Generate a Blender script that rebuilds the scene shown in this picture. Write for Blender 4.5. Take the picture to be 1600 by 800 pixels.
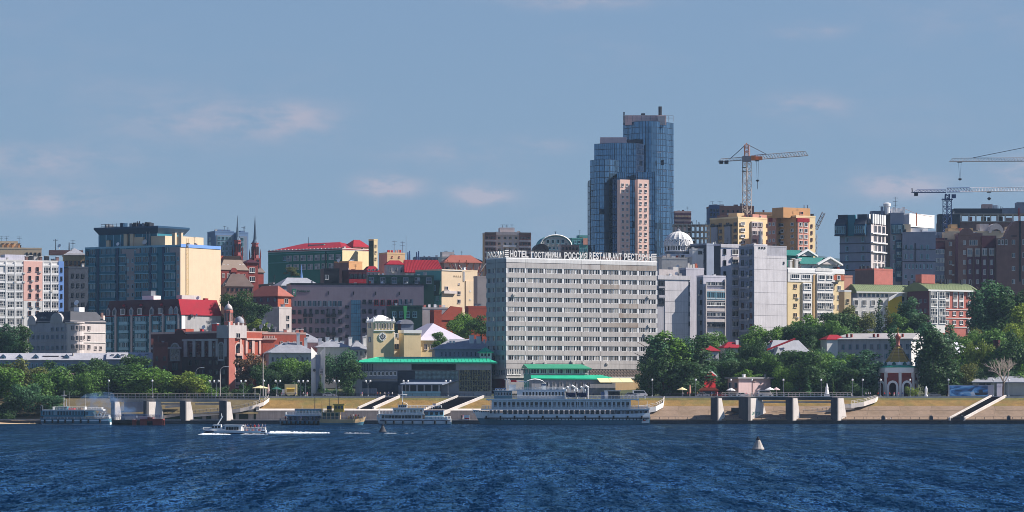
import bpy,bmesh,math,random
from math import sin,cos,pi,radians,sqrt,floor
rng=random.Random(11)
for _o in list(bpy.data.objects):bpy.data.objects.remove(_o)
scene=bpy.context.scene
COL=scene.collection

# ------------------------------------------------------------------ camera, light, sky
F,HZ,CH=5454.0,626.0,8.0
cam_d=bpy.data.cameras.new("camera");cam=bpy.data.objects.new("camera",cam_d);COL.objects.link(cam)
cam.location=(0,0,CH);cam.rotation_euler=(pi/2,0,0)
cam_d.sensor_width=36;cam_d.lens=36*F/1600;cam_d.shift_y=(HZ-400)/1600
cam_d.clip_start=1;cam_d.clip_end=60000
scene.camera=cam
scene.cycles.filter_width=0.9;scene.cycles.use_denoising=True
scene.view_settings.view_transform='Standard';scene.view_settings.look='None'
scene.view_settings.gamma=1;scene.view_settings.exposure=0.72
SUN_EL,SUN_AZ=radians(41),radians(5)
sun_dir=(cos(SUN_EL)*cos(SUN_AZ),cos(SUN_EL)*sin(SUN_AZ),sin(SUN_EL))
sd=bpy.data.lights.new("sun",'SUN');sun=bpy.data.objects.new("sun",sd);COL.objects.link(sun)
sd.energy=5.0;sd.angle=radians(0.53);sd.color=(1.0,0.93,0.86)
from mathutils import Vector,Matrix
sun.rotation_euler=Vector(sun_dir).to_track_quat('Z','Y').to_euler();sun.location=(600,900,600)

def lin(c):
    return tuple(((v/255)/12.92 if v/255<=.04045 else((v/255+.055)/1.055)**2.4)for v in c)

world=bpy.data.worlds.new("World");scene.world=world;world.use_nodes=True
def build_sky():
    nt=world.node_tree;N=nt.nodes;Lk=nt.links;N.clear()
    out=N.new('ShaderNodeOutputWorld');bg=N.new('ShaderNodeBackground')
    sky=N.new('ShaderNodeTexSky');sky.sky_type='NISHITA';sky.sun_disc=False
    sky.sun_elevation=SUN_EL;sky.sun_rotation=pi/2-SUN_AZ
    sky.altitude=0;sky.air_density=1.0;sky.dust_density=0.4;sky.ozone_density=3.0
    tint=N.new('ShaderNodeMixRGB');tint.blend_type='MULTIPLY';tint.inputs[0].default_value=1
    tint.inputs[2].default_value=(*SKY_TINT,1)
    Lk.new(sky.outputs[0],tint.inputs[1])
    tc=N.new('ShaderNodeTexCoord');sep=N.new('ShaderNodeSeparateXYZ');Lk.new(tc.outputs['Generated'],sep.inputs[0])
    def math_(op,a,b=None,c=None):
        n=N.new('ShaderNodeMath');n.operation=op
        for i,v in enumerate((a,b,c)):
            if v is None:continue
            if isinstance(v,(int,float)):n.inputs[i].default_value=v
            else:Lk.new(v,n.inputs[i])
        return n.outputs[0]
    # clouds: direction (x/y, z/y) in the half of the sky beyond the river, low and thin
    ydir=math_('MAXIMUM',math_('ABSOLUTE',sep.outputs[1]),.05)
    u=math_('DIVIDE',sep.outputs[0],ydir);v=math_('DIVIDE',sep.outputs[2],ydir)
    comb=N.new('ShaderNodeCombineXYZ');Lk.new(u,comb.inputs[0]);Lk.new(math_('MULTIPLY',v,2.6),comb.inputs[1])
    no=N.new('ShaderNodeTexNoise');no.inputs['Scale'].default_value=62;no.inputs['Detail'].default_value=8;no.inputs['Roughness'].default_value=.62
    Lk.new(comb.outputs[0],no.inputs['Vector'])
    no2=N.new('ShaderNodeTexNoise');no2.inputs['Scale'].default_value=11;no2.inputs['Detail'].default_value=4
    Lk.new(comb.outputs[0],no2.inputs['Vector'])
    total=None
    # centre px, centre py, half width, half height, amount
    for(px,py,hw,hh,am)in CLOUDS:
        cu,cv=(px-800)/F,(HZ-py)/F
        du=math_('DIVIDE',math_('SUBTRACT',u,cu),hw/F);dv=math_('DIVIDE',math_('SUBTRACT',v,cv),hh/F)
        r2=math_('ADD',math_('MULTIPLY',du,du),math_('MULTIPLY',dv,dv))
        g=math_('MULTIPLY',math_('POWER',2.718,math_('MULTIPLY',r2,-1.0)),am)
        total=g if total is None else math_('ADD',total,g)
    total=math_('MULTIPLY',total,math_('GREATER_THAN',sep.outputs[1],0))
    # the same fair-weather patches go on over the whole sky
    patches=math_('MULTIPLY',math_('SUBTRACT',no2.outputs['Fac'],.52),1.1)
    total=math_('ADD',total,math_('MAXIMUM',patches,0))
    shape=N.new('ShaderNodeMapRange');shape.interpolation_type='SMOOTHSTEP'
    shape.inputs[1].default_value=.30;shape.inputs[2].default_value=.72
    Lk.new(no.outputs['Fac'],shape.inputs[0])
    fac=math_('MINIMUM',math_('MULTIPLY',total,shape.outputs[0]),.8)
    fade=N.new('ShaderNodeMapRange');fade.inputs[1].default_value=.0;fade.inputs[2].default_value=.006
    Lk.new(sep.outputs[2],fade.inputs[0])
    fac=math_('MULTIPLY',fac,fade.outputs[0])
    # summer haze near the horizon, the same all round
    hz=N.new('ShaderNodeMapRange');hz.interpolation_type='SMOOTHSTEP';hz.inputs[1].default_value=0;hz.inputs[2].default_value=.5;hz.inputs[3].default_value=.78;hz.inputs[4].default_value=0;Lk.new(sep.outputs[2],hz.inputs[0])
    hm=N.new('ShaderNodeMixRGB');Lk.new(hz.outputs[0],hm.inputs[0]);Lk.new(tint.outputs[0],hm.inputs[1]);hm.inputs[2].default_value=(*HAZE_COL,1)
    mix=N.new('ShaderNodeMixRGB');Lk.new(fac,mix.inputs[0]);Lk.new(hm.outputs[0],mix.inputs[1])
    mix.inputs[2].default_value=(*CLOUD_COL,1)
    Lk.new(mix.outputs[0],bg.inputs[0]);bg.inputs[1].default_value=SKY_STR
    Lk.new(bg.outputs[0],out.inputs[0])
HAZE_D=0.35e-4;HAZE_COL=(1.70,2.68,3.90);SKY_TINT=(0.60,0.65,0.85);SKY_STR=0.075;CLOUD_COL=(3.75,3.65,4.4)
CLOUDS=[(605,291,44,16,1.9),(752,304,40,15,1.9),(1405,288,66,20,1.5),(350,190,160,36,.55),(450,186,70,24,.7),
          (80,315,130,22,.95),(60,250,120,24,.8),(1255,165,64,17,.8),(1270,48,60,12,.5),(900,2,100,12,.8),(1590,270,36,20,1.3),(700,240,90,18,.45),(850,225,50,14,.4)]
build_sky()

# ------------------------------------------------------------------ helpers: places
def X(px,Y):return(px-800)*Y/F
def Z(py,Y):return CH+(HZ-py)*Y/F
PROFILE=[(1222,9.3),(1262,9.6),(1300,12),(1360,18),(1420,24),(1520,33),(1700,46),(2000,56),(2600,66),(4200,90),(7000,95)]
def ground(Y):
    if Y<=PROFILE[0][0]:return PROFILE[0][1]
    for(a,za),(b,zb)in zip(PROFILE,PROFILE[1:]):
        if Y<=b:return za+(zb-za)*(Y-a)/(b-a)
    return PROFILE[-1][1]

# ------------------------------------------------------------------ helpers: materials (base colours as sRGB 0-255)
MATS={}
def M(name,rgb,rough=.8,var=.14,scale=.35,streak=0.0,metal=0.0,spec=.3,fine=0.0,bump=0.0,dirt=None,dirt_lo=.55,dirt_hi=.75,dirt_scale=.12):
    if name in MATS:return MATS[name]
    m=bpy.data.materials.new(name);m.use_nodes=True;MATS[name]=m
    nt=m.node_tree;N=nt.nodes;Lk=nt.links
    p=N['Principled BSDF'];p.inputs['Roughness'].default_value=rough;p.inputs['Metallic'].default_value=metal
    p.inputs['Specular IOR Level'].default_value=spec
    c=lin(rgb)
    if var<=0 and not streak and not dirt:
        p.inputs['Base Color'].default_value=(*c,1);return m
    tc=N.new('ShaderNodeTexCoord')
    def noise(sc,det=4,vec=(1,1,1)):
        mp=N.new('ShaderNodeMapping');mp.inputs['Scale'].default_value=vec;Lk.new(tc.outputs['Object'],mp.inputs[0])
        n=N.new('ShaderNodeTexNoise');n.inputs['Scale'].default_value=sc;n.inputs['Detail'].default_value=det;n.inputs['Roughness'].default_value=.6
        Lk.new(mp.outputs[0],n.inputs['Vector']);return n.outputs['Fac']
    def rangef(src,a,b,lo,hi):
        r=N.new('ShaderNodeMapRange');r.inputs[1].default_value=a;r.inputs[2].default_value=b
        r.inputs[3].default_value=lo;r.inputs[4].default_value=hi;Lk.new(src,r.inputs[0]);return r.outputs[0]
    def mul(a,b):
        n=N.new('ShaderNodeMath');n.operation='MULTIPLY';Lk.new(a,n.inputs[0]);Lk.new(b,n.inputs[1]);return n.outputs[0]
    f=rangef(noise(scale),.3,.7,1-var,1+var*.6)
    if streak:f=mul(f,rangef(noise(1.0,5,(1.3,1.3,.07)),.38,.7,1.0,1-streak))
    if fine:f=mul(f,rangef(noise(3.5,5),.3,.7,1-fine,1+fine))
    oi=N.new('ShaderNodeObjectInfo');f=mul(f,rangef(oi.outputs['Random'],0,1,.965,1.035))
    vm=N.new('ShaderNodeVectorMath');vm.operation='SCALE';vm.inputs[0].default_value=c;Lk.new(f,vm.inputs['Scale'])
    src=vm.outputs[0]
    if dirt:
        mx=N.new('ShaderNodeMixRGB');mx.inputs[2].default_value=(*lin(dirt),1)
        Lk.new(rangef(noise(dirt_scale,6,(1,1,.45)),dirt_lo,dirt_hi,0,.8),mx.inputs[0]);Lk.new(src,mx.inputs[1]);src=mx.outputs[0]
    Lk.new(src,p.inputs['Base Color'])
    if bump:
        b=N.new('ShaderNodeBump');b.inputs['Strength'].default_value=bump;b.inputs['Distance'].default_value=.15
        Lk.new(noise(2.5,5),b.inputs['Height']);Lk.new(b.outputs[0],p.inputs['Normal'])
    return m

def M_glass(name,dark=(20,27,36),mid=(70,78,88),light=(165,162,155),p_mid=.5,p_light=.82,rough=.12,spec=.6):
    """window glass; rooms behind differ from window to window: dark, half curtained, drawn pale curtains"""
    if name in MATS:return MATS[name]
    m=bpy.data.materials.new(name);m.use_nodes=True;MATS[name]=m
    nt=m.node_tree;N=nt.nodes;Lk=nt.links;p=N['Principled BSDF']
    p.inputs['Roughness'].default_value=rough;p.inputs['Specular IOR Level'].default_value=spec
    oi=N.new('ShaderNodeObjectInfo');geo=N.new('ShaderNodeNewGeometry')
    ad=N.new('ShaderNodeMath');ad.operation='ADD';Lk.new(oi.outputs['Random'],ad.inputs[0]);Lk.new(geo.outputs['Random Per Island'],ad.inputs[1])
    fr=N.new('ShaderNodeMath');fr.operation='FRACT';Lk.new(ad.outputs[0],fr.inputs[0])
    cr=N.new('ShaderNodeValToRGB');cr.color_ramp.interpolation='CONSTANT'
    e=cr.color_ramp.elements;e[0].position=0;e[0].color=(*lin(dark),1);e[1].position=p_mid;e[1].color=(*lin(mid),1)
    k=e.new(p_light);k.color=(*lin(light),1);k2=e.new(p_mid*.6);k2.color=(*[v*1.8 for v in lin(dark)],1)
    Lk.new(fr.outputs[0],cr.inputs[0]);Lk.new(cr.outputs[0],p.inputs['Base Color'])
    return m

# ------------------------------------------------------------------ helpers: meshes
class MB:
    def __init__(s):s.v,s.f,s.m=[],[],[]
    def add(s,vs,fs,m=0):
        b=len(s.v);s.v.extend(vs)
        for f in fs:s.f.append(tuple(b+i for i in f));s.m.append(m)
    def box(s,x0,x1,y0,y1,z0,z1,m=0,mt=None):
        if x1<x0:x0,x1=x1,x0
        if y1<y0:y0,y1=y1,y0
        if z1<z0:z0,z1=z1,z0
        b=len(s.v)
        s.v+=[(x0,y0,z0),(x1,y0,z0),(x1,y1,z0),(x0,y1,z0),(x0,y0,z1),(x1,y0,z1),(x1,y1,z1),(x0,y1,z1)]
        for i,f in enumerate(((0,3,2,1),(4,5,6,7),(0,1,5,4),(1,2,6,5),(2,3,7,6),(3,0,4,7))):
            s.f.append(tuple(b+k for k in f));s.m.append(mt if(mt is not None and i==1)else m)
        return s
    def prism(s,pts,ax,a0,a1,m=0,ms=None):
        """polygon pts (2-D) swept along axis ax ('x': pts are y,z; 'y': x,z; 'z': x,y)"""
        def P(p,a):return(a,p[0],p[1])if ax=='x' else((p[0],a,p[1])if ax=='y' else(p[0],p[1],a))
        n=len(pts);vs=[P(p,a0)for p in pts]+[P(p,a1)for p in pts]
        b=len(s.v);s.v+=vs
        s.f.append(tuple(b+i for i in range(n))[::-1]);s.m.append(m)
        s.f.append(tuple(b+n+i for i in range(n)));s.m.append(m)
        for i in range(n):
            j=(i+1)%n;s.f.append((b+i,b+j,b+n+j,b+n+i));s.m.append(m if ms is None else ms[i])
        return s
    def tube(s,p,q,r,n=4,m=0,r2=None):
        p,q=Vector(p),Vector(q);d=q-p
        if d.length<1e-6:return s
        d.normalize();a=d.orthogonal().normalized();c=d.cross(a);r2=r if r2 is None else r2
        b=len(s.v)
        for(o,rr)in((p,r),(q,r2)):
            for i in range(n):
                t=2*pi*(i+.5)/n;w=o+a*(rr*cos(t))+c*(rr*sin(t));s.v.append(tuple(w))
        for i in range(n):
            j=(i+1)%n;s.f.append((b+i,b+j,b+n+j,b+n+i));s.m.append(m)
        s.f.append(tuple(b+i for i in range(n))[::-1]);s.m.append(m);s.f.append(tuple(b+n+i for i in range(n)));s.m.append(m)
        return s
    def lathe(s,prof,n=12,cx=0,cy=0,m=0,ms=None,ph=0.0):
        b=len(s.v)
        for(r,z)in prof:
            for i in range(n):
                t=2*pi*i/n+ph;s.v.append((cx+r*cos(t),cy+r*sin(t),z))
        for k in range(len(prof)-1):
            for i in range(n):
                j=(i+1)%n;s.f.append((b+k*n+i,b+k*n+j,b+(k+1)*n+j,b+(k+1)*n+i));s.m.append(m if ms is None else ms[k])
        s.f.append(tuple(b+i for i in range(n))[::-1]);s.m.append(m if ms is None else ms[0])
        k=len(prof)-1;s.f.append(tuple(b+k*n+i for i in range(n)));s.m.append(m if ms is None else ms[-1])
        return s
    def mesh(s,name,mats,smooth=False):
        me=bpy.data.meshes.new(name);me.from_pydata(s.v,[],s.f)
        mats=mats if isinstance(mats,(list,tuple))else[mats]
        for a in mats:me.materials.append(a)
        if len(mats)>1:me.polygons.foreach_set('material_index',s.m)
        if smooth:me.polygons.foreach_set('use_smooth',[True]*len(me.polygons))
        me.update();return me
    def build(s,name,mats,parent=None,loc=(0,0,0),rz=0,smooth=False,stuff=False,label=None):
        return put(name,s.mesh(name,mats,smooth),parent,loc,rz,stuff,label)
def put(name,me,parent=None,loc=(0,0,0),rz=0,stuff=False,label=None,scale=None):
    o=bpy.data.objects.new(name,me);COL.objects.link(o);o.location=loc
    if rz:o.rotation_euler=(0,0,rz)
    if scale:o.scale=scale
    if parent is not None:o.parent=parent
    if stuff:o['kind']='stuff'
    if label:o['label']=label
    return o
def tag(o,label,cat,group=None):
    o['label']=label;o['category']=cat
    if group:o['group']=group
    return o
def thing(name,label,cat,loc=(0,0,0),rz=0,group=None):
    o=bpy.data.objects.new(name,None);COL.objects.link(o);o.location=loc;o.rotation_euler=(0,0,rz)
    o.empty_display_size=.5
    return tag(o,label,cat,group)
def structure(o):o['kind']='structure';return o
def copy_tree(root,loc=None,rz=None,scale=None,label=None,group=None):
    kids=[(o,list(o.children))for o in root.children]
    r=root.copy();COL.objects.link(r)
    if loc is not None:r.location=loc
    if rz is not None:r.rotation_euler=(0,0,rz)
    if scale is not None:r.scale=scale if isinstance(scale,(tuple,list))else(scale,)*3
    if label:r['label']=label
    if group:r['group']=group
    for ch,sub in kids:
        c=ch.copy();COL.objects.link(c);c.parent=r
        for g in sub:
            d=g.copy();COL.objects.link(d);d.parent=c
    return r

# ------------------------------------------------------------------ windows
WM={}
def win_mesh(w,h,nx=2,ny=1,fm=None,gm=None,arch=False,bw=.14,dep=.14,sill=True,head=0):
    w,h=max(.4,round(w*8)/8),max(.4,round(h*8)/8)
    key=(w,h,nx,ny,fm.name,gm.name,arch,bw,sill,head)
    if key in WM:return WM[key]
    b=MB()
    if arch:
        r=w/2;pts=[(-r,0),(r,0)]+[(r*cos(t),h-r+r*sin(t))for t in[pi*i/8 for i in range(9)]]
        ri=r-bw;inn=[(-ri,bw),(ri,bw)]+[(ri*cos(t),h-r+ri*sin(t))for t in[pi*i/8 for i in range(9)]]
    else:
        pts=[(-w/2,0),(w/2,0),(w/2,h),(-w/2,h)]
        inn=[(-w/2+bw,bw),(w/2-bw,bw),(w/2-bw,h-bw),(-w/2+bw,h-bw)]
    n=len(pts)
    vs=[(x,0,z)for x,z in pts]+[(x,-dep,z)for x,z in pts]+[(x,-dep,z)for x,z in inn]+[(x,-.025,z)for x,z in inn]
    fs=[]
    for k in range(3):
        for i in range(n):
            j=(i+1)%n;fs.append((k*n+i,k*n+j,(k+1)*n+j,(k+1)*n+i))
    b.add(vs,fs,0)
    # panes: one per light so that each takes its own look
    x0,x1=inn[0][0],inn[1][0];z0,z1=bw,(h-bw if not arch else h-w/2)
    if arch:
        b.add([(x,-.03,z)for x,z in inn],[tuple(range(n))],1)
    mw=.09 if w>1.2 else.06
    for i in range(nx):
        for j in range(ny):
            a0=x0+(x1-x0)*i/nx+(mw/2 if i else 0);a1=x0+(x1-x0)*(i+1)/nx-(mw/2 if i<nx-1 else 0)
            c0=z0+(z1-z0)*j/ny+(mw/2 if j else 0);c1=z0+(z1-z0)*(j+1)/ny-(mw/2 if j<ny-1 else 0)
            if not arch:b.add([(a0,-.03,c0),(a1,-.03,c0),(a1,-.03,c1),(a0,-.03,c1)],[(0,1,2,3)],1)
    for i in range(1,nx):
        xm=x0+(x1-x0)*i/nx;b.box(xm-mw/2,xm+mw/2,-dep+.02,-.0,z0,z1,0)
    for j in range(1,ny):
        zm=z0+(z1-z0)*j/ny;b.box(x0,x1,-dep+.03,-.0,zm-mw/2,zm+mw/2,0)
    if sill:b.box(-w/2-.08,w/2+.08,-dep-.1,0,-.12,-.005,0)
    WM[key]=b.mesh('window',[fm,gm]);return WM[key]

# ------------------------------------------------------------------ buildings
BLDS=[]
class Bld:
    """a block seen corner-on: its shaded flank runs from column xl to xc, its front from xc to xr (photograph columns), corner at depth Y"""
    def __init__(s,name,label,cat,xl,xc,xr,yt,Y,yaw,wl,wr=None,roof=None,depth=None,group=None,yb=None,parapet=.5,root=None,rim=None):
        s.Y,s.th=Y,radians(yaw);s.c,s.s=cos(s.th),sin(s.th)
        s.Xc=X(xc,Y);s.zb=ground(Y)-1.2 if yb is None else Z(yb,Y)
        s.zt=Z(yt,Y);s.H=s.zt-s.zb
        wr=wr or wl;s.wl,s.wr=wl,wr  # where wl is a darker copy of wr, flank shade sits in the colour
        s.W=s.uR(xr);s.D=s.uL(xl)if not depth else(depth if s.s<.12 else min(depth,max(5.,s.uL(xl))))
        if root is None:s.root=thing(name,label,cat,(s.Xc,Y,s.zb),s.th,group);s.part='wall'
        else:
            s.root=root;s.part=name
        s.rootinv=None
        if root is not None:
            # a further block of the same building: work in that building's own frame through a world placement
            s.off=Matrix.Translation((s.Xc,Y,s.zb))@Matrix.Rotation(s.th,4,'Z')
            r0=Matrix.Translation(root.location)@Matrix.Rotation(root.rotation_euler.z,4,'Z')
            s.rel=r0.inverted()@s.off
        else:s.rel=Matrix.Identity(4)
        rf=roof or MATS['roof_grey']
        b=MB();W,D,H=s.W,s.D,s.H
        b.add([(0,0,0),(W,0,0),(W,D,0),(0,D,0),(0,0,H),(W,0,H),(W,D,H),(0,D,H)],
              [(0,1,5,4),(1,2,6,5),(2,3,7,6),(3,0,4,7),(4,5,6,7)],0)
        b.m=[1,1,0,0,2]
        s.wall=s.mk(b,s.part,[wl,wr,rf])
        if root is None and parapet and s.W>5 and s.D>4:BLDS.append(s)
        if parapet:
            p=MB();t=.3;o=.06
            ring=[(-o,-o),(W+o,-o),(W+o,D+o),(-o,D+o)];inr=[(t,t),(W-t,t),(W-t,D-t),(t,D-t)]
            vs=[(x,y,z)for z in(H-.25,H+parapet)for x,y in ring]+[(x,y,z)for z in(H+parapet,H-.01)for x,y in inr]
            fs=[]
            for k in range(3):
                for i in range(4):
                    j=(i+1)%4;fs.append((k*4+i,k*4+j,(k+1)*4+j,(k+1)*4+i))
            p.add(vs,fs);s.mk(p,'parapet',rim or wr)
    def mk(s,b,name,mats,parent=None,smooth=False,stuff=False,label=None):
        o=b.build(name,mats,parent or s.root,smooth=smooth,stuff=stuff,label=label)
        if parent is None and s.rel!=Matrix.Identity(4):
            o.location=s.rel.to_translation();o.rotation_euler=s.rel.to_euler()
        return o
    def uR(s,px,b=0.0):
        t=(px-800)/F;return(t*(s.Y+b*s.c)-s.Xc+b*s.s)/(s.c-t*s.s)
    def uL(s,px,a=0.0):
        t=(px-800)/F;return(s.Xc+a*s.c-t*(s.Y+a*s.s))/(s.s+t*s.c)
    def z(s,py):return Z(py,s.Y)-s.zb
    def u(s,face,px):return s.uR(px)if face=='R' else s.uL(px)
    def fb(s,b,face,u0,u1,z0,z1,d0,d1,m=0):
        if face=='R':b.box(u0,u1,-d1,-d0,z0,z1,m)
        else:b.box(-d1,-d0,u0,u1,z0,z1,m)
    def blk(s,name,face,x0,x1,y0,y1,d,mat,d0=-.05,label=None):
        b=MB();s.fb(b,face,s.u(face,x0),s.u(face,x1),s.z(y1),s.z(y0),d0,d);return s.mk(b,name,mat,label=label)
    def place(s,name,me,face,u,z,d=0.0,parent=None):
        loc,rz=((u,-d,z),0)if face=='R' else((-d,u,z),-pi/2)
        o=put(name,me,parent or s.root)
        m=s.rel@Matrix.Translation(loc)@Matrix.Rotation(rz,4,'Z')
        o.location=m.to_translation();o.rotation_euler=m.to_euler()
        return o
    def w(s,face,x0,x1,nx,y0,y1,ny,wp,hp,st='white',d=0.0,mx=2,my=1,skip=0.0,arch=False,ac=0.0,name='window',sill=True,bw=.14):
        fm,gm=STYLES[st]
        for i in range(nx):
            px=x0 if nx==1 else x0+(x1-x0)*i/(nx-1)
            ua,ub=s.u(face,px-wp/2),s.u(face,px+wp/2);uc,ww=(ua+ub)/2,abs(ub-ua)
            for j in range(ny):
                py=y0 if ny==1 else y0+(y1-y0)*j/(ny-1)
                if skip and rng.random()<skip:continue
                hh=hp*s.Y/F
                s.place(name,win_mesh(ww,hh,mx,my,fm,gm,arch,sill=sill,bw=bw),face,uc,s.z(py)-hh/2,d)
                if ac and rng.random()<ac:
                    s.place('air_conditioner',AC_MESH,face,uc+ww*.5+.5,s.z(py)-hh*.5-.2,d)
    def band(s,name,face,x0,x1,ys,hp,d,mat):
        for py in ys:s.blk(name,face,x0,x1,py-hp/2,py+hp/2,d,mat)
    def top(s,name,x0,x1,y0,y1,back,dep,mat,face='R',roof=None):
        """a box standing on the roof, seen between columns x0..x1 and rows y0..y1"""
        b=MB()
        if face=='R':b.box(s.uR(x0,back),s.uR(x1,back),back,back+dep,s.z(y1)-.3,s.z(y0),0,1)
        else:b.box(back,back+dep,s.uL(x0,back),s.uL(x1,back),s.z(y1)-.3,s.z(y0),0,1)
        return s.mk(b,name,[mat,roof or mat])
    def hip(s,h,over=.5,mat=None,ridge=None,z=None,name='roof',x0=None,x1=None,y0=0.,y1=None,soffit=None):
        W0,W1=(0 if x0 is None else x0),(s.W if x1 is None else x1);D1=s.D if y1 is None else y1
        z=s.H if z is None else z;a,c,e,f=W0-over,W1+over,y0-over,D1+over
        r=min(c-a,f-e)/2 if ridge is None else ridge
        b=MB()
        if c-a>=f-e:r1,r2=(a+r,(e+f)/2,z+h),(c-r,(e+f)/2,z+h)
        else:r1,r2=((a+c)/2,e+r,z+h),((a+c)/2,f-r,z+h)
        v=[(a,e,z),(c,e,z),(c,f,z),(a,f,z),r1,r2,(a,e,z-.25),(c,e,z-.25),(c,f,z-.25),(a,f,z-.25)]
        fs=[(0,1,5,4),(1,2,5),(2,3,4,5),(3,0,4)]if c-a>=f-e else[(0,1,4),(1,2,5,4),(2,3,5),(3,0,4,5)]
        b.add(v,fs+[(6,7,1,0),(7,8,2,1),(8,9,3,2),(9,6,0,3),(9,8,7,6)])
        if soffit:b.m[4:]=[1]*5
        return s.mk(b,name,[mat,soffit]if soffit else mat)
    def mansard(s,h,inset,mat,z=None,name='roof',over=.3,top=None):
        z=s.H if z is None else z;W,D=s.W,s.D;o=over;i=inset
        lo=[(-o,-o),(W+o,-o),(W+o,D+o),(-o,D+o)];hi=[(i,i),(W-i,i),(W-i,D-i),(i,D-i)]
        b=MB();b.add([(x,y,z-.2)for x,y in lo]+[(x,y,z)for x,y in lo]+[(x,y,z+h)for x,y in hi],
                        [(0,1,5,4),(1,2,6,5),(2,3,7,6),(3,0,4,7),(4,5,9,8),(5,6,10,9),(6,7,11,10),(7,4,8,11),(8,9,10,11),(3,2,1,0)])
        if top:b.m[8]=1
        return s.mk(b,name,[mat,top]if top else mat)
    def stack(s,name,px,y0,y1,back,wp,mat,face='R',cap=None):
        """a chimney or vent box"""
        o=s.top(name,px-wp/2,px+wp/2,y0,y1,back,wp*s.Y/F,mat,face)
        if cap is not None:
            k=MB();bb=o.data.vertices;xs=[v.co.x for v in bb];ys=[v.co.y for v in bb];zt=max(v.co.z for v in bb)
            k.box(min(xs)-.15,max(xs)+.15,min(ys)-.15,max(ys)+.15,zt+.002,zt+.22);s.mk(k,'cap',cap,parent=o)
        return o
    def mast(s,name,px,y0,y1,back,mat,r=.09,arms=0,face='R',n=4):
        b=MB()
        x,y=(s.uR(px,back),back)if face=='R' else(back,s.uL(px,back))
        za,zb=s.z(y1)-.4,s.z(y0);b.tube((x,y,za),(x,y,zb),r,n,0,r*.6)
        for k in range(arms):
            zz=zb-(zb-za)*(.08+.22*k);L=.9-.12*k+.3*rng.random()
            b.tube((x-L*s.c,y+L*s.s,zz),(x+L*s.c,y-L*s.s,zz),r*.55,3)
            for q in(-.9,-.3,.3,.9):b.tube((x+q*L*s.c,y-q*L*s.s,zz-.18),(x+q*L*s.c,y-q*L*s.s,zz+.18),r*.45,3)
        return s.mk(b,name,mat)
    def dish(s,px,py,back,rp,mat,face='R',az=-.5):
        x,y=(s.uR(px,back),back)if face=='R' else(back,s.uL(px,back));zc=s.z(py);r=rp*s.Y/F
        b=MB();n=14
        d=Vector((cos(az-s.th-pi/2+.0),sin(az-s.th-pi/2),.45)).normalized();a=d.orthogonal().normalized();c=d.cross(a)
        b0=len(b.v);o=Vector((x,y,zc))
        for(k,q)in((.02,-.28),(.5,-.2),(.85,-.07),(1,.02),(.85,.0),(.5,-.14),(.02,-.22)):
            for i in range(n):
                t=2*pi*i/n;b.v.append(tuple(o+a*(k*r*cos(t))+c*(k*r*sin(t))+d*(q*r)))
        for k in range(6):
            for i in range(n):
                j=(i+1)%n;b.f.append((b0+k*n+i,b0+k*n+j,b0+(k+1)*n+j,b0+(k+1)*n+i));b.m.append(0)
        b.tube(tuple(o-d*.2*r),(x-d.x*.3*r,y-d.y*.3*r,zc-1.5*r),.12*r,5)
        return s.mk(b,'satellite_dish',mat)
def rails(b,pts,h=1.0,step=1.5,r=.04,rows=(1.0,.5),m=0):
    for p,q in zip(pts,pts[1:]):
        p,q=Vector(p),Vector(q);L=(q-p).length;n=max(1,int(L/step))
        for k in range(n+1):
            a=p.lerp(q,k/n);b.tube(a,a+Vector((0,0,h)),r,4,m)
        for t in rows:b.tube(p+Vector((0,0,h*t)),q+Vector((0,0,h*t)),r*.8,4,m)
# ------------------------------------------------------------------ materials
M('roof_grey',(120,122,128),.8,.2,.2,fine=.1)
M('roof_dark',(58,60,68),.7,.2,.3)
M('roof_red',(144,18,38),.85,.14,.3,fine=.06,dirt=(104,40,46),dirt_lo=.56,dirt_hi=.8,dirt_scale=.3)
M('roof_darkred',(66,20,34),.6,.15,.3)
M('roof_green',(34,168,130),.6,.16,.2,dirt=(70,128,110),dirt_lo=.54,dirt_hi=.8,dirt_scale=.3)
M('roof_teal',(20,104,96),.6,.14,.2)
M('roof_moss',(118,130,92),.7,.14,.4)
M('roof_zinc',(150,152,160),.55,.16,.25,streak=.15)
M('roof_pale',(205,205,212),.6,.1,.25)
M('roof_brown',(98,82,76),.7,.2,.3)
M('white',(218,216,212),.7,.09,.3,streak=.16)
M('white_clean',(228,227,224),.6,.04,.4)
M('offwhite',(198,194,188),.8,.1,.3,streak=.1)
M('cream',(210,188,158),.8,.06,.25,streak=.06)
M('yellow',(222,200,156),.8,.09,.3,streak=.08)
M('paleyellow',(222,206,174),.8,.1,.3,streak=.1)
M('pink',(226,180,166),.8,.06,.3)
M('palepink',(220,190,186),.8,.08,.3,streak=.1)
M('blue_paint',(110,148,206),.7,.08,.3)
M('lilac',(206,203,213),.8,.1,.3,streak=.2)
M('teal',(34,108,126),.6,.12,.3)
M('teal_light',(128,176,192),.6,.12,.3)
M('teal_dark',(26,66,96),.55,.12,.3)
M('taupe',(150,142,142),.8,.1,.3)
M('orange_brick',(176,92,66),.85,.14,.5,fine=.08)
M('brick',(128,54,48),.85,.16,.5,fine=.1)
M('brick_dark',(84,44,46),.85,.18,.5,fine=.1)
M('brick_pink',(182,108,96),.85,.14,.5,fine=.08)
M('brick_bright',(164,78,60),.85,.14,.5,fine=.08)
M('stone_pink',(206,170,158),.8,.14,.4,streak=.12)
M('stone_grey',(168,166,166),.85,.13,.4,streak=.14)
M('stone_pale',(198,188,184),.85,.1,.4,streak=.12)
M('grey_panel',(204,200,202),.85,.1,.3,streak=.2,fine=.05)
M('grey_wall',(168,167,174),.85,.14,.3,streak=.25)
M('grey_mid',(154,158,170),.8,.12,.3,streak=.12)
M('slate_wall',(126,136,154),.75,.12,.3,streak=.1)
M('slate_dark',(52,60,74),.7,.14,.3)
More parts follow.
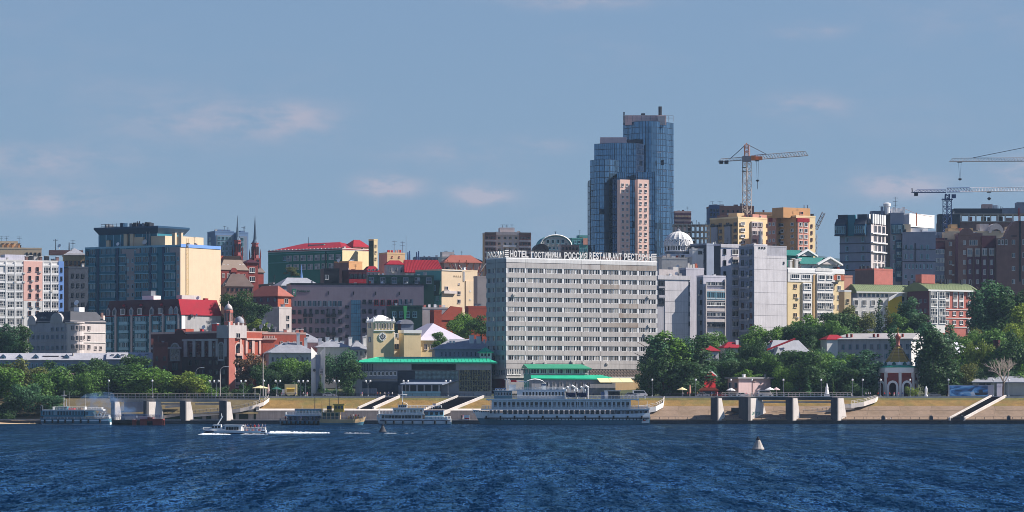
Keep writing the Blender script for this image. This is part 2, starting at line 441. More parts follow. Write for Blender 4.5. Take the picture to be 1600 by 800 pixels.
M('purple_wall',(150,138,148),.85,.08,.3,streak=.08)
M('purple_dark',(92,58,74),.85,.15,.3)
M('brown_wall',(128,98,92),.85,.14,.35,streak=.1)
M('green_wall',(30,112,96),.75,.12,.3)
M('green_dark',(24,66,58),.6,.14,.3)
M('seagreen',(88,156,152),.7,.1,.3)
M('orange',(200,150,102),.8,.1,.3)
M('orange_pale',(212,180,136),.8,.1,.3)
M('salmon',(206,146,126),.8,.1,.3)
M('tan',(190,160,118),.85,.12,.3,streak=.1)
M('ochre',(176,142,66),.8,.12,.3)
M('black_wall',(28,28,36),.5,.15,.3)
M('maroon',(70,24,40),.7,.15,.3)
M('metal_dark',(46,50,58),.5,.15,.6,metal=.2)
M('metal_grey',(130,134,140),.45,.12,.6,metal=.4)
M('metal_blue',(60,86,128),.5,.12,.6)
M('metal_rust',(150,84,52),.7,.2,.8)
M('metal_yellow',(190,160,70),.6,.14,.6)
M('concrete',(176,168,160),.9,.16,.3,streak=.22,fine=.08)
M('concrete_pale',(214,204,194),.9,.13,.25,streak=.12,fine=.06)
M('concrete_dark',(84,84,88),.9,.2,.3,streak=.25)
M('quay',(72,70,72),.9,.3,.3,streak=.3)
M('slab',(148,126,106),.95,.16,.12,streak=.14,fine=.1,bump=.3,dirt=(100,84,64),dirt_lo=.46,dirt_hi=.74)
M('asphalt',(70,68,68),.95,.2,.3)
M('paving',(160,150,142),.95,.15,.3)
M('sand',(178,152,120),.95,.2,.2,fine=.15)
M('wood',(110,78,54),.8,.2,.6)
M('red_paint',(190,40,44),.5,.15,.6)
M('white_paint',(226,226,224),.45,.06,.6,streak=.1)
M('hull_white',(210,217,220),.4,.05,.25,streak=.10)
M('hull_teal',(78,122,140),.45,.1,.25,streak=.15)
M('hull_blue',(26,36,72),.4,.1,.4)
M('hull_black',(26,28,34),.5,.15,.3)
M('glass_dark',(16,22,30),.1,0,spec=.6)
M('glass_blue',(26,46,74),.1,.1,.5,spec=.7)
M('rubber',(22,22,24),.8,.1,.5)
M('canvas_green',(44,100,88),.8,.1,.5)
M('canvas_cream',(226,210,160),.8,.08,.5)
M('skin',(186,136,110),.6,0)
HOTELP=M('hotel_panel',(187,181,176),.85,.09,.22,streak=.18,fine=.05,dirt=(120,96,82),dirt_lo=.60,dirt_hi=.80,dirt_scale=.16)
HOTELS=M('hotel_side',(144,152,160),.85,.12,.22,streak=.2)  # flank panels: darker, bluer copy with the side's shade in the colour
M('hotel_stain',(176,166,156),.85,.14,.25,streak=.25,dirt=(126,96,74),dirt_lo=.45,dirt_hi=.7)
G1=M_glass('window_glass');G2=M_glass('window_glass_curtain',(28,28,31),(74,71,70),(150,146,140),.6,.91)
G3=M_glass('window_glass_teal',(24,44,56),(60,96,108),(140,160,165),.55,.88)
G4=M_glass('window_glass_dark',(14,18,26),(40,44,54),(110,110,112),.66,.93)
STYLES={'white':(MATS['white_clean'],G1),'curtain':(MATS['white_clean'],G2),'dark':(MATS['metal_dark'],G4),'grey':(MATS['grey_wall'],G1),
          'teal':(MATS['teal_light'],G3),'stone':(MATS['stone_pale'],G4),'brown':(MATS['brown_wall'],G4),'brick':(MATS['brick_dark'],G4),'pink':(MATS['stone_pink'],G4),
          'teal_light':(MATS['teal_light'],G3),'cream':(MATS['cream'],G4),'ship':(MATS['white_paint'],G4),'pale':(MATS['offwhite'],M_glass('window_glass_pale',(60,74,86),(104,122,134),(170,178,180),.4,.8)),'salmon':(MATS['salmon'],G4),'maroon':(MATS['roof_red'],G4),'slate':(MATS['slate_wall'],G3)}
_a=MB();_a.box(-.5,.5,-.42,0,-.35,.35);_a.lathe([(.26,-.0),(.26,.02)],8,0,0)
AC_MESH=_a.mesh('air_conditioner',MATS['offwhite'])
# ------------------------------------------------------------------ water
# wavelets (scale x, scale y, detail, slope, offset): chop, wind waves, gust streaks
WAVES=[(4.2,.75,3,1.9,3.1),(1.3,.2,3,1.5,7.7),(.3,.018,3,.9,1.3),(.2,.006,3,.8,5.3)]
def mat_water():
    m=bpy.data.materials.new('river_water');m.use_nodes=True
    nt=m.node_tree;N=nt.nodes;Lk=nt.links;N.remove(N['Principled BSDF'])
    di=N.new('ShaderNodeBsdfDiffuse');di.inputs[0].default_value=(.0018,.011,.030,1)
    gl=N.new('ShaderNodeBsdfGlossy');gl.inputs['Color'].default_value=(.36,.70,1.0,1);gl.inputs['Roughness'].default_value=.1
    fr=N.new('ShaderNodeFresnel');fr.inputs[0].default_value=1.33;fm=N.new('ShaderNodeMath');fm.operation='MULTIPLY';fm.inputs[1].default_value=.62;Lk.new(fr.outputs[0],fm.inputs[0])
    # wind lanes: rougher and smoother water reflect less and more of the sky
    tc=N.new('ShaderNodeTexCoord');prev=fm.outputs[0]
    for(sx,sy,lo,hi)in((.09,.007,.65,1.35),(.5,.024,.25,1.8),(.018,.004,.8,1.2)):
        mp=N.new('ShaderNodeMapping');mp.inputs['Scale'].default_value=(sx,sy,1);Lk.new(tc.outputs['Object'],mp.inputs[0]);n=N.new('ShaderNodeTexNoise');n.inputs['Scale'].default_value=1;n.inputs['Detail'].default_value=4;n.inputs['Roughness'].default_value=.65;Lk.new(mp.outputs[0],n.inputs['Vector'])
        r=N.new('ShaderNodeMapRange');r.inputs[1].default_value=.34;r.inputs[2].default_value=.66;r.inputs[3].default_value=lo;r.inputs[4].default_value=hi;Lk.new(n.outputs['Fac'],r.inputs[0])
        q=N.new('ShaderNodeMath');q.operation='MULTIPLY';Lk.new(prev,q.inputs[0]);Lk.new(r.outputs[0],q.inputs[1]);prev=q.outputs[0]
    mx=N.new('ShaderNodeMixShader');Lk.new(prev,mx.inputs[0]);Lk.new(di.outputs[0],mx.inputs[1]);Lk.new(gl.outputs[0],mx.inputs[2]);Lk.new(mx.outputs[0],N['Material Output'].inputs[0])
    tc=N.new('ShaderNodeTexCoord')
    def noise(sx,sy,det,rough=.6,off=0,dist=0):
        mp=N.new('ShaderNodeMapping');mp.inputs['Scale'].default_value=(sx,sy,1);mp.inputs['Location'].default_value=(off,off,0)
        Lk.new(tc.outputs['Object'],mp.inputs[0]);n=N.new('ShaderNodeTexNoise');n.inputs['Scale'].default_value=1
        n.inputs['Detail'].default_value=det;n.inputs['Roughness'].default_value=rough;n.inputs['Distortion'].default_value=dist
        Lk.new(mp.outputs[0],n.inputs['Vector']);return n.outputs['Fac']
    def slope(sx,sy,det,k,off,dist=.3,rough=.6):
        mp=N.new('ShaderNodeMapping');mp.inputs['Scale'].default_value=(sx,sy,1);mp.inputs['Location'].default_value=(off,off*.7,0)
        Lk.new(tc.outputs['Object'],mp.inputs[0]);n=N.new('ShaderNodeTexNoise');n.inputs['Scale'].default_value=1
        n.inputs['Detail'].default_value=det;n.inputs['Roughness'].default_value=rough;n.inputs['Distortion'].default_value=dist;Lk.new(mp.outputs[0],n.inputs['Vector'])
        u=N.new('ShaderNodeVectorMath');u.operation='SUBTRACT';u.inputs[1].default_value=(.5,.5,.5);Lk.new(n.outputs['Color'],u.inputs[0])
        v=N.new('ShaderNodeVectorMath');v.operation='MULTIPLY';v.inputs[1].default_value=(k*.7,k,0);Lk.new(u.outputs[0],v.inputs[0]);return v.outputs[0]
    geo=N.new('ShaderNodeNewGeometry');acc=geo.outputs['Normal']
    for args in WAVES:
        ad=N.new('ShaderNodeVectorMath');ad.operation='ADD';Lk.new(acc,ad.inputs[0]);Lk.new(slope(*args),ad.inputs[1]);acc=ad.outputs[0]
    nm=N.new('ShaderNodeVectorMath');nm.operation='NORMALIZE';Lk.new(acc,nm.inputs[0]);[Lk.new(nm.outputs[0],q.inputs['Normal'])for q in(gl,fr)]
    return m
WATER=mat_water()
def water_mesh():
    """the river: one sheet, its near reach carrying real waves"""
    rw=random.Random(3)
    waves=[]
    for k in range(40):
        L=1.6*1.07**k*(.8+.4*rw.random());a=-pi/2+rw.gauss(0,.75);amp=.0062*L**.5
        kk=2*pi/L;waves.append((kk*cos(a),kk*sin(a),amp,rw.random()*6.28))
    import numpy as np
    ys=[-60.,60.];y=128.
    while y<520:ys.append(y);y+=max(.42,y*y/(CH*F)*.22)
    while y<1203:ys.append(y);y+=5
    ys.append(1203.5)
    NX=460;rows=[]
    for yy in ys:
        half=max(yy,140)*.163+6
        rows.append(np.stack([np.linspace(-half,half,NX),np.full(NX,yy),np.zeros(NX)],1))
    V=np.array(rows);x,yv=V[...,0],V[...,1];h=np.zeros_like(x)
    for(kx,ky,amp,ph)in waves:
        s=np.sin(kx*x+ky*yv+ph);h+=amp*(s+.25*np.cos(2*(kx*x+ky*yv+ph)))
    fade=np.clip((yv-130)/20,0,1)*np.clip((700-yv)/250,.0,1);V[...,2]=h*fade
    V=V.reshape(-1,3);nr=len(ys)
    i=np.arange((nr-1)*NX).reshape(nr-1,NX)[:,:-1].ravel();Q=np.stack([i,i+1,i+NX+1,i+NX],1)
    # the open river on both sides
    verts=V.tolist();faces=Q.tolist()
    L0=[k*NX for k in range(nr)];R0=[k*NX+NX-1 for k in range(nr)]
    for side,edge in((-1,L0),(1,R0)):
        b=len(verts)
        for k in range(nr):verts.append((side*4000.,ys[k],0.))
        for k in range(nr-1):
            q=(edge[k],b+k,b+k+1,edge[k+1]);faces.append(q if side>0 else q[::-1])
    me=bpy.data.meshes.new('river');me.from_pydata(verts,[],faces);me.materials.append(WATER)
    me.polygons.foreach_set('use_smooth',[True]*len(me.polygons));me.update();return me
structure(put('river',water_mesh()))
b=MB();b.add([(-4000,-3000,-.03),(4000,-3000,-.03),(4000,-59,-.03),(-4000,-59,-.03)],[(0,1,2,3)])
structure(b.build('river',WATER))

# ------------------------------------------------------------------ ground
def mat_ground():
    m=M('ground',(62,70,44),.95,.3,.06,fine=.2,dirt=(96,90,70),dirt_lo=.5,dirt_hi=.62,dirt_scale=.03);return m
def ground_mesh():
    b=MB();prof=[(1221.4,9.28)]+[(y,z)for y,z in PROFILE if y>1222]
    extra=[]
    for(a,za),(c,zc)in zip(prof,prof[1:]):
        n=max(1,int((c-a)/25))if c<2700 else 1
        extra+=[(a+(c-a)*k/n,za+(zc-za)*k/n)for k in range(n)]
    extra.append(prof[-1]);xs=[-4000,-2500,-1200]+list(range(-700,701,50))+[1200,2500,4000];nx=len(xs)
    for(y,z)in extra:
        for x in xs:b.v.append((x,y,z+(.25*sin(x*.021+y*.013)if 1270<y<9000 else 0)))
    for k in range(len(extra)-1):
        for i in range(nx-1):b.f.append((k*nx+i,k*nx+i+1,(k+1)*nx+i+1,(k+1)*nx+i));b.m.append(0)
    # it dips under the river as well, so that it is one sheet
    k0=len(b.v)
    for x in xs:b.v.append((x,1221.4,-3))
    for i in range(nx-1):b.f.append((k0+i,k0+i+1,i+1,i));b.m.append(0)
    return b
structure(ground_mesh().build('ground',mat_ground(),smooth=True))
b=MB()
xs=[-1500+30*i for i in range(101)]
def ridge(x):return 150+34*sin(x*.0016+1.0)+14*sin(x*.0052)+6*sin(x*.017+2)
for x in xs:b.v+=[(x*1.0,3900,40),(x*1.0,4600,ridge(x)),(x*1.0,5600,60)]
for i in range(100):b.f+=[(3*i,3*i+3,3*i+4,3*i+1),(3*i+1,3*i+4,3*i+5,3*i+2)];b.m+=[0,0]
structure(b.build('hills',M('far_wood',(64,86,92),.95,.25,.01),smooth=True))

# ------------------------------------------------------------------ promenade paving and embankment
b=MB();b.box(-420,420,1221.2,1244,9.3,9.42);structure(b.build('promenade',M('paving',(160,150,142))))
SL0,SL1,SZ0,SZ1=1204.6,1221.4,1.45,9.2
def sl(t):return(SL0+(SL1-SL0)*t,SZ0+(SZ1-SZ0)*t)
def sloped(b,x0,x1,t0,t1,lift,m=0,thick=.25):
    (y0,z0),(y1,z1)=sl(t0),sl(t1)
    b.add([(x0,y0,z0+lift),(x1,y0,z0+lift),(x1,y1,z1+lift),(x0,y1,z1+lift),(x0,y0+.1,z0-thick),(x1,y0+.1,z0-thick),(x1,y1+.1,z1-thick),(x0,y1+.1,z1-thick)],
          [(0,1,2,3),(4,5,1,0),(5,6,2,1),(6,7,3,2),(7,4,0,3),(7,6,5,4)],m)
# quay wall: a low concrete face on the water, in separate lengths
qw=thing('quay_wall','low dark stained concrete quay wall along the waterline below the slope','quay wall',(0,1203,0))
px=60
while px<1610:
    L=rng.choice((60,72,78,90));b=MB();x0,x1=X(px,1203),X(px+L-1.2,1203)
    b.box(x0,x1,0,1.9,-1.5,1.12-.1*rng.random());o=b.build('quay_block',MATS['quay'],qw);px+=L
b=MB();b.box(X(-1300,1203),X(2900,1203),.4,2.2,-1.6,1.15);b.build('quay_core',MATS['quay'],qw)
b=MB();b.box(X(-1300,1203),X(2900,1203),1.75,3.4,1.2,1.52);b.build('quay_walk',MATS['concrete'],qw)
b=MB();rails(b,[(X(1016,1204.8)-qw.location.x,1.9,1.5),(X(1640,1204.8)-qw.location.x,1.9,1.5)],.9,3.2,.07,(1.0,));b.build('quay_railing',MATS['concrete_dark'],qw)
# bollards on the quay
for i,px in enumerate((1455,1503,1576,1380)):
    b=MB();b.box(-.6,.6,-.45,.45,0,1.3);b.lathe([(.35,1.3),(.42,1.5),(.2,1.62)],10)
    tag(b.build('mooring_bollard',MATS['concrete_dark'],loc=(X(px,1203.6),1203.7,1.3)),('dark block bollard on the quay just right of the slope stairs' if i==1 else 'dark block bollard on the quay before the stairs foot' if i==0 else 'dark block bollard on the quay edge by the right end' if i==2 else 'dark block bollard beside the pale rubble at the pier end'),'bollard','bollards on the quay')
# sloping bank: concrete slabs below, dry grass above
DRY=M('dry_grass',(136,108,60),.95,.3,.35,fine=.25,bump=.5,dirt=(96,100,52),dirt_lo=.48,dirt_hi=.7,dirt_scale=.1)
bank=structure(MB().build('embankment',DRY))if False else None
bk=thing('embankment','sloping river bank of tan concrete slabs','embankment',(0,0,0));del bk['category'];del bk['label'];bk['kind']='structure'
SLAB=MATS['slab']
slabm={}
for x0p,x1p in((1005,1640),):
    x=X(x0p,1210)
    while x<X(x1p,1210):
        L=11.0
        for r in range(3):
            t0,t1=r*.2,(r+1)*.2
            key=r
            if key not in slabm:
                q=MB();sloped(q,0,L-.07,t0+.002,t1-.002,.05);slabm[key]=q.mesh('concrete_slab',SLAB)
            o=put('concrete_slab',slabm[key],bk,(x+r*.7,rng.gauss(0,.02),rng.gauss(0,.015)))
        x+=L
b=MB();sloped(b,X(1000,1210),420,0,.605,-.05);b.build('slab_bed',MATS['slab'],bk)
b=MB();sloped(b,X(405,1215),X(1000,1210),.45,.86,.0);sloped(b,X(1000,1210),420,.605,.9,.0);b.build('grass_strip',DRY,bk)
b=MB();sloped(b,X(405,1215),420,.86,1.0,.02);b.build('grass_verge',M('dry_grass_green',(104,98,54),.95,.3,.4,fine=.25,bump=.5),bk)
b=MB();b.box(X(405,1222),420,1220.9,1221.6,8.9,9.5);b.build('kerb',MATS['concrete_pale'],bk)
# the retaining wall on the left half, with its pale ledge
rw_=thing('retaining_wall','long grey beige retaining wall under the dry grass between both piers','wall',(X(400,1211),1211,0))
px=400
while px<1000:
    b=MB();x0,x1=X(px,1211)-X(400,1211),X(px+24.6,1211)-X(400,1211);b.box(x0,x1,0,.8,.8,4.7);b.build('wall_panel',M('wall_panel',(170,158,150),.9,.14,.3,streak=.25,fine=.05),rw_);px+=25
b=MB();b.add([(0,-.25,4.62),(X(1000,1211)-X(400,1211),-.25,4.62),(X(1000,1211)-X(400,1211),2.2,5.35),(0,2.2,5.35),(0,-.25,4.35),(X(1000,1211)-X(400,1211),-.25,4.35)],[(0,1,2,3),(4,5,1,0)])
b.build('ledge',MATS['concrete_pale'],rw_)
b=MB();b.box(X(400,1204),X(1000,1204),1204,1211.5,.6,1.35);structure(b.build('quay_pavement',MATS['concrete']))
# beach at the left end
b=MB()
bx=[X(-900,1205),X(-200,1205),X(-60,1205),X(0,1205),X(30,1205),X(62,1205),X(100,1205),X(150,1205),X(185,1205)]
for x in bx:b.v+=[(x,1199+2*sin(x*.11),-.4),(x,1207,.9+.3*sin(x*.2)),(x,1216,3.0+.4*sin(x*.15)),(x,1226,9.35)]
for i in range(len(bx)-1):
    for k in range(3):b.f.append((4*i+k,4*i+4+k,4*i+5+k,4*i+k+1));b.m.append(0)
structure(b.build('beach',MATS['sand']))
b=MB();sloped(b,X(-900,1210),X(405,1215),.3,1.0,-.3);structure(b.build('bank_earth',M('bank_earth',(104,92,64),.95,.3,.2,fine=.2)))

# ------------------------------------------------------------------ stairs in the bank
def stairs(label,px0,px1,t0,t1,width,sl_lift=.8,wallw=.6,light='concrete_pale'):
    """a flight running obliquely up the bank from column px0 (foot) to px1 (head)"""
    x0,x1=X(px0,1206),X(px1,1220);(ya,za),(yb,zb)=sl(t0),sl(t1)
    root=thing('stairs',label,'stairs',(x0,ya,za))
    n=22;dx,dy,dz=(x1-x0)/n,(yb-ya)/n,(zb-za)/n;b=MB()
    for k in range(n):b.box(k*dx,k*dx+width+dx*.5,k*dy+.05,k*dy+dy+.3,(k-1)*dz+.05,(k+1)*dz+.12)
    b.build('step',M('step',(74,62,60),.9,.2,.4),root,stuff=True)  # dark step colour with the shade of the risers put into it
    for s,nm in((0,0),(1,1)):
        ox=-wallw if s==0 else width
        for seg in range(3):
            a,c=seg/3,(seg+1)/3;b=MB()
            A=Vector((ox+n*dx*a,n*dy*a,n*dz*a));C=Vector((ox+n*dx*c,n*dy*c,n*dz*c))
            v=[]
            for P,l in((A,sl_lift),(C,sl_lift)):
                v+=[(P.x,P.y-.1,P.z-.4),(P.x+wallw,P.y-.1,P.z-.4),(P.x+wallw,P.y-.1,P.z+l),(P.x,P.y-.1,P.z+l)]
            b.add(v,[(0,1,2,3),(7,6,5,4),(1,5,6,2),(4,0,3,7),(3,2,6,7),(4,5,1,0)])
            b.build('side_wall',MATS[light],root)
    return root
stairs('long oblique stairs with pale side walls in the slope below the mural wall',1484,1551,.0,1.0,4.4)
stairs('dark stairs with pale walls rising between the yellow tug and the white motor ship',560,602,.46,.98,4.6)
stairs('dark stairs behind the stern of the white motor ship, rising to the river station',652,716,.25,.98,8.5)  # wide flight: its dark step colour carries the shade of this recess
b=MB();

# ------------------------------------------------------------------ piers: square columns with their shade put into dark concrete, pale raking buttresses
def pylon(root,xl,xc,xr,yt,yb,Y,top_frac=.45,mat_r='concrete_pale',graffiti=False):
    th=radians(45);Xc=X(xc,Y);c,s=cos(th),sin(th)
    tr,tl=(xr-800)/F,(xl-800)/F
    W=(tr*Y-Xc)/(c-tr*s);D=(Xc-tl*Y)/(s+tl*c);zt,zb=Z(yt,Y),Z(yb,Y)-.6;H=zt-zb
    b=MB();W1=W*.12
    b.box(0,W1,0,D,0,H);ob=b.build('column',MATS['concrete_dark'],root);M4=Matrix.Translation((Xc,Y,zb))@Matrix.Rotation(th,4,'Z')
    q=MB();q.prism([(W1+.003,.3),(W,.3),(W*(.12+.88*top_frac),H-.25),(W1+.003,H-.25)],'y',.06,D-.2);oq=q.build('buttress',MATS[mat_r],root)
    for o in(ob,oq):
        m=Matrix.Translation(root.location).inverted()@M4;o.location=m.to_translation();o.rotation_euler=m.to_euler()
    if graffiti:
        g=MB();rg=random.Random(8)
        for k in range(7):
            x,z=W*(.2+.06*k),H*.42;pts=[(x+rg.uniform(-.2,.5),.045,z+rg.uniform(-.5,.9))for _ in range(5)]
            for p_,q_ in zip(pts,pts[1:]):g.tube(p_,q_,.09,3)
        og=g.build('graffiti',M('graffiti_green',(96,150,132),.7,.1),root);og.location,og.rotation_euler=oq.location,oq.rotation_euler
def railing(name,root,pts,h=1.0,step=1.3,mat='concrete_pale',r=.06,parapet=False):
    b=MB();p0=Vector(root.location)
    rails(b,[tuple(Vector(p)-p0)for p in pts],h,step,r);return b.build(name,MATS[mat],root)
def beam(name,root,px0,px1,py0,py1,Y,dep,mat,label=None):
    b=MB();l=root.location;b.box(X(px0,Y)-l.x,X(px1,Y)-l.x,Y-l.y,Y+dep-l.y,Z(py1,Y)-l.z,Z(py0,Y)-l.z);return b.build(name,MATS[mat],root)
def ramp(root,pts,width,thick,mat='concrete_pale',name='ramp_deck'):
    """a deck that follows points (px, py, Y), with a pale upstand towards the river"""
    P=[Vector((X(a,c),c,Z(bb,c)))-Vector(root.location)for a,bb,c in pts];b=MB();n=len(P)
    for p in P:b.v+=[(p.x,p.y,p.z),(p.x,p.y+width,p.z),(p.x,p.y+width,p.z-thick),(p.x,p.y,p.z-thick)]
    for k in range(n-1):
        for i in range(4):
            j=(i+1)%4;b.f.append((4*k+i,4*k+4+i,4*k+4+j,4*k+j));b.m.append(0)
    b.f+=[(0,1,2,3),(4*n-1,4*n-2,4*n-3,4*n-4)];b.m+=[0,0]
    return b.build(name,MATS[mat],root)

YP=1203.0
pr=thing('pier','concrete pier with four dark columns and pale raking buttresses below the pink pavilion','pier',(X(1210,YP),YP,0))
for(a,c,r_,t)in((1110.5,1121,1135.5,.4),(1154,1169,1202,.62),(1227.5,1238,1252.5,.5),(1298,1308,1325,.55)):
    pylon(pr,a,c,r_,621,663,YP,t,graffiti=(a==1154))
beam('deck_beam',pr,1118,1300,620.5,625.5,YP+3.6,1.6,'concrete_dark')
beam('deck_edge',pr,1128,1330,619.0,620.4,YP+3.2,2.3,'concrete_pale')
for(a,c)in((1175,1228),(1241,1298)):beam('cross_beam',pr,a,c,627,629.5,YP+5.2,.8,'concrete_pale')
railing('railing',pr,[(X(1128,YP+3.4),YP+3.4,Z(619,YP+3.4)),(X(1330,YP+3.4),YP+3.4,Z(619,YP+3.4))],1.15,1.25,r=.075)
ramp(pr,[(1305,631.5,YP+6),(1330,631,YP+7),(1350,628,YP+9),(1368,622,YP+13),(1372,619.3,YP+17)],4.0,1.5)
ramp(pr,[(1255,645,YP+7),(1285,642,YP+7),(1310,637,YP+7.5),(1335,634,YP+8)],2.6,1.2,name='lower_ramp')
ramp(pr,[(1180,652,YP+6),(1205,648,YP+6),(1228,645,YP+6.4),(1240,644,YP+7)],2.6,.9,'concrete','stair_ramp')
railing('railing',pr,[(X(a,YP+7),YP+7,Z(bb,YP+7))for a,bb in((1180,652),(1205,648),(1228,645),(1240,644))],1.0,1.4,'concrete_dark',.06)
railing('railing',pr,[(X(a,YP+6.6),YP+6.6,Z(bb,YP+6.6))for a,bb in((1255,644.5),(1285,641.5),(1310,637))],1.0,1.4,'concrete_pale',.06)
railing('railing',pr,[(X(1330,YP+7),YP+7,Z(630.8,YP+7)),(X(1350,YP+9),YP+9,Z(627.8,YP+9)),(X(1369,YP+13),YP+13,Z(621.8,YP+13))],1.0,1.1,'concrete_pale',.07)
for(a,c,t,bt)in((1274,1284,645,657),(1186,1196,650,658),(1313,1322,640,658),(1284,1298,646,656)):beam('support',pr,a,c,t,bt,YP+8,1.4,'concrete')
b=MB()
for k in range(9):b.box(X(1122+3.6*k,YP+5)-pr.location.x,X(1126+3.6*k,YP+5)-pr.location.x,4.6,6.4,Z(655-1.3*k,YP+5)-.5,Z(655-1.3*k,YP+5))
b.build('stair',MATS['concrete_dark'],pr)
beam('landing',pr,1143,1160,637,643,YP+6,2.0,'concrete_dark')
YL=1203.0
pl=thing('pier','concrete pier with pale raking buttresses and a curved ramp behind the speedboat','pier',(X(300,YL),YL,0))
for(a,c,r_,t)in((173.5,178.5,192,.55),(224,229,259,.7),(281,289.5,305,.5),(342.5,353,366,.5)):
    pylon(pl,a,c,r_,626.5,662,YL,t)
beam('deck_beam',pl,172,356,624.5,628,YL+3.6,1.6,'concrete')
beam('deck_edge',pl,172,405,622.6,624.4,YL+3.2,2.3,'concrete')
beam('back_wall',pl,194,224,628,656,YL+8,.8,'grey_mid')
for(a,c)in((305,343),(232,281)):beam('cross_beam',pl,a,c,629.5,632.5,YL+5.5,.8,'concrete_pale')
railing('railing',pl,[(X(172,YL+3.4),YL+3.4,Z(622.6,YL+3.4)),(X(405,YL+3.4),YL+3.4,Z(622.6,YL+3.4))],1.6,1.25,'concrete',.09)
ramp(pl,[(300,646,YL+7),(340,642.5,YL+7),(375,638,YL+7),(395,633.5,YL+8),(412,628,YL+10),(420,622,YL+14)],3.6,1.3)
ramp(pl,[(236,652,YL+7),(262,648,YL+7),(284,644.5,YL+7)],3.0,1.0,'concrete','stair_ramp')
ramp(pl,[(258,634,YL+8),(282,632,YL+8)],2.0,.8,'concrete_pale','cross_slab')
railing('railing',pl,[(X(a,YL+7),YL+7,Z(bb,YL+7))for a,bb in((300,645.5),(340,642),(375,637.5),(395,633))]+[(X(412,YL+10),YL+10,Z(628,YL+10)),(X(420,YL+14),YL+14,Z(622,YL+14))],1.0,1.2,'concrete',.07)
railing('railing',pl,[(X(a,YL+7),YL+7,Z(bb,YL+7))for a,bb in((236,652),(262,648),(284,644.5))],1.0,1.3,'concrete_dark',.06)
for(a,c,t,bt)in((316,322,650,658),(330,341,646,658),(368,373,642,657),(388,396,638,657),(400,405,635,656),(246,256,652,660)):beam('support',pl,a,c,t,bt,YL+8.2,1.6,'concrete')
b=MB();b.box(X(160,1203.5),X(420,1203.5),1204.6,1216,.8,1.42);structure(b.build('quay_pavement',MATS['concrete']))
# white wedge-shaped terrace at the stern of the big ship
tr_=thing('river_terrace','white wedge shaped terrace jutting over the slope behind the big ship stern','terrace',(X(1010,1207),1207,0))
ramp(tr_,[(985,640,1207),(1005,639,1207.5),(1025,635,1209),(1036,629,1213),(1038,624,1219)],6,1.7,'white','terrace_slab')
railing('railing',tr_,[(X(a,c),c,Z(bb,c))for a,bb,c in((985,639,1207.2),(1005,638.5,1207.7),(1025,634.5,1209.2),(1036,628.5,1213.2),(1038,624,1219))],1.1,1.2,'concrete_pale',.07)
# ------------------------------------------------------------------ buildings, left part
# white apartment block with a pink strip
B=Bld('apartment_block','white apartment block with a pink window strip and a blue end strip','apartment block',-22,-14,91,407,1420,30,MATS['lilac'],MATS['white'],MATS['roof_grey'],depth=16)
B.blk('pink_strip','R',36.5,66,407,469,.35,MATS['pink']);B.blk('white_strip','R',36.5,66,469.3,560,.3,MATS['white'])
B.w('R',46,58,2,419.5,530,9,4.4,7,'brown',.35,1,1,ac=.35)
for x in(16.5,30,73,85.5):B.w('R',x,x,1,420.5,530,9,10.5,9.4,'white',.12,4,2,ac=.2)
for y in[413+13.7*k for k in range(9)]:B.blk('floor_band','R',-10,36,y-1.2,y+1.6,.3,MATS['white_clean']);B.blk('floor_band','R',66.6,91,y-1.2,y+1.6,.3,MATS['white_clean'])
for x in(-8,4):B.w('R',x,x,1,432,530,8,9,8,'white',.05,3,2,ac=.2)
for x in(9,23,66.8,79.5):B.blk('pilaster','R',x-.8,x+.8,408,560,.38,MATS['white_clean'])
B.top('penthouse',-14,8,402,408,.5,6,MATS['lilac']);B.top('penthouse',8,41,396,407,6,5,MATS['lilac'],roof=MATS['white_clean'])
for px,w_ in((42,4),(48,6),(56,5),(64,4),(74,6),(90,4)):B.stack('vent',px,402-w_*.7,407,2+px%3,w_,MATS[rng.choice(('brown_wall','metal_dark','offwhite'))],cap=MATS['offwhite'])
for px in(45,52,60):B.mast('antenna',px,395,407,3,MATS['metal_dark'],.08,2)
blu=B.blk('blue_strip','R',91.2,99.5,406,560,.25,MATS['blue_paint'],d0=-9)
B.w('R',95.6,95.6,1,419.5,530,9,3.4,6.5,'blue',.25,1,1)if 'blue' in STYLES else B.w('R',95.6,95.6,1,419.5,530,9,3.2,6.5,'dark',.25,1,1)

# cream roofs behind it
C=Bld('apartment_block','cream attic block with orange rooftop boxes rising over the white apartment block','apartment block',-40,-30,65,388,1560,14,MATS['cream'],MATS['cream'],MATS['roof_grey'],depth=20)
C.top('penthouse',-30,28,376,389,2,8,MATS['cream']);C.top('penthouse',12,38,386,389,.6,2,MATS['orange_pale'])
for px in(5,12,20,30):C.stack('chimney',px,380,389,1.2,3,MATS['orange'],cap=MATS['roof_grey'])
for px in(2,10,30):C.mast('antenna',px,368,378,4,MATS['metal_dark'],.08,2)
C.w('R',42,62,4,396,396,1,3,5,'dark');railing_m=MB()
C=Bld('apartment_block','shaded beige block with rooftop masts between the white block and the teal tower','apartment block',98,100.5,134,398,1540,10,MATS['tan'],MATS['tan'],MATS['roof_zinc'],depth=18)
C.hip(3.2,.4,MATS['roof_zinc'],ridge=5);C.top('roof_house',77,130,389.5,396,9,6,MATS['brown_wall'],roof=MATS['roof_dark'])
C.w('R',104,130,5,411,411,1,4.5,7,'brick',.05);C.w('R',106,128,3,430,486,4,6,8,'dark',.05)
C.dish(92.5,382.5,10,3.2,MATS['white_clean']);C.mast('antenna',87,372,390,11,MATS['metal_dark'],.2,1);C.mast('antenna',108,377,390,11,MATS['metal_dark'],.3,0);C.mast('antenna',114,373,390,11,MATS['metal_dark'],.16,2)
C=Bld('apartment_block','shaded brown block with small windows in the gap right of the blue strip','apartment block',100,107,138,418,1500,30,MATS['brown_wall'],MATS['slate_dark'],MATS['roof_dark'],depth=12)  # dark slate front puts the shade on this lower wall into the colour
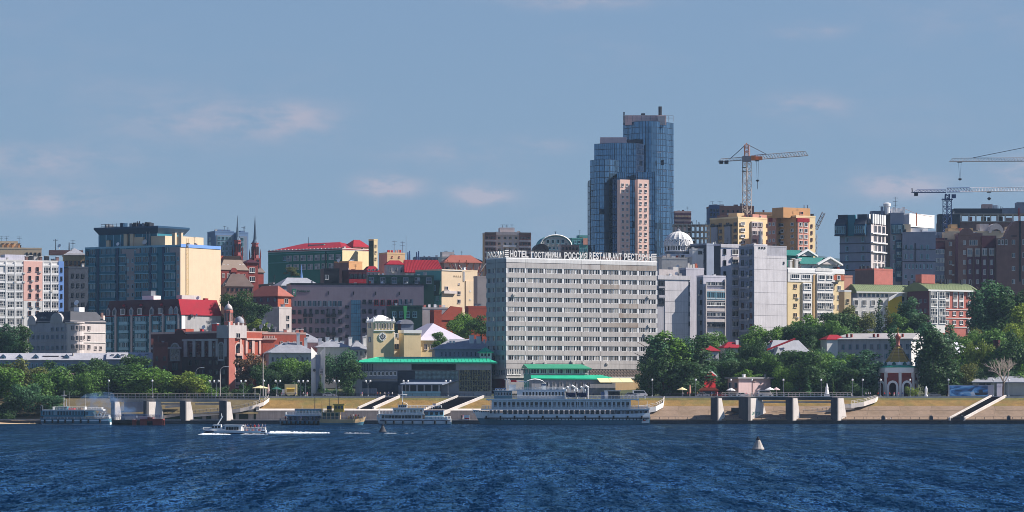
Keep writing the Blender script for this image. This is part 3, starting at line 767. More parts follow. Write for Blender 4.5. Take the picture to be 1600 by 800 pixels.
C.w('R',114,130,3,430,490,5,4,6,'dark',.05)

# teal office tower with cream flank
B=Bld('hotel_tower','teal tower with a blank cream flank and a flared glass crown','tower',133,282,345,384,1500,58,MATS['teal'],MATS['cream'],MATS['roof_grey'],rim=MATS['teal_light'])
B.blk('blue_cornice','R',282,344.6,381,386,.25,MATS['blue_paint'])
ys=[391+13.7*k for k in range(8)]
for(x0,x1)in((140,150),(157,181),(187,197.5),(211.5,233),(238,246),(258,275)):
    for y in ys:
        B.blk('balcony','L',x0,x1,y+3.4,y+7.2,.7,MATS['teal']);wn=max(1,round((x1-x0)/9))
        B.w('L',x0+(x1-x0)/wn/2,x1-(x1-x0)/wn/2,wn,y-1,y-1,1,(x1-x0)/wn-1.6,9,'teal',.08,3,1,sill=False)
        B.blk('ledge','L',x0,x1,y+7.2,y+8.2,.8,MATS['teal_light'])
for x in(153.5,184,236,256):B.blk('pier','L',x-1.6,x+1.6,385,520,.45,MATS['teal_dark'])
B.blk('taupe_panel','L',198.5,211,387,520,.3,MATS['taupe']);B.blk('taupe_panel','L',191,219,387,399,.34,MATS['taupe']);B.blk('taupe_panel','L',276,281.8,398,520,.3,MATS['taupe']);B.blk('taupe_panel','L',266,281.8,386,398,.34,MATS['taupe'])
for x in(201,208):B.w('L',x,x,1,405,500,8,3,6,'teal',.32,1,1)
B.w('L',212,212,1,392,392,1,3,6,'teal',.36,1,1);B.w('L',279,279,1,404,500,8,2.5,6,'teal',.32,1,1);B.w('L',137,137,1,392,500,9,3,7,'dark',.1,1,1)
# crown
b=MB();D0,D1=B.uL(246,3),B.uL(155,3);z0,z1,z2=B.H,B.z(363),B.z(354)
b.box(3,22,D0,D1,z0-.2,z1,0);B.mk(b,'crown_wall',MATS['teal'])
for k in range(9):
    q=MB();u=D0+(D1-D0)*k/8;q.box(2.8,3.0,u-.25,u+.25,z0,z1-.01);B.mk(q,'crown_mullion',MATS['teal_light'])
q=MB();e=1.7;q.add([(3,D0,z1),(22,D0,z1),(22,D1,z1),(3,D1,z1),(3-e,D0-e,z2),(22+e,D0-e,z2),(22+e,D1+e,z2),(3-e,D1+e,z2),(3-e,D0-e,z2+.8),(22+e,D0-e,z2+.8),(22+e,D1+e,z2+.8),(3-e,D1+e,z2+.8)],
      [(0,1,5,4),(1,2,6,5),(2,3,7,6),(3,0,4,7),(4,5,9,8),(5,6,10,9),(6,7,11,10),(7,4,8,11),(8,9,10,11),(3,2,1,0)]);B.mk(q,'flared_cornice',MATS['teal_dark'])
# rooftop letters and frame of the crown
fr=MB();y0_,y1_=B.uL(194,3),B.uL(158,3)
for k in range(7):
    u=y0_+(y1_-y0_)*k/6;fr.tube((3,u,z2+.8),(3,u,B.z(345)),.09)
for zz in(B.z(349.5),B.z(346),B.z(351)):fr.tube((3,y0_,zz),(3,y1_,zz),.08)
B.mk(fr,'sign_frame',MATS['metal_dark'])
for px,w_,hh in((164,2.2,6),(169,2,5),(189,5,7),(203,4,6),(209,5,7),(217,4,5),(222,3,6),(227,4,7),(231,3,6)):
    q=MB();u0,u1=B.uL(px-w_/2,4),B.uL(px+w_/2,4);q.box(4.5,7.5,u0,u1,z2+.79,z2+.8+hh*.27);B.mk(q,'vent',MATS[rng.choice(('metal_dark','metal_grey','teal_dark'))])
for px in(214.5,218):B.mast('flue',px,342,357,6,MATS['metal_dark'],.35,0,'L',8)
for(x0,x1,y0,y1)in((206,224,368,383),(236,258,367,383),(286,318,366.5,383)):B.top('roof_house',x0,x1,y0,y1,2.2 if x0<280 else 9,7,MATS['cream'],'L' if x0<280 else 'R')
for px in(168,195.5,205,271,281):B.stack('chimney',px,363 if px>190 else 372,384,1.4,4.6,MATS['cream'],'L',cap=MATS['metal_grey'])
for px in(229,233):B.mast('flue',px,360,384,1.6,MATS['metal_grey'],.3,0,'L',8)
B.dish(184,378,1.2,3,MATS['white_clean'],'L');B.dish(226,376,1.0,4.5,MATS['offwhite'],'L')
lad=MB();xa,xb=B.uR(292,-.4),B.uR(294,-.4)
for k in range(20):lad.tube((xa,-.4,B.z(384)-k*1.6),(xb,-.4,B.z(384)-k*1.6),.08)
for x in(xa,xb):lad.tube((x,-.4,B.z(372)),(x,-.4,B.z(462)),.16)
B.mk(lad,'ladder',MATS['metal_yellow'])

# far blue apartment towers
for(xl,xc,xr,yt,lab)in((324,336,366,362,'far blue grey high-rise with pale window frames, behind the first church spire'),(366,372,388,364,'narrow far blue high-rise showing between the two church spires')):
    C=Bld('high_rise',lab,'high-rise',xl,xc,xr,yt,2100,24,M('far_blue',(86,112,148),.7,.1,.2),M('far_blue2',(108,136,172),.7,.1,.2),MATS['roof_grey'],group='far blue high-rises')
    C.blk('frame_panel','R',xc+2,xr-2,yt+5,yt+46,.4,MATS['slate_wall']);n=int((xr-xc-6)/6)
    C.w('R',xc+6,xr-6,n,yt+10,yt+42,5,4.5,5.5,'teal_light',.4,2,1);C.top('roof_house',xc+4,xr-6,yt-4,yt,3,6,M('far_blue',(86,112,148)))
    C.w('L',xl+4,xc-4,1,yt+10,yt+42,5,3,5,'teal_light',.05,1,1)
    C.mast('antenna',(xc+xr)/2,yt-10,yt,4,MATS['metal_dark'],.15,1)

# grey old mansion with curved gable and rounded bay
B=Bld('mansion','pale grey old mansion with a curved gable, rounded bay and dark mansard roof','mansion',45,110,165,503,1360,52,MATS['grey_wall'],MATS['stone_pale'],MATS['roof_dark'],rim=MATS['stone_pale'])  # flank wall and trim are greyer copies, their shade put into the colour
B.mansard(4.2,2.6,MATS['roof_dark'],top=MATS['roof_grey'])
def gable_curve(B,face,xa,xb,y0,y1,mat,name='gable'):
    u0,u1=B.u(face,xa),B.u(face,xb);zb,zt=B.z(y0),B.z(y1);n=9;pts=[(u0,zb-.3),(u1,zb-.3)]
    for k in range(n+1):
        t=k/n;a=pi*t;sx=cos(a);zz=sin(a)**.8
        pts.append(((u0+u1)/2+(u1-u0)/2*sx,zb+(zt-zb)*zz))
    b=MB()
    if face=='R':b.prism(pts,'y',-.5,0.6)
    else:b.prism([(p[0],p[1])for p in pts],'x',-.5,.6)
    return B.mk(b,name,mat)
gable_curve(B,'L',80,99,503,488,MATS['stone_grey']);gable_curve(B,'L',44.5,57,505,492,MATS['stone_pale'])
B.w('L',89,89,1,502,502,1,6,8,'slate',.52,2,1,True);B.w('L',50,50,1,514,514,1,4,6,'slate',.52,1,1,True)
B.w('L',52,105,8,526,543,2,4.4,6.5,'slate',.06,2,1);B.w('L',82,106,4,514,514,1,4.5,6,'slate',.06,2,1)
b=MB();cx,cy=B.uR(118),.4;b.lathe([(3.4,0),(3.4,B.z(506)),(3.8,B.z(505)),(3.8,B.z(503))],18,cx,cy);B.mk(b,'round_bay',MATS['stone_pale'],smooth=False)
for y in(512,528,541.5):
    for k in range(5):
        a=radians(-150+30*k);me=win_mesh(1.25,1.9,2,1,*STYLES['stone']);o=put('window',me,B.root);o.location=(cx+3.4*cos(a),cy+3.4*sin(a),B.z(y)-.95);o.rotation_euler=(0,0,a+pi/2)
B.w('R',130,139,2,512,541.5,3,4.6,7,'stone',.06,2,1,False);B.w('R',148,156,2,512,528,2,4,7.4,'stone',.06,2,1,True);B.w('R',149,157,2,543,543,1,4,6,'stone',.06,2,1)
for y in(518.5,534):B.blk('string_course','R',110,165,y,y+1,.25,MATS['offwhite']);B.blk('string_course','L',45,110,y,y+1,.25,MATS['stone_grey'])
B.top('roof_house',124,132,479,488,5,3,MATS['white_clean']);B.dish(119.5,471.5,5,4.4,MATS['white_clean']);B.stack('chimney',160,487,496,2,3,MATS['brown_wall']);B.stack('chimney',117,487,494,3,3,MATS['white_clean'])
B.top('roof_house',136,164,491,497,5,4,MATS['concrete_pale'])
B.w('L',62,68,2,497,497,1,3.5,6,'slate',-.8,1,1,name='skylight')
b=MB();x_,y_=B.uR(126,-.6),-.6;b.tube((x_,y_,2),(x_,y_,B.z(503)),.12);B.mk(b,'drainpipe',MATS['metal_dark'])

# long low row with dormers, behind the riverside trees
B=Bld('long_house','long low grey house with a pale metal roof and arched dormers behind the trees','house',-60,-50,166,563,1310,4,MATS['slate_wall'],MATS['slate_wall'],MATS['roof_zinc'],depth=10,parapet=0)
def gable_roof(B,h,mat,over=.5,y1=None):
    b=MB();W,D,H=B.W,B.D if y1 is None else y1,B.H;o=over
    b.prism([(-o,H-.05),(-o,H+.18),(D/2,H+h),(D+o,H+.18),(D+o,H-.05),(D/2,H+h-.35)],'x',-o,W+o);return B.mk(b,'roof',mat)
gable_roof(B,2.8,M('roof_tin',(172,172,178),.65,.16,.25,streak=.2))
for px in(5,31,56,104):
    b=MB();u=B.uR(px,1.2);b.prism([(u-1.1,B.H),(u+1.1,B.H),(u+1.1,B.H+1.4),(u,B.H+2.4),(u-1.1,B.H+1.4)],'y',.6,4);B.mk(b,'dormer',MATS['slate_wall']);B.place('window',win_mesh(1.1,1.3,2,1,*STYLES['teal'],arch=True),'R',u,B.H+.3,-.6)
for px in(73,86,132):B.stack('chimney',px if px<110 else 100,556.5,562,2.0,11 if px<110 else 6,MATS['brown_wall'],cap=MATS['metal_dark'])
B.w('R',-40,106,22,572,592,2,3.4,9,'teal',.06,1,2)
B.mast('flue',114,551,564,3,MATS['concrete'],.5,0,n=8)
C=Bld('long_house','low grey house with a pale dormered roof beside the dark brick building','house',166,168,242,562,1312,4,MATS['slate_wall'],MATS['slate_wall'],MATS['roof_pale'],depth=10,parapet=0)
gable_roof(C,2.8,MATS['roof_tin'])
for px in(184,218):
    b=MB();u=C.uR(px,1.2);b.prism([(u-1.1,C.H),(u+1.1,C.H),(u+1.1,C.H+1.4),(u,C.H+2.4),(u-1.1,C.H+1.4)],'y',.6,4);C.mk(b,'dormer',MATS['slate_wall']);C.place('window',win_mesh(1.1,1.3,2,1,*STYLES['teal'],arch=True),'R',u,C.H+.3,-.6)
for px in(176,192,203,229):C.stack('chimney',px,554.5,562,2.0,4,MATS['white_clean'],cap=MATS['metal_dark'])
C.w('R',172,238,9,575,595,2,4,9,'teal',.06,1,2)
# pale red gable roof among the trees
C=Bld('small_house','small white house with a steep brown gable among the riverside trees','house',106,110,124,592,1268,30,MATS['white'],MATS['white'],MATS['roof_brown'],parapet=0)
gable_roof(C,2.6,MATS['roof_brown'])

# residential block with red mansard roof
B=Bld('apartment_block','teal grey apartment block with shade-darkened red mansard dormers and a bright red end roof','apartment block',165,283,345,491,1380,50,MATS['teal'],MATS['stone_grey'],MATS['roof_grey'],parapet=0)
ys=[498.5+13.4*k for k in range(5)]
for(x0,x1)in((165.5,176),(188,202),(213,230),(241,250),(262,276)):
    for y in ys:
        B.blk('balcony','L',x0,x1,y+3,y+7.2,.9,MATS['teal_light']);wn=2 if x1-x0>11 else 1
        B.w('L',x0+(x1-x0)/wn/2,x1-(x1-x0)/wn/2,wn,y-1.2,y-1.2,1,(x1-x0)/wn-.8,8,'teal_light',.75,3,1,sill=False)
for x in(182,207,236,256,280):B.blk('pilaster','L',x-1.3,x+1.3,490,570,.7,MATS['stone_grey'])
for x in(179,209,234,253):B.w('L',x,x,1,498,552,5,3,7,'teal',.1,1,2)
b=MB();H=B.H;D_=B.D;W_=B.W;h=B.z(467)-H
b.add([(-.4,-.4,H),(W_+.4,-.4,H),(W_+.4,D_+.4,H),(-.4,D_+.4,H),(.5,2.0,H+h),(W_-.3,2.0,H+h),(W_-2,D_-2,H+h),(.5,D_-2,H+h),(-.4,-.4,H-.3),(W_+.4,-.4,H-.3),(W_+.4,D_+.4,H-.3),(-.4,D_+.4,H-.3)],
      [(0,1,5,4),(1,2,6,5),(2,3,7,6),(3,0,4,7),(4,5,6,7),(8,9,1,0),(9,10,2,1),(11,8,0,3)])
b.m[3]=1;B.mk(b,'roof',[MATS['roof_red'],MATS['roof_darkred']])  # flank slope in darker red: its shade is put into the colour
for px in(170,180,206,238,268,276):
    u=B.uL(px);q=MB();q.prism([(u-1.15,H),(u+1.15,H),(u+1.15,H+2.0),(u,H+3.3),(u-1.15,H+2.0)],'x',-.5,2);B.mk(q,'dormer',MATS['stone_grey']);B.place('window',win_mesh(1.5,2.2,2,1,*STYLES['slate'],arch=True),'L',u,H+.25,.52)
for px in(193,220,252):
    u=B.uL(px);q=MB();q.box(-.5,2,u-1.9,u+1.9,H,H+3.4);B.mk(q,'dormer',MATS['roof_darkred']);B.place('window',win_mesh(2.4,2.4,3,1,*STYLES['white']),'L',u,H+.3,.52)  # boxes share the flank's shade-darkened red
    q=MB();q.lathe([(.01,H+3.4),(.9,H+3.7),(.7,H+4.3),(.05,H+4.7)],10,.4,u);B.mk(q,'finial',MATS['roof_red'],smooth=True)
B.top('roof_house',222,240,460,466,4,4,MATS['white_clean'],'L');B.top('roof_house',284,314,460,470,6,3,MATS['offwhite'],'R',MATS['roof_pale']);B.top('vent',222,236,452,459,5,2.5,MATS['metal_grey'],'L')
B.dish(309,464,4,3,MATS['white_clean']);B.stack('chimney',323,464,470,5,5,MATS['roof_red']);B.stack('vent',300,491,494.5,-.9,4,MATS['metal_dark'])
B.blk('pale_strip','R',283.5,289,491.5,560,.15,MATS['white_clean']);B.dish(307,491.5,-.6,2.2,MATS['white_clean'])

# ornate red brick building with turret
B=Bld('brick_building','ornate dark red brick building with stone arches and a pink corner turret','building',236,356,425,519,1288,46,MATS['brick_dark'],MATS['brick_bright'],MATS['roof_brown'],rim=MATS['stone_pink'])  # flank brick and trim are darker copies, shade put into the colour
B.blk('base_course','L',285,355,557,612,.15,M('base_dark',(58,36,44),.85,.15))
for x0,x1 in((288,293),(302,306),(316,320),(327,332),(338,341),(351,355)):B.blk('pilaster','L',x0,x1,529,557,.4,MATS['stone_grey'])
for x0,x1 in((374,377),(383,386),(393,397),(404,407),(420,424)):B.blk('pilaster','R',x0,x1,530,552,.35,MATS['stone_pink'])
B.w('L',299,323,3,539,553,2,5,9,'brick',.06,2,2);B.w('L',334.5,334.5,1,540,553,2,4,9,'brick',.06,1,2);B.w('L',298,350,6,566,596,3,5,8,'dark',.2,2,1)
for(xa,xb)in((266,282),(341,351)):
    u0,u1=B.uL(xa),B.uL(xb);B.place('window',win_mesh(abs(u1-u0),29*B.Y/F,3,3,MATS['stone_grey'],G4,True,bw=.5),'L',(u0+u1)/2,B.z(563),.1)
B.w('L',253,253,1,553,553,1,7,16,'grey',.1,2,2,True,bw=.4);B.w('L',240,262,4,578,594,2,4,8,'dark',.06,2,1);B.w('L',274,274,1,572,590,2,9,11,'dark',.06,3,1)
u0,u1=B.uR(366),B.uR(379.5);B.place('window',win_mesh(abs(u1-u0),72*B.Y/F,2,5,MATS['stone_pink'],G4,True,bw=.55),'R',(u0+u1)/2,B.z(606),.12)
for y in(551.5,567,583,597):B.blk('balcony','R',368.5,377,y,y+4,.8,MATS['stone_pink'])
B.blk('corner_tower','R',356.2,366,528,612,.5,MATS['brick_pink']);B.blk('tower_crown','R',356.2,384,508,528,.5,MATS['stone_pale']);B.blk('tower_crown','L',340,356,508,528,.5,MATS['stone_grey'])
B.w('R',371,371,1,524,524,1,6,8,'stone',.5,2,1);B.w('R',371,371,1,514,514,1,5,6,'stone',.55,1,1,True)
B.w('R',392,392,1,538,538,1,5,10,'brick',.06,2,2);B.w('R',392,414,3,558,596,3,5,8,'stone',.06,2,1)
B.w('R',414,414,1,544,544,1,9,12,'pink',.12,3,2,True,bw=.4)
for px in(359,366,373,380):B.stack('pinnacle',px,505-(px%2)*2,510,-.35,2.2,MATS['stone_pale'])
B.blk('attic','R',384,425,518.5,528,.2,MATS['brick_bright']);B.blk('cornice','R',384,425,528,530.5,.6,MATS['stone_pink']);B.blk('cornice','L',286,340,529,532,.6,MATS['stone_grey']);B.blk('cornice','L',236,284,541,544,.6,MATS['stone_grey'])
b=MB();cx,cy=2.4,2.4;r=7*B.Y/F*1.05;zb,zt=B.z(512),B.z(484)
b.lathe([(r,zb),(r,zb+2.2),(r*.86,zb+2.4),(r*.86,zt-1.2),(r*1.06,zt-1.0),(r*1.06,zt-.2),(r*.9,zt)],8,cx,cy,ph=pi/8);tw=B.mk(b,'turret',MATS['brick_pink'])
for k in range(8):
    a=pi/4*k;q=MB();me=win_mesh(.8,4.2,1,2,MATS['stone_pink'],G4,True,sill=False);o=put('window',me,tw);o.location=(cx+r*.8*cos(a),cy+r*.8*sin(a),zb+2.3);o.rotation_euler=(0,0,a+pi/2)
q=MB();q.lathe([(r*.9,zt),(r*.85,zt+.8),(r*.6,zt+1.6),(r*.3,zt+2.1),(.12,zt+2.4),(.05,zt+3.4)],12,cx,cy);B.mk(q,'turret_dome',MATS['stone_pale'],smooth=True)
q=MB();q.lathe([(.0+1.9,B.z(504)),(1.9,B.z(503)),(1.6,B.z(497.5)),(.9,B.z(494)),(.05,B.z(493))],12,B.uR(374,6),6);B.mk(q,'roof_cupola',MATS['roof_zinc'],smooth=True)
B.top('stair_head',273,290,512,524,1,4,MATS['brick_bright'],'L',MATS['roof_grey'])
gable_curve(B,'L',274,290,522,513,MATS['brick_dark'])
for px in(333,337,314):B.stack('chimney',px,505.5 if px>320 else 513,522,2.4,4,MATS['red_paint'],'L',cap=MATS['white_clean'])
B.dish(318,510,2,3.4,MATS['white_clean'],'L');B.stack('vent',345,510,520,2,5,MATS['metal_dark'],'L')
C=Bld('brick_building','lower bright red brick wing with an arched window and roof dishes','building',402,410,478,521,1300,24,MATS['brick_dark'],MATS['brick_bright'],MATS['roof_grey'],rim=MATS['stone_pink'])
C.w('R',416,416,1,545,545,1,12,18,'pink',.1,3,2,True,bw=.45)
for k in range(7):C.blk('bracket','R',412+k*2.6,413.3+k*2.6,524.5,528,.4,MATS['stone_pink'])
C.blk('cornice','R',410,432,528.5,530.5,.5,MATS['stone_pink'])
C.w('R',440,470,4,536,536,1,4,7,'pink',.05,2,1)
for px,py,rr in((408,510,4),(412.5,502.5,4.4),(420.5,508,4),(429.5,512.5,3.2),(398,515,2.6)):C.dish(px,py,3+px%2,rr,MATS['offwhite'])
for px in(446,465,492):C.stack('chimney',min(px,472),514,521,3,4,MATS['brick_pink'],cap=MATS['white_clean'])
# brown gate annex at the far left of the brick building
C=Bld('brick_building','dark brown brick annex with small arches left of the turreted brick building','building',233,240,262,537,1296,8,MATS['brick_dark'],MATS['brick_dark'],MATS['roof_dark'],depth=10)
C.w('R',245,257,2,560,590,3,4,7,'dark',.06,2,1);C.stack('chimney',238,529,538,1,3.5,MATS['brick_pink'])

# church with twin spires
B=Bld('church','red brick church with twin blue spires behind the cream flank','church',352,362,412,424,1640,40,MATS['brick_dark'],MATS['brick'],MATS['roof_brown'],depth=40,parapet=0)
def spire_tower(px,yt_top,ytow,half,back):
    x=B.uR(px,back);r=half*1640/F;zb,zt=0,B.z(ytow);b=MB()
    b.box(x-r,x+r,back-r,back+r,0,zt);tw=B.mk(b,'tower',M('church_brick',(106,44,46),.85,.15,.5))
    for k,yy in enumerate((ytow+7,ytow+18)):B.place('window',win_mesh(r*.9,r*1.6,1,1,*STYLES['brick'],arch=True),'R',x,B.z(yy)-r*.8,r-back+.02);B.place('window',win_mesh(r*.9,r*1.6,1,1,*STYLES['brick'],arch=True),'L',back,B.z(yy)-r*.8,r-x+.02)
    q=MB()
    for(sx,sy)in((1,1),(1,-1),(-1,1),(-1,-1)):q.lathe([(.34,zt-.2),(.34,zt+2.2),(.02,zt+4.6)],6,x+sx*r*.9,back+sy*r*.9)
    B.mk(q,'pinnacle',MATS['church_brick'])
    q=MB();z2=B.z(ytow-22);q.lathe([(r*.98,zt),(r*.86,zt+1.6),(r*.8,z2),(r*.95,z2+.2),(r*.95,z2+.7)],8,x,back,ph=pi/8);B.mk(q,'belfry',M('church_stone',(150,84,84),.85,.15,.5))
    q=MB()
    for k in range(8):a=pi/4*k;me=win_mesh(.9,max(2.,(z2-zt)*.6),1,1,*STYLES['brick'],arch=True,sill=False);o=put('window',me,B.root);o.location=(x+r*.8*cos(a),back+r*.8*sin(a),zt+1.6);o.rotation_euler=(0,0,a+pi/2)
    q=MB();z3=B.z(yt_top);q.lathe([(r*.8,z2+.7),(r*.42,z2+(z3-z2)*.16),(r*.26,z2+(z3-z2)*.5),(.05,z3)],8,x,back);B.mk(q,'spire',M('spire_blue',(84,104,122),.5,.1,.4))
spire_tower(371,335,398,6.2,6);spire_tower(398.5,334,402,6.6,2.5)
B.hip(5.5,.5,MATS['roof_brown'])
C=Bld('house','brick house with a tan mansard roof and pale dormers below the church spires','house',338,344,388,421,1590,34,MATS['brick'],MATS['brick'],MATS['roof_brown'],depth=18,parapet=0)
C.mansard(6.4,3.5,M('roof_tan',(132,116,104),.8,.15,.3));C.top('gable_house',344,372,399,412,3,6,MATS['orange_brick'])
for px in(352,358,377,382):C.w('R',px,px,1,415,415,1,3,5.5,'white',-1.2,1,1,name='skylight')
gable_curve(C,'R',360,370,424,418,MATS['brick']);C.w('R',349,381,5,430,430,1,4,6,'stone')
D_=Bld('house','brick side house with white framed windows right of the tan mansard roof','house',381,386,403,410,1600,30,MATS['brick'],MATS['brick'],MATS['roof_darkred'],depth=12,parapet=0)
D_.hip(1.6,.6,MATS['roof_darkred']);D_.w('R',394,394,1,422,436,2,9,8,'white',.06,3,1)
C=Bld('house','brown roofed house with white skylights in front of the brick church','house',345,352,396,447,1560,20,MATS['brown_wall'],MATS['brown_wall'],MATS['roof_brown'],depth=16,parapet=0)
C.mansard(5.6,3.6,MATS['roof_brown'])
for px in(352,359,378,386):C.w('R',px,px,1,445,445,1,3,6,'white',-1,1,1,name='skylight')
C.w('R',356,392,6,452,452,1,3.5,5,'dark')

# green walled block with red roof
B=Bld('office_block','long green walled block with a red roof and pale yellow end','office block',419,535,588,390,1680,52,MATS['green_wall'],MATS['yellow'],MATS['roof_red'],parapet=.8,rim=MATS['offwhite'])
B.w('L',452,529,8,401,415,2,8,8.5,'pale',.06,4,2);B.w('L',445,445,1,401,401,1,5,6,'teal',.06)
B.blk('string_course','L',419,535,393,394,.3,MATS['seagreen']);B.blk('string_course','L',419,451,407,408,.3,MATS['seagreen']);B.blk('pier','L',508.5,510,392,424,.4,MATS['green_dark'])
for k in range(20):B.stack('crenel',421+k*5.7,386.5,390,.3,2.2,MATS['offwhite'],'L')
B.hip(4.0,.2,MATS['roof_red'],z=B.H+.4);B.top('roof_house',482,506,379,386,8,6,MATS['seagreen'],'L',MATS['roof_red']);B.mast('antenna',482,367,384,6,MATS['metal_dark'],.16,0,'L')
B.w('R',541,550,2,411,411,1,4,7,'cream',.05)
C=Bld('office_block','pale yellow stepped block with a red hip roof beside the green walled block','office block',538,552,577,385,1690,45,MATS['red_paint'],MATS['yellow'],MATS['roof_red'],parapet=.3,depth=14)
C.hip(3.4,.5,MATS['roof_red']);C.w('R',558,572,3,394,402,2,4,5,'cream',.05,2,1,ac=.4)
C.blk('balcony','R',556,567,397,399,1,MATS['orange_pale'])
C=Bld('tower_block','narrow green sided tower with a yellow face at the end of the red roofs','tower',576,584,590,375,1685,40,MATS['green_dark'],MATS['yellow'],MATS['roof_grey'])
C.w('R',587,587,1,384,404,3,2.5,4,'cream',.05,1,1)
# glass gallery and low gray roofs in front of it
B=Bld('gallery','long dark glazed roof gallery with white posts below the green walled block','gallery',404,419,464,444,1540,26,MATS['metal_dark'],MATS['metal_dark'],MATS['roof_dark'],depth=14,parapet=.2)
for k in range(10):B.w('R',422+k*4.5,422+k*4.5,1,448.5,448.5,1,3.4,5,'white',.06,1,1)
C=Bld('chapel_turret','small white house with a pale blue spike beside the glazed gallery','house',464,468,478,446,1535,40,MATS['white'],MATS['white'],MATS['roof_grey'],parapet=0)
b=MB();b.lathe([(.9,C.H-.1),(.7,C.H+1.4),(.05,C.z(413))],8,C.W/2,C.D/2);C.mk(b,'spike',MATS['blue_paint'])
C.hip(1.0,.3,MATS['roof_grey'])

# brick and gothic grey building left of the grey hotel
B=Bld('corner_building','orange brick corner storey over a dark brick flank under a grey hip roof','building',389,434,455,462,1440,48,MATS['purple_dark'],MATS['orange_brick'],MATS['roof_zinc'],parapet=0)
B.hip(4.4,.8,M('roof_rust',(150,84,70),.7,.15,.3),x1=B.W);B.w('L',398,430,4,451+17,451+17,1,5,7,'brick',.05);B.w('R',447,447,1,470,470,1,6,7,'stone',.06,2,2)
C=Bld('gothic_house','grey gothic house front with pointed windows below the orange brick storey','house',404,436,455.5,481,1430,44,MATS['stone_grey'],MATS['stone_pale'],MATS['roof_grey'])
C.w('L',410,410,1,496,514,2,3.5,7,'slate',.06,1,1,True);C.w('L',418,428,2,494,508,2,6,7,'slate',.06,3,1,True);C.w('L',424,424,1,516,516,1,3,18,'slate',.1,1,3,True);C.w('R',450,450,1,496,522,3,4,7,'stone',.06,1,1);C.w('L',417,432,3,522,522,1,4,6,'slate',.06,1,1)
C=Bld('long_house','long grey metal hip roof left of the purple grey hotel','house',428,440,500,446,1500,26,MATS['grey_mid'],MATS['grey_mid'],MATS['roof_zinc'],depth=22,parapet=0)
C.hip(3.6,.6,MATS['roof_zinc']);C.stack('chimney',475,437,446,5,4,MATS['white_clean']);C.stack('chimney',493,440,446,5,3,MATS['metal_dark'])

# rooftop boxes between the green block and the red roofs
B=Bld('block','orange flat roofed box behind the dark maroon box','building',522,545,566,409.5,1600,48,MATS['brown_wall'],MATS['orange'],MATS['roof_grey'],yb=530);B.dish(529,407,2,3,MATS['white_clean'])
B=Bld('block','dark maroon box with one small white window on the roofs','building',500,506,530,421,1560,12,MATS['black_wall'],MATS['black_wall'],MATS['roof_darkred'],yb=530,depth=10)
B.w('R',510.5,510.5,1,433,433,1,5.5,7,'white',.06)
B=Bld('block','dark red stepped box with a glazed front beside the maroon box','building',530,545,573,423,1556,20,MATS['maroon'],MATS['roof_darkred'],MATS['roof_red'],yb=530,depth=10)
B.w('R',549,569,4,431,431,1,4.5,7,'dark',.06,1,1);B.blk('red_front','R',545,573,436,444,.4,MATS['roof_red'])
B=Bld('house','house with red mansard wings around a peach block, left wing','house',566,572,593,424,1572,16,MATS['stone_grey'],MATS['stone_pale'],MATS['roof_red'],parapet=0,depth=10)
B.label=1;B.root['label']='pale house with a dark red roof tucked left of the peach block'
B.mansard(2.4,1.6,MATS['roof_red']);B.w('R',577,589,3,420+3,430,2,4,6,'grey',.06,2,1)
B=Bld('block','peach rendered block with small chimneys between two red roofs','building',592,605,633,396,1580,30,MATS['salmon'],MATS['orange_pale'],MATS['roof_grey'],yb=530,depth=9)
B.w('R',613,624,2,401,401,1,2.4,2.4,'salmon',.05)
for px in(607,610,613,619,623,626):B.stack('chimney',px,391.5-(px%3),396,2,2,MATS[rng.choice(('metal_dark','salmon','red_paint'))])
for px,yy in((616,375),(629,376),(634.5,366)):B.mast('antenna',px,yy,396,3,MATS['metal_grey'],.12,2 if px<634 else 0)
for px in(637.5,640,651,654):B.mast('flue',px,390+(px%2)*1.5,408,6,MATS['metal_blue'],.45,0,n=8)
B=Bld('house','pale house under a red roof in front of the peach block','house',601,604,632,413,1568,14,MATS['stone_pale'],MATS['stone_pale'],MATS['roof_red'],parapet=0,depth=8)
B.mansard(1.9,2.0,MATS['roof_red']);B.w('R',610,627,3,421,421,1,3.6,8,'grey',.06,2,2,ac=.5)
B=Bld('warehouse','long house under a bright red pitched roof, left of the purple roof sheds','house',630,634,691,425.5,1566,10,MATS['white'],MATS['white'],MATS['roof_red'],parapet=0,depth=14);B.root['label']='long white house under a wide bright red pitched roof'
b=MB();o=.6;W_,D_,H=B.W,B.D,B.H;zt=B.z(405);b.add([(-o,-o,H),(W_+o,-o,H),(W_-1.0,6.5,zt),(0,6.5,zt),(-o,D_,H),(W_+o,D_,H),(-o,-o,H-.3),(W_+o,-o,H-.3)],[(0,1,2,3),(3,2,5,4),(1,5,2),(4,0,3),(6,7,1,0)]);B.mk(b,'roof',MATS['roof_red'])
B.w('R',640,685,6,429,429,1,4,4,'grey',.05)
q=MB()
for k in range(24):f_=(k+.5)/24;q.tube((-o+(W_+2*o)*f_,-o,H+.05),(0+(W_-1)*f_,6.5,zt+.05),.07,3)
B.mk(q,'roof_seam',MATS['roof_red'])

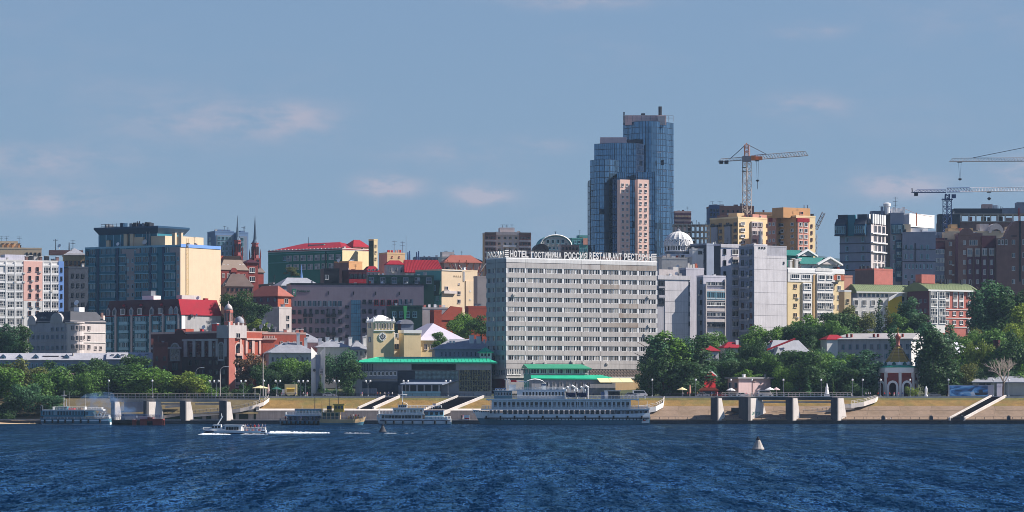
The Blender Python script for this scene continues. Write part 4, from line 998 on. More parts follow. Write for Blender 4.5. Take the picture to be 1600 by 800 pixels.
# the purple grey hotel
B=Bld('hotel','long purple grey hotel with a green logo and a blue glass stair strip','hotel',440,454,662,444,1450,9,MATS['purple_wall'],MATS['purple_wall'],MATS['roof_grey'],depth=18,rim=MATS['metal_dark'])
B.w('R',460,531,10,474,474,1,6.6,9,'slate',.08,2,1,name='window');B.w('R',459,468,2,487.5,530,4,5.4,6.6,'dark',.06,2,1)
for x in(476.5,485.5,512.5,521.5):B.w('R',x,x,1,486.5,530,4,4.4,8.6,'dark',.06,2,1,sill=False)
for x in(495,504,531):B.w('R',x,x,1,487,530,4,5.4,6.6,'dark',.06,2,1)
for x,y in((476.5,492),(485.5,492),(512.5,492),(521.5,492),(512.5,521),(521.5,521)):B.blk('balcony','R',x-3.4,x+3.4,y-2,y+3,.9,MATS['metal_dark'])
B.w('R',542,542,1,479,525,4,5.4,4,'dark',.06,2,1)
u0,u1=B.uR(548.5),B.uR(563.5);b=MB();gz0,gz1=B.z(545),B.z(468.5)
b.box(u0,u1,-.1,.05,gz0,gz1);B.mk(b,'glass_backing',MATS['metal_dark']);q=MB()
for i in range(5):
    for j in range(11):
        a0,a1=u0+(u1-u0)*i/5+.06,u0+(u1-u0)*(i+1)/5-.06;c0,c1=gz0+(gz1-gz0)*j/11+.06,gz0+(gz1-gz0)*(j+1)/11-.06;t=rng.gauss(0,.01)
        q.add([(a0,-.16+t,c0),(a1,-.16-t,c0),(a1,-.16-t*.5,c1),(a0,-.16+t,c1)],[(0,1,2,3)])
B.mk(q,'glass_pane',M('pane_teal',(70,120,150),.12,.25,.2,spec=.7),stuff=True)
B.w('R',569,578.5,2,471,530,5,5.4,6.6,'dark',.06,2,1)
B.w('R',588,618,4,472,472,1,7.2,9,'maroon',.08,2,1);B.w('R',626,643,3,471,471,1,5,9,'slate',.08,2,1);B.w('R',587,610,3,487,500,2,4.4,8,'dark',.06,2,1)
for px in(513,552.5,587,624):B.blk('slot','R',px-.7,px+.7,455,460,.08,MATS['metal_dark'])
# the logo and the lettering, flat green letters on the wall
def text_mesh(t,size,depth=.08,ax=1.0):
    cu=bpy.data.curves.new('lettering','FONT');cu.body=t;cu.size=size;cu.extrude=depth/2;cu.offset=.022;cu.align_x='LEFT';cu.resolution_u=3
    o=bpy.data.objects.new('lettering',cu);COL.objects.link(o);dg=bpy.context.evaluated_depsgraph_get()
    me=bpy.data.meshes.new_from_object(o.evaluated_get(dg));bpy.data.objects.remove(o);bpy.data.curves.remove(cu);return me
def fit_text(t,w,h,mat,depth=.15):
    me=text_mesh(t,1.0,depth);xs=[v.co.x for v in me.vertices];ys=[v.co.y for v in me.vertices]
    x0,x1,y0,y1=min(xs),max(xs),min(ys),max(ys)
    for v in me.vertices:v.co=((v.co.x-x0)/(x1-x0)*w,-v.co.z-depth/2,(v.co.y-y0)/(y1-y0)*h)
    me.materials.clear();me.materials.append(mat);return me
LOGO=M('logo_green',(60,150,116),.5,0);LETG=M('letter_green',(40,84,74),.5,0)
B.blk('logo','R',456,462.6,451.2,463,.12,LOGO);sc=1450/F
B.place('lettering',fit_text('H',3.6*sc,7.5*sc,MATS['white_clean'],.05),'R',B.uR(457.6),B.z(461),.13)
B.place('lettering',fit_text('Holiday Inn',20*sc,4.8*sc,LETG,.1),'R',B.uR(464.5),B.z(457.4),.02);B.place('lettering',fit_text('SAMARA',17*sc,3.2*sc,LETG,.1),'R',B.uR(464.5),B.z(462),.02)if False else None
# teal dormer boxes along its roof
C=Bld('attic','row of dark teal dormer boxes along the roof of the purple grey hotel','attic',570,575,678,431.5,1480,9,MATS['green_dark'],MATS['green_dark'],MATS['roof_dark'],depth=6,yb=530)
C.w('R',580,670,6,438,438,1,8,9.5,'slate',.1,2,2);C.dish(597,441.5,-.7,2.4,MATS['white_clean'])
# dark green glazed building with a bright green strip
C=Bld('pavilion','dark green glazed building with a bright green tapering strip','building',604,610,660,479,1400,10,MATS['green_dark'],MATS['green_dark'],MATS['roof_dark'],depth=12)
C.w('R',616,648,4,491,491,1,6.5,9,'teal',.1,2,2)
b=MB();ua,ub=C.uR(630),C.uR(636);b.prism([(C.uR(631.5),C.z(499)),(C.uR(634),C.z(499)),(ub,C.z(478)),(ua,C.z(478))],'y',-.5,-.2);C.mk(b,'green_strip',M('strip_green',(80,180,110),.5,.05))
# cream building with green mansard
B=Bld('cream_house','cream house with a stepped gable and dark green mansard flank','house',649,690,746,422,1490,44,MATS['seagreen'],MATS['cream'],MATS['roof_dark'],parapet=.4,depth=26)
b=MB();u1=B.uL(649);b.prism([(-1.2,B.z(460)),(-.6,B.z(439)),(.4,B.z(437)),(.4,B.z(462))],'y',0.2,B.D+.2);B.mk(b,'mansard',MATS['green_dark'])
for px in(656.5,668,681):B.w('L',px,px,1,450,450,1,6.5 if px==668 else 5,8.5,'teal_light',1.0,2,1)
B.w('L',658,684,3,466,466,1,4.5,7,'teal_light',.06,2,1)
b=MB();b.prism([(-.3,B.z(437.5)),(B.W*.02,B.z(420)),(3.5,B.z(420)),(3.5,B.z(437.5))],'y',2,B.D);
B.w('R',710,720,4,430,430,1,1.6,1.6,'cream',.05,1,1);B.w('R',697.5,697.5,1,450,450,1,5,6,'stone',.06,2,1,ac=1.);B.w('R',717,717,1,443,443,1,2.6,2.6,'stone',.06,1,1);B.w('R',717,717,1,457,470,2,5,6,'stone',.06,2,1)
B.w('R',730,730,1,450,463,2,4.6,6,'stone',.06,2,1,ac=1);B.blk('balcony','R',691.5,711,454,458.5,1.1,MATS['stone_pale']);B.blk('low_wing','R',727,746,437.6,480,.35,MATS['cream']);B.blk('tall_slit','R',723.5,726,423,438,.25,MATS['stone_grey'])
B.blk('cornice','R',690,722,421,422.5,.3,MATS['offwhite'])
C=Bld('house','dark roofed attic with a round window above the green mansard','house',668,676,703,424,1500,36,MATS['roof_dark'],MATS['roof_dark'],MATS['roof_dark'],depth=18,parapet=0);C.w('L',672,672,1,433,433,1,4,7,'white',.1,1,1,True)
C=Bld('block','plain tan block between the cream house and the white slab hotel','building',741,746,764,433,1480,20,MATS['taupe'],MATS['taupe'],MATS['roof_grey'],depth=14);C.mast('antenna',752,424,433,2,MATS['metal_grey'],.1,1)
# far roof sheds and scaffolding heap right of the red roof
C=Bld('shed','rusty tangled roof sheds on the skyline right of the bright red roof','shed',688,694,752,410,1620,14,MATS['brown_wall'],MATS['stone_pink'],MATS['roof_rust'],depth=24,parapet=0)
C.hip(3.6,.5,MATS['roof_rust'])
for k in range(16):
    px=696+54*rng.random();q=MB();x=C.uR(px,3);z_=C.H-5*rng.random();q.tube((x,-.3,z_-2),(x+rng.uniform(-3,3),-.3,z_+2),.18);C.mk(q,'beam',MATS[rng.choice(('offwhite','brick','metal_rust'))])
C=Bld('office_block','flat pale roof block on the skyline over the rusty sheds','office block',684,690,731,402,1900,10,MATS['offwhite'],MATS['offwhite'],MATS['roof_pale'],depth=14);C.top('roof_house',691,710,393,402,3,8,MATS['stone_pale']);C.mast('antenna',708,390,402,4,MATS['metal_dark'],.3,0);C.mast('antenna',697,391,402,4,MATS['metal_dark'],.2,1)
C=Bld('office_block','long low dark grey roof on the skyline behind the bright red roof','office block',640,648,690,402.5,1950,6,MATS['slate_wall'],MATS['slate_wall'],MATS['roof_grey'],depth=14);C.w('R',655,685,6,405,405,1,3,2,'dark')

# brick gables and roofs behind the clock tower
B=Bld('brick_house','bright red brick house with a stepped gable and pale arch behind the green trees','house',679,683,722,491,1400,24,MATS['brick'],MATS['brick_bright'],MATS['roof_darkred'],depth=16,parapet=0)
b=MB();b.prism([(B.uR(683),B.z(500)),(B.uR(722),B.z(500)),(B.uR(722),B.z(480)),(B.uR(704),B.z(478))],'y',-.3,.3);B.mk(b,'gable',MATS['brick_bright'])
B.w('R',703,703,1,505,505,1,13,12,'white',.1,3,1,True,bw=.5)
C=Bld('brick_house','red brick garden wall house between the tree and the white slab hotel','house',728,732,765,480,1420,18,MATS['brick'],MATS['brick_bright'],MATS['roof_darkred'],depth=8);C.w('R',737,758,3,489,489,1,4,6,'brick',.05,2,1,True)
C=Bld('house','flat grey roof house with ducts behind the brick gable','house',655,660,700,482,1425,14,MATS['grey_mid'],MATS['stone_pale'],MATS['roof_pale'],depth=14)
for px in(664,671,680,688,694):C.stack('vent',px,477-(px%3),482,2+(px%4),3.5,MATS[rng.choice(('metal_grey','white_clean','brick_pink'))])
C.stack('chimney',653.5,483,505,-2,3.6,MATS['brick'],cap=MATS['red_paint'])
C=Bld('house','brick cube house with a dark roof beside the pale pyramid roof','house',672,678,690,486,1380,20,MATS['brick'],MATS['brick_bright'],MATS['roof_dark'],depth=8)
C=Bld('house','small dark house with a curved zinc roof left of the pale pyramid roof','house',622,627,646,506,1350,18,MATS['maroon'],MATS['slate_wall'],MATS['roof_zinc'],depth=10,parapet=0)
b=MB();b.prism([(-.4+C.W/2+(C.W/2+.4)*cos(pi*k/8),C.H+1.7*sin(pi*k/8))for k in range(9)],'y',-.4,C.D);C.mk(b,'roof',MATS['roof_zinc'])
# ------------------------------------------------------------------ the riverside in the middle
# yellow station with clock tower
B=Bld('clock_tower','pale yellow square clock tower with a white attic','clock tower',573.5,583.5,616,503,1305,24,MATS['paleyellow'],MATS['yellow'],MATS['roof_pale'],depth=9.5,rim=MATS['white_clean'])
b=MB();W_,D_,H=B.W,B.D,B.H;b.box(-.35,W_+.35,-.35,D_+.35,H-.1,H+.5);B.mk(b,'cornice',MATS['white_clean'])
B.w('R',587,612.5,6,509,509,1,2.5,8,'stone',.06,1,1);B.w('L',578,578,1,508,530,2,3,8,'slate',.06,1,1)
B.blk('string_course','R',583.5,616,515.5,517,.35,MATS['white_clean']);B.blk('string_course','R',583.5,616,501.5,503.5,.35,MATS['white_clean'])
B.hip(2.2,.1,MATS['white_clean'],z=H+.5)
for sx in(.2,W_-.2):
    for sy in(.2,D_-.2):b=MB();b.box(sx-.42,sx+.42,sy-.42,sy+.42,H+.4,H+1.2);b.lathe([(.38,H+1.2),(.26,H+1.7),(.05,H+2.1)],8,sx,sy);B.mk(b,'pinnacle',MATS['white_clean'])
cu,cz,r=B.uR(597.5),B.z(526),6.4*1305/F
b=MB();n=28
for(rr,d0,d1,m)in((r,-.02,.28,0),):
    b.prism([(cu+rr*cos(2*pi*i/n),cz+rr*sin(2*pi*i/n))for i in range(n)],'y',-d1,0)
ck=B.mk(b,'clock_face',MATS['white_clean'])
b=MB();b.prism([(cu+r*.62*cos(2*pi*i/n),cz+r*.62*sin(2*pi*i/n))for i in range(n)],'y',-.32,-.285);b2=B.mk(b,'clock_centre',MATS['metal_dark'],parent=ck)
b=MB();b.prism([(cu+r*.4*cos(2*pi*i/n),cz+r*.4*sin(2*pi*i/n))for i in range(n)],'y',-.36,-.325);B.mk(b,'clock_dial',MATS['stone_pale'],parent=ck)
b=MB();b.tube((cu,-.38,cz),(cu-.1,-.38,cz+r*.55),.07);b.tube((cu,-.39,cz),(cu+r*.35,-.39,cz-.1),.08);B.mk(b,'clock_hands',MATS['metal_dark'],parent=ck)
b=MB()
for k in range(12):
    a=pi/6*k;x,z=cu+r*.8*sin(a),cz+r*.8*cos(a);b.box(x-.1,x+.1,-.3,-.281,z-.16,z+.16)
B.mk(b,'hour_mark',MATS['metal_dark'],parent=ck)
B=Bld('station','pale yellow station hall with a light grey pyramid roof beside the clock tower','station',616,653,725,531,1312,24,MATS['paleyellow'],MATS['yellow'],MATS['roof_pale'],depth=24,parapet=0)
B.hip(B.z(504)-B.H,.9,M('roof_lilac',(190,184,196),.6,.08,.3),soffit=MATS['white_clean'],x0=B.uR(657))
B.w('R',665,675,2,542,542,1,5.6,9,'stone',.06,2,1);B.w('R',690,718,4,542,542,1,5,8,'stone',.06,2,1)
b=MB();x0,x1=B.uR(628),B.uR(654);b.box(x0,x1,-2.2,3,0,B.z(521));B.mk(b,'entrance_block',MATS['yellow']);b=MB();b.box(x0-.3,x1+.3,-2.5,3.2,B.z(521),B.z(516));B.mk(b,'attic',MATS['white_clean'])
B.w('R',644,644,1,537,537,1,4.5,8,'stone',2.26,1,1,True)
C=Bld('station','low yellow wing with a balustrade and dark windows linking clock tower and hall','station',612,614,636,527.5,1318,24,MATS['paleyellow'],MATS['paleyellow'],MATS['roof_pale'],depth=8,parapet=0)
C.w('R',618,632,5,541,541,1,2.2,7,'dark',.05,1,1)
b=MB();rails(b,[(0,-.1,C.H),(C.W,-.1,C.H)],1.6,.8,.1,(1.0,.1));C.mk(b,'balustrade',MATS['white_clean'])
for px in(616,624,633):C.stack('pier',px,519,528,-.2,1.8,MATS['white_clean'])
# white wing with zinc roofs left of the tower
C=Bld('long_house','white house with a zinc roof and white chimneys left of the clock tower','house',540,548,575,546,1312,20,MATS['white'],MATS['white'],MATS['roof_zinc'],depth=12,parapet=0)
C.hip(3.4,.5,MATS['roof_zinc'])
for px,y in((548,527),(558,533),(570,526),(575,524)):C.stack('chimney',px,y,540,3,4.5,MATS['white_clean'],cap=MATS['roof_pale'])
C.w('R',551,571,4,552,566,2,3.5,6,'grey',.05,2,1)
# long pale house with two grey roofs
B=Bld('long_house','long pale blue white house with stepped grey roofs behind the dark tree row','house',414,420,492,551,1288,10,MATS['grey_wall'],MATS['offwhite'],MATS['roof_zinc'],depth=18,parapet=0)
B.hip(3.9,.9,MATS['roof_zinc'],ridge=7);B.w('R',426,488,9,561,575,2,3.5,6.5,'grey',.06,2,1)
for px,y in((432,539),(440,540),(447,536),(466,521),(478,528)):B.stack('chimney',px,y,548,5,4.5,MATS['white_clean'],cap=MATS['roof_pale'])
for px in(445,468):b=MB();x=B.uR(px);b.tube((x,-.4,B.H-1),(x+1.3,-.2,B.H-2),.1);b.tube((x+1.3,-.2,B.H-2),(x+1.3,-.2,2),.1);B.mk(b,'drainpipe',MATS['metal_dark'])
C=Bld('long_house','second pale house with a zinc roof rising behind the stepped grey roofs','house',424,430,504,535,1312,10,MATS['grey_wall'],MATS['white'],MATS['roof_zinc'],depth=16,parapet=0)
C.hip(3.6,.9,MATS['roof_zinc'],ridge=6);C.stack('chimney',465,520,535,2.5,5,MATS['white_clean'],cap=MATS['roof_pale']);C.stack('chimney',480,523,533,4,6,MATS['metal_dark'])
C=Bld('long_house','low house with a grey roof and white chimneys behind the V shaped pylon','house',490,496,546,542,1306,10,MATS['grey_wall'],MATS['offwhite'],MATS['roof_zinc'],depth=14,parapet=0);C.hip(3,.8,MATS['roof_zinc'])
for px,y in((500,529),(512,527),(526,528),(535,533)):C.stack('chimney',px,y,540,4,5.5,MATS['white_clean'],cap=MATS['roof_pale'])
# grey house right of the station, its roof low against the slab hotel
B=Bld('long_house','grey blue house with a flat pitched roof and white chimneys beside the slab hotel','house',676,680,775,545,1292,6,MATS['slate_wall'],MATS['grey_mid'],MATS['roof_zinc'],depth=16,parapet=0)
B.hip(B.z(529)-B.H,.8,MATS['roof_zinc'],ridge=7);B.w('R',690,756,11,553,553,1,2.6,7,'slate',.06,1,2)
for px,y in((737,524),(748,526),(704,533),(709,533),(757,531)):B.stack('chimney',px,y,541,4,6.5 if px in(737,748)else 3,MATS['white_clean'],cap=MATS['roof_pale'])

# river station with its long green roof
B=Bld('river_station','long low grey river station under a bright green metal roof','river station',548,556,768,567,1262,3,MATS['slate_wall'],MATS['grey_mid'],MATS['roof_green'],depth=24,parapet=0)
b=MB();W_,D_,H=B.W,B.D,B.H;za=B.z(566);zb_=B.z(556.5)
b.add([(-3,-3.2,za),(W_+2,-3.2,za),(W_-2,16,zb_),(9,16,zb_),(W_+2,30,za),(-3,30,za),(-3,-3.2,za-.45),(W_+2,-3.2,za-.45),(W_+2,30,za-.45),(-3,30,za-.45)],
      [(0,1,2,3),(1,4,2),(2,4,5,3),(5,0,3),(6,7,1,0),(7,8,4,1),(9,6,0,5),(9,8,7,6)]);B.mk(b,'roof',MATS['roof_green'])
b=MB()
for k in range(40):
    x=-2+k*(W_+3)/40;t0=(x+3)/12 if x<9 else 1;b.tube((x,-3.2,za+.04),(max(x,9*min(1,1))if x<9 else x,16 if x>=9 else 16,zb_+.05),.05,4)
B.mk(b,'roof_seam',MATS['roof_green'])
B.blk('fascia','R',556,768,568,578,.6,MATS['grey_mid']);B.blk('dark_sign_band','R',643,712,569,578,.75,MATS['black_wall'])
for px in(562,566,570,574,578,582):B.blk('fin','R',px-.5,px+.5,569,580,1.0,MATS['slate_dark'])
B.blk('upper_wall','R',567,621,580,592,.9,MATS['slate_wall']);B.w('R',573,617,8,583.5,583.5,1,4.6,6,'curtain',.9,2,1)
B.blk('dark_bay','R',621,648,579,602,.1,MATS['slate_dark']);B.w('R',560,560,1,585,585,1,4,9,'grey',.06,2,1)
b=MB();u0,u1,z0,z1=B.uR(648),B.uR(716),B.z(597),B.z(579);B.fb(b,'R',u0,u1,z0,z1,.05,.12);B.mk(b,'glass_backing',MATS['metal_dark'])
q=MB()
for i in range(34):
    for j in range(9):
        a=u0+(u1-u0)*i/34;c=z0+(z1-z0)*j/9;t=rng.gauss(0,.03);q.add([(a+.05,-.2+t,c+.05),(a+(u1-u0)/34-.05,-.2-t,c+.05),(a+(u1-u0)/34-.05,-.2-t,c+(z1-z0)/9-.05),(a+.05,-.2+t,c+(z1-z0)/9-.05)],[(0,1,2,3)])
B.mk(q,'glass_block',M('glass_block',(120,150,152),.25,.5,.9,spec=.6),stuff=True)
b=MB();u0,u1,z0,z1=B.uR(718),B.uR(766),B.z(611),B.z(577.5);B.fb(b,'R',u0,u1,z0,z1,.05,.12);B.mk(b,'hall_glazing',MATS['glass_dark'])
for k in range(13):q=MB();u=u0+(u1-u0)*k/12;B.fb(q,'R',u-.14,u+.14,z0,z1,.1,.4);B.mk(q,'mullion',M('mullion_tan',(120,118,96),.6,.1))
for k in range(3):q=MB();zz=z0+(z1-z0)*(k+1)/4;B.fb(q,'R',u0,u1,zz-.1,zz+.1,.1,.34);B.mk(q,'transom',M('mullion_tan',(120,118,96)))
b=MB();rr_=random.Random(5)
for k in range(40):
    u,zz=u0+(u1-u0)*rr_.random(),z0+(z1-z0)*rr_.random();B.fb(b,'R',u-.22,u+.22,zz-.3,zz+.3,.121,.128)
B.mk(b,'lit_patch',M('curtain_tan',(150,146,110),.7,.2),stuff=True)  # small tan patches scattered at random over the glazing
B.blk('ground_wall','R',556,622,596,616,.3,MATS['slate_dark']);B.blk('white_gate','R',563,589,607,616,.5,MATS['grey_wall'])
for k in range(6):B.blk('gate_leaf','R',564+k*4.1,567.4+k*4.1,608,615.5,.62,MATS['slate_wall'])
B.blk('corner_post','R',556,566,594,616,.7,MATS['grey_mid'])
# its projecting cafe canopy
b=MB();u0,u1=B.uR(624),B.uR(716);zc=B.z(600);b.add([(u0,-6,zc),(u1-6,-6,zc),(u1,-.3,zc+1.6),(u0+4,-.3,zc+1.6),(u0,-6,zc-.4),(u1-6,-6,zc-.4),(u1,-.3,zc+1.2),(u0+4,-.3,zc+1.2)],[(0,1,2,3),(4,5,1,0),(5,6,2,1),(7,4,0,3),(7,6,5,4)]);B.mk(b,'canopy',MATS['slate_wall'])
b=MB();b.box(u0+.8,u1-6.6,-5.6,-.4,0,zc-.45);B.mk(b,'cafe',M('cafe_dark',(30,34,44),.4,.1))
for k in range(6):q=MB();u=u0+.9+(u1-u0-8)*k/5;q.box(u-.25,u+.25,-5.85,-5.6,0,zc-.45);B.mk(q,'cafe_post',MATS['grey_wall'])
q=MB();q.box(u0+.8,u1-6.6,-5.95,-5.86,1.2,B.z(611.5));B.mk(q,'cafe_parapet',MATS['teal_light'])
for px in(672,750,760):B.mast('pole',px,548,566,6,MATS['metal_dark'],.1)
# green lean-to roof against the slab hotel
C=Bld('shed','small white roof hut with a green lean-to roof on the river station','hut',748,750,768,550,1276,4,MATS['white'],MATS['white'],MATS['roof_green'],depth=6,yb=566,parapet=0);C.hip(1.8,.7,MATS['roof_green']);C.w('R',753,764,3,554,554,1,3,4,'dark',.05,1,1)

# ---- the slab hotel
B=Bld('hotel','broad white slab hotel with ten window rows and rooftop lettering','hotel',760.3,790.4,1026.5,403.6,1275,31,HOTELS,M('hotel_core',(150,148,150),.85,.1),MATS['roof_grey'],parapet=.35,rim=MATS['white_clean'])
rows=[422.2+15.17*k for k in range(10)]
NB=8;pitch=(1026.5-792)/NB;sc=1275/F
WH=7.8
def span(face,xa,xb,y0,y1,d,mat,name):return B.blk(name,face,xa,xb,y0,y1,d,mat)
PAN={}
edges=[790.6]+[419.5+0*k for k in range(0)]
bands=[(403.8,409.6),(410.4,422.2-WH/2)]+[(rows[k]+WH/2,rows[k+1]-WH/2)for k in range(9)]+[(rows[9]+WH/2,567.5),(568.0,576)]
for bi,(y0,y1)in enumerate(bands):
    for k in range(NB):
        xa=791+k*pitch+(0 if k else-.5);xb=791+(k+1)*pitch-.35
        mt=MATS['hotel_stain']if(bi,k)in((1,5),(1,6),(1,7),(3,5),(5,6),(6,6),(7,5),(7,6))else HOTELP
        if bi==0:mt=MATS['white']
        span('R',xa,xb,y0,y1,.30,mt,'facade_panel')
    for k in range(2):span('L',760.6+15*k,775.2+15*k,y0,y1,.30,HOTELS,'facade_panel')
WMESH={}
for r_,y in enumerate(rows):
    for k in range(NB):
        xa=791.6+k*pitch
        for half in(0,1):
            c=xa+1.9+(7.0 if half==0 else 20.0)
            me_key=half
            if me_key not in WMESH:
                w=12.4*sc/cos(radians(31));h=WH*sc;b=MB();fm,gm=MATS['white_clean'],G2
                big,sm=w*.64,w*.24
                b.box(-w/2,w/2,-.02,.05,0,h,0)
                xs_=(-w/2+.12,-w/2+big,-w/2+big+.55,w/2-.1)if half==0 else(-w/2+.1,-w/2+sm+.1,-w/2+sm+.65,w/2-.12)
                for(a,e)in((xs_[0],xs_[1]),(xs_[2],xs_[3])):
                    b.add([(a,-.16,.02),(e,-.16,.02),(e,-.16,h-.02),(a,-.16,h-.02),(a,-.04,.02),(e,-.04,.02),(e,-.04,h-.02),(a,-.04,h-.02),(a+.1,-.16,.12),(e-.1,-.16,.12),(e-.1,-.16,h-.12),(a+.1,-.16,h-.12)],
                          [(0,1,9,8),(1,2,10,9),(2,3,11,10),(3,0,8,11),(0,4,5,1),(1,5,6,2),(2,6,7,3),(3,7,4,0)],0)
                    b.add([(a+.08,-.12,.1),(e-.08,-.12,.1),(e-.08,-.12,h-.1),(a+.08,-.12,h-.1)],[(0,1,2,3)],1)
                xm=(xs_[0]+xs_[1])/2 if half==0 else(xs_[2]+xs_[3])/2;b.box(xm-.05,xm+.05,-.17,-.121,.1,h-.1,0)
                WMESH[me_key]=b.mesh('window',[fm,gm])
            B.place('window',WMESH[me_key],'R',B.uR(c),B.z(y)-WH/2*sc,0)
    for k in range(NB+1):
        c=791.0+k*pitch if k<NB else 1025.8
        B.blk('pillar','R',c-.9 if k else 790.5,c+1.5 if k<NB else 1026.6,y-WH/2,y+WH/2,.24,MATS['white_clean'])
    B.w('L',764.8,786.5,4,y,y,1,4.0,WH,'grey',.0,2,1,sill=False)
for x,y in((802,460),(803,462),(1012,460),(1013,506),(1007,520),(833,567),(851,567),(893,564),(895,567),(911,567),(948,567)):B.place('air_conditioner',AC_MESH if y<560 else AC_MESH,'R',B.uR(x),B.z(y),.3)
# the base: ground floor windows, patterned brick screen
B.w('R',793.5,812,6,581,581,1,3.0,9,'white',.05,1,2);B.w('L',762.5,788,8,582,582,1,2.4,8,'slate',.05,1,2);B.blk('plinth_band','R',790.4,1026,588,590.5,.4,MATS['offwhite']);B.blk('dark_entrance','L',762,789,592,606,.1,MATS['maroon']);B.blk('plinth_band','L',760.4,790,588,591,.4,HOTELS)
b=MB();u0,u1=B.uR(921),B.uR(1026);z0,z1=B.z(588),B.z(576.5);n=0
nx,ny=46,5
for i in range(nx):
    for j in range(ny):
        a=u0+(u1-u0)*i/nx;c=z0+(z1-z0)*j/ny;o_=(i+j)%2
        B.fb(b,'R',a+.06,a+(u1-u0)/nx-.06,c+.05,c+(z1-z0)/ny-.05,.0,.10+.14*o_)
B.mk(b,'screen_block',M('screen',(138,122,112),.9,.2,.6),stuff=True)
B.blk('base_wall','R',921,1026,590.6,610,.12,MATS['tan'])
# rooftop sign: lattice and letters
fr=MB();zt0,zt1=B.H+.35,B.z(390.5)
xa,xb=B.uR(790,.6),B.uR(1026,.6)
for k in range(48):
    x=xa+(xb-xa)*k/47;fr.tube((x,.75,B.H),(x,.75,zt1),.07);fr.tube((x,.75,zt1),(x,2.3,B.H),.05)
for zz in(zt0+.5,(zt0+zt1)/2,zt1):fr.tube((xa,.75,zz),(xb,.75,zz),.06)
B.mk(fr,'sign_frame',MATS['metal_dark'])
fr=MB();ya,yb_=B.uL(790,.6),B.uL(760.5,.6)
for k in range(12):
    y=ya+(yb_-ya)*k/11;fr.tube((.75,y,B.H),(.75,y,zt1),.07);fr.tube((.75,y,zt1),(2.2,y,B.H),.05)
for zz in(zt0+.5,zt1):fr.tube((.75,ya,zz),(.75,yb_,zz),.06)
B.mk(fr,'sign_frame',MATS['metal_dark'])
SIGN=M('sign_white',(226,222,216),.6,.05)
def letters(text,xa,xb,y0,y1,face='R',mat=SIGN):
    """every letter is a part; spaces divide the span by letter widths"""
    wd={'I':.45,' ':.45,'i':.4};tot=sum(wd.get(c,1.0)for c in text);px=xa
    for c in text:
        w=(xb-xa)*wd.get(c,1.0)/tot
        if c!=' ':
            ua,ub=B.u(face,px+w*.09),B.u(face,px+w*.91)
            ww=abs(ub-ua);me=fit_text(c,ww,(y1-y0)*sc,mat,.22)
            n=len(me.vertices);B.place('letter',me,face,min(ua,ub)if face=='R' else max(ua,ub),B.z(y1),-.3)
        px+=w
letters('HOTEL',797,826.5,391,401.5);letters('ГОСТИНИЦА',829.5,878,392,401.5);letters('РОССИЯ',881.5,918.5,391.5,402);letters('RESTAURANT',921,972,390.8,402);letters('РЕСТОРАН',975,1019,391,401.5)
letters('РОССИЯ',759.5,786,391.5,402,'L')
for(x0,x1)in((789.5,795.5),(1020,1026.5)):
    for j in range(4):B.blk('sign_bar','R',x0,x1,390.5+3*j,392.2+3*j,-.3,SIGN,d0=-.6)
B.top('roof_house',940,972,396,404,6,5,MATS['brown_wall'])
# green roofed restaurant annex at its foot
C=Bld('restaurant','two storey green roofed restaurant annex at the foot of the slab hotel','restaurant',817,829,919,575.5,1266,18,MATS['seagreen'],MATS['offwhite'],MATS['roof_green'],depth=8,parapet=0)
b=MB();W_,D_,H=C.W,C.D,C.H;b.add([(-1.5,-1.2,H),(W_+1,-1.2,H),(W_+.3,D_,C.z(568.5)),(0,D_,C.z(568.5)),(-1.5,-1.2,H-.35),(W_+1,-1.2,H-.35),(-1,D_,H)],[(0,1,2,3),(4,5,1,0),(0,3,6)]);C.mk(b,'roof',M('roof_green2',(44,140,108),.5,.12,.2))
C.w('R',836,836,1,580,580,1,14,8,'curtain',.06,3,1);C.w('R',849,914,6,580,580,1,9,8,'curtain',.06,3,1);C.w('L',820,826,2,580,580,1,3,8,'teal_light',.06,1,1)
b=MB();z1=C.z(585.5);z0=C.z(593);b.add([(-1,-3.4,z0+.5),(W_+10,-3.4,z0+.3),(W_+5,-.1,z1),(0,-.1,z1),(-1,-3.4,z0+.1),(W_+10,-3.4,z0-.1)],[(0,1,2,3),(4,5,1,0)]);C.mk(b,'lower_roof',MATS['roof_green'])
b=MB();b.box(-.6,W_+9.5,-3.0,-.2,0,z0);C.mk(b,'ground_storey',MATS['grey_wall'])
C.w('R',850,915,7,600,600,1,5,7,'grey',3.05,2,1)
for k in range(3):q=MB();x=W_+2+k*4.4;q.add([(x,-7.2,C.z(597)),(x+4.3,-7.2,C.z(597)),(x+4.3,-3.9,C.z(591)),(x,-3.9,C.z(591)),(x,-7.2,C.z(598)),(x+4.3,-7.2,C.z(598))],[(0,1,2,3),(4,5,1,0)]);C.mk(q,'awning',MATS['canvas_cream'])

# V shaped pylon monument
t=thing('monument','tall white V shaped pylon monument with a plaque','monument',(X(497,1246),1246,9.4));h=Z(544,1246)-9.4;ht=Z(542.5,1246)-9.4
def slab_(xa,xb,y0,y1,za,zb_,nm):
    b=MB();xa,xb=X(xa,1246)-X(497,1246),X(xb,1246)-X(497,1246);b.add([(xa,y0,0),(xb,y1,0),(xb+.0,y1+.7,0),(xa,y0+.7,0),(xa,y0,za),(xb,y1,zb_),(xb,y1+.7,zb_),(xa,y0+.7,za)],[(0,1,5,4),(1,2,6,5),(2,3,7,6),(3,0,4,7),(4,5,6,7)]);b.build(nm,MATS['white'],t)
slab_(486.5,495.2,-.5,2.0,ht,ht-2.4,'pylon_leaf');slab_(499.5,508,1.7,-1.2,ht-2.0,ht,'pylon_leaf')
b=MB();b.box(-.9,.55,1.2,1.9,0,ht-2.6);b.build('pylon_core',MATS['slate_wall'],t)
b=MB();b.box(.5,2.0,.0,.7,ht-10.2,ht-7.6);b.build('plaque',MATS['stone_pale'],t)
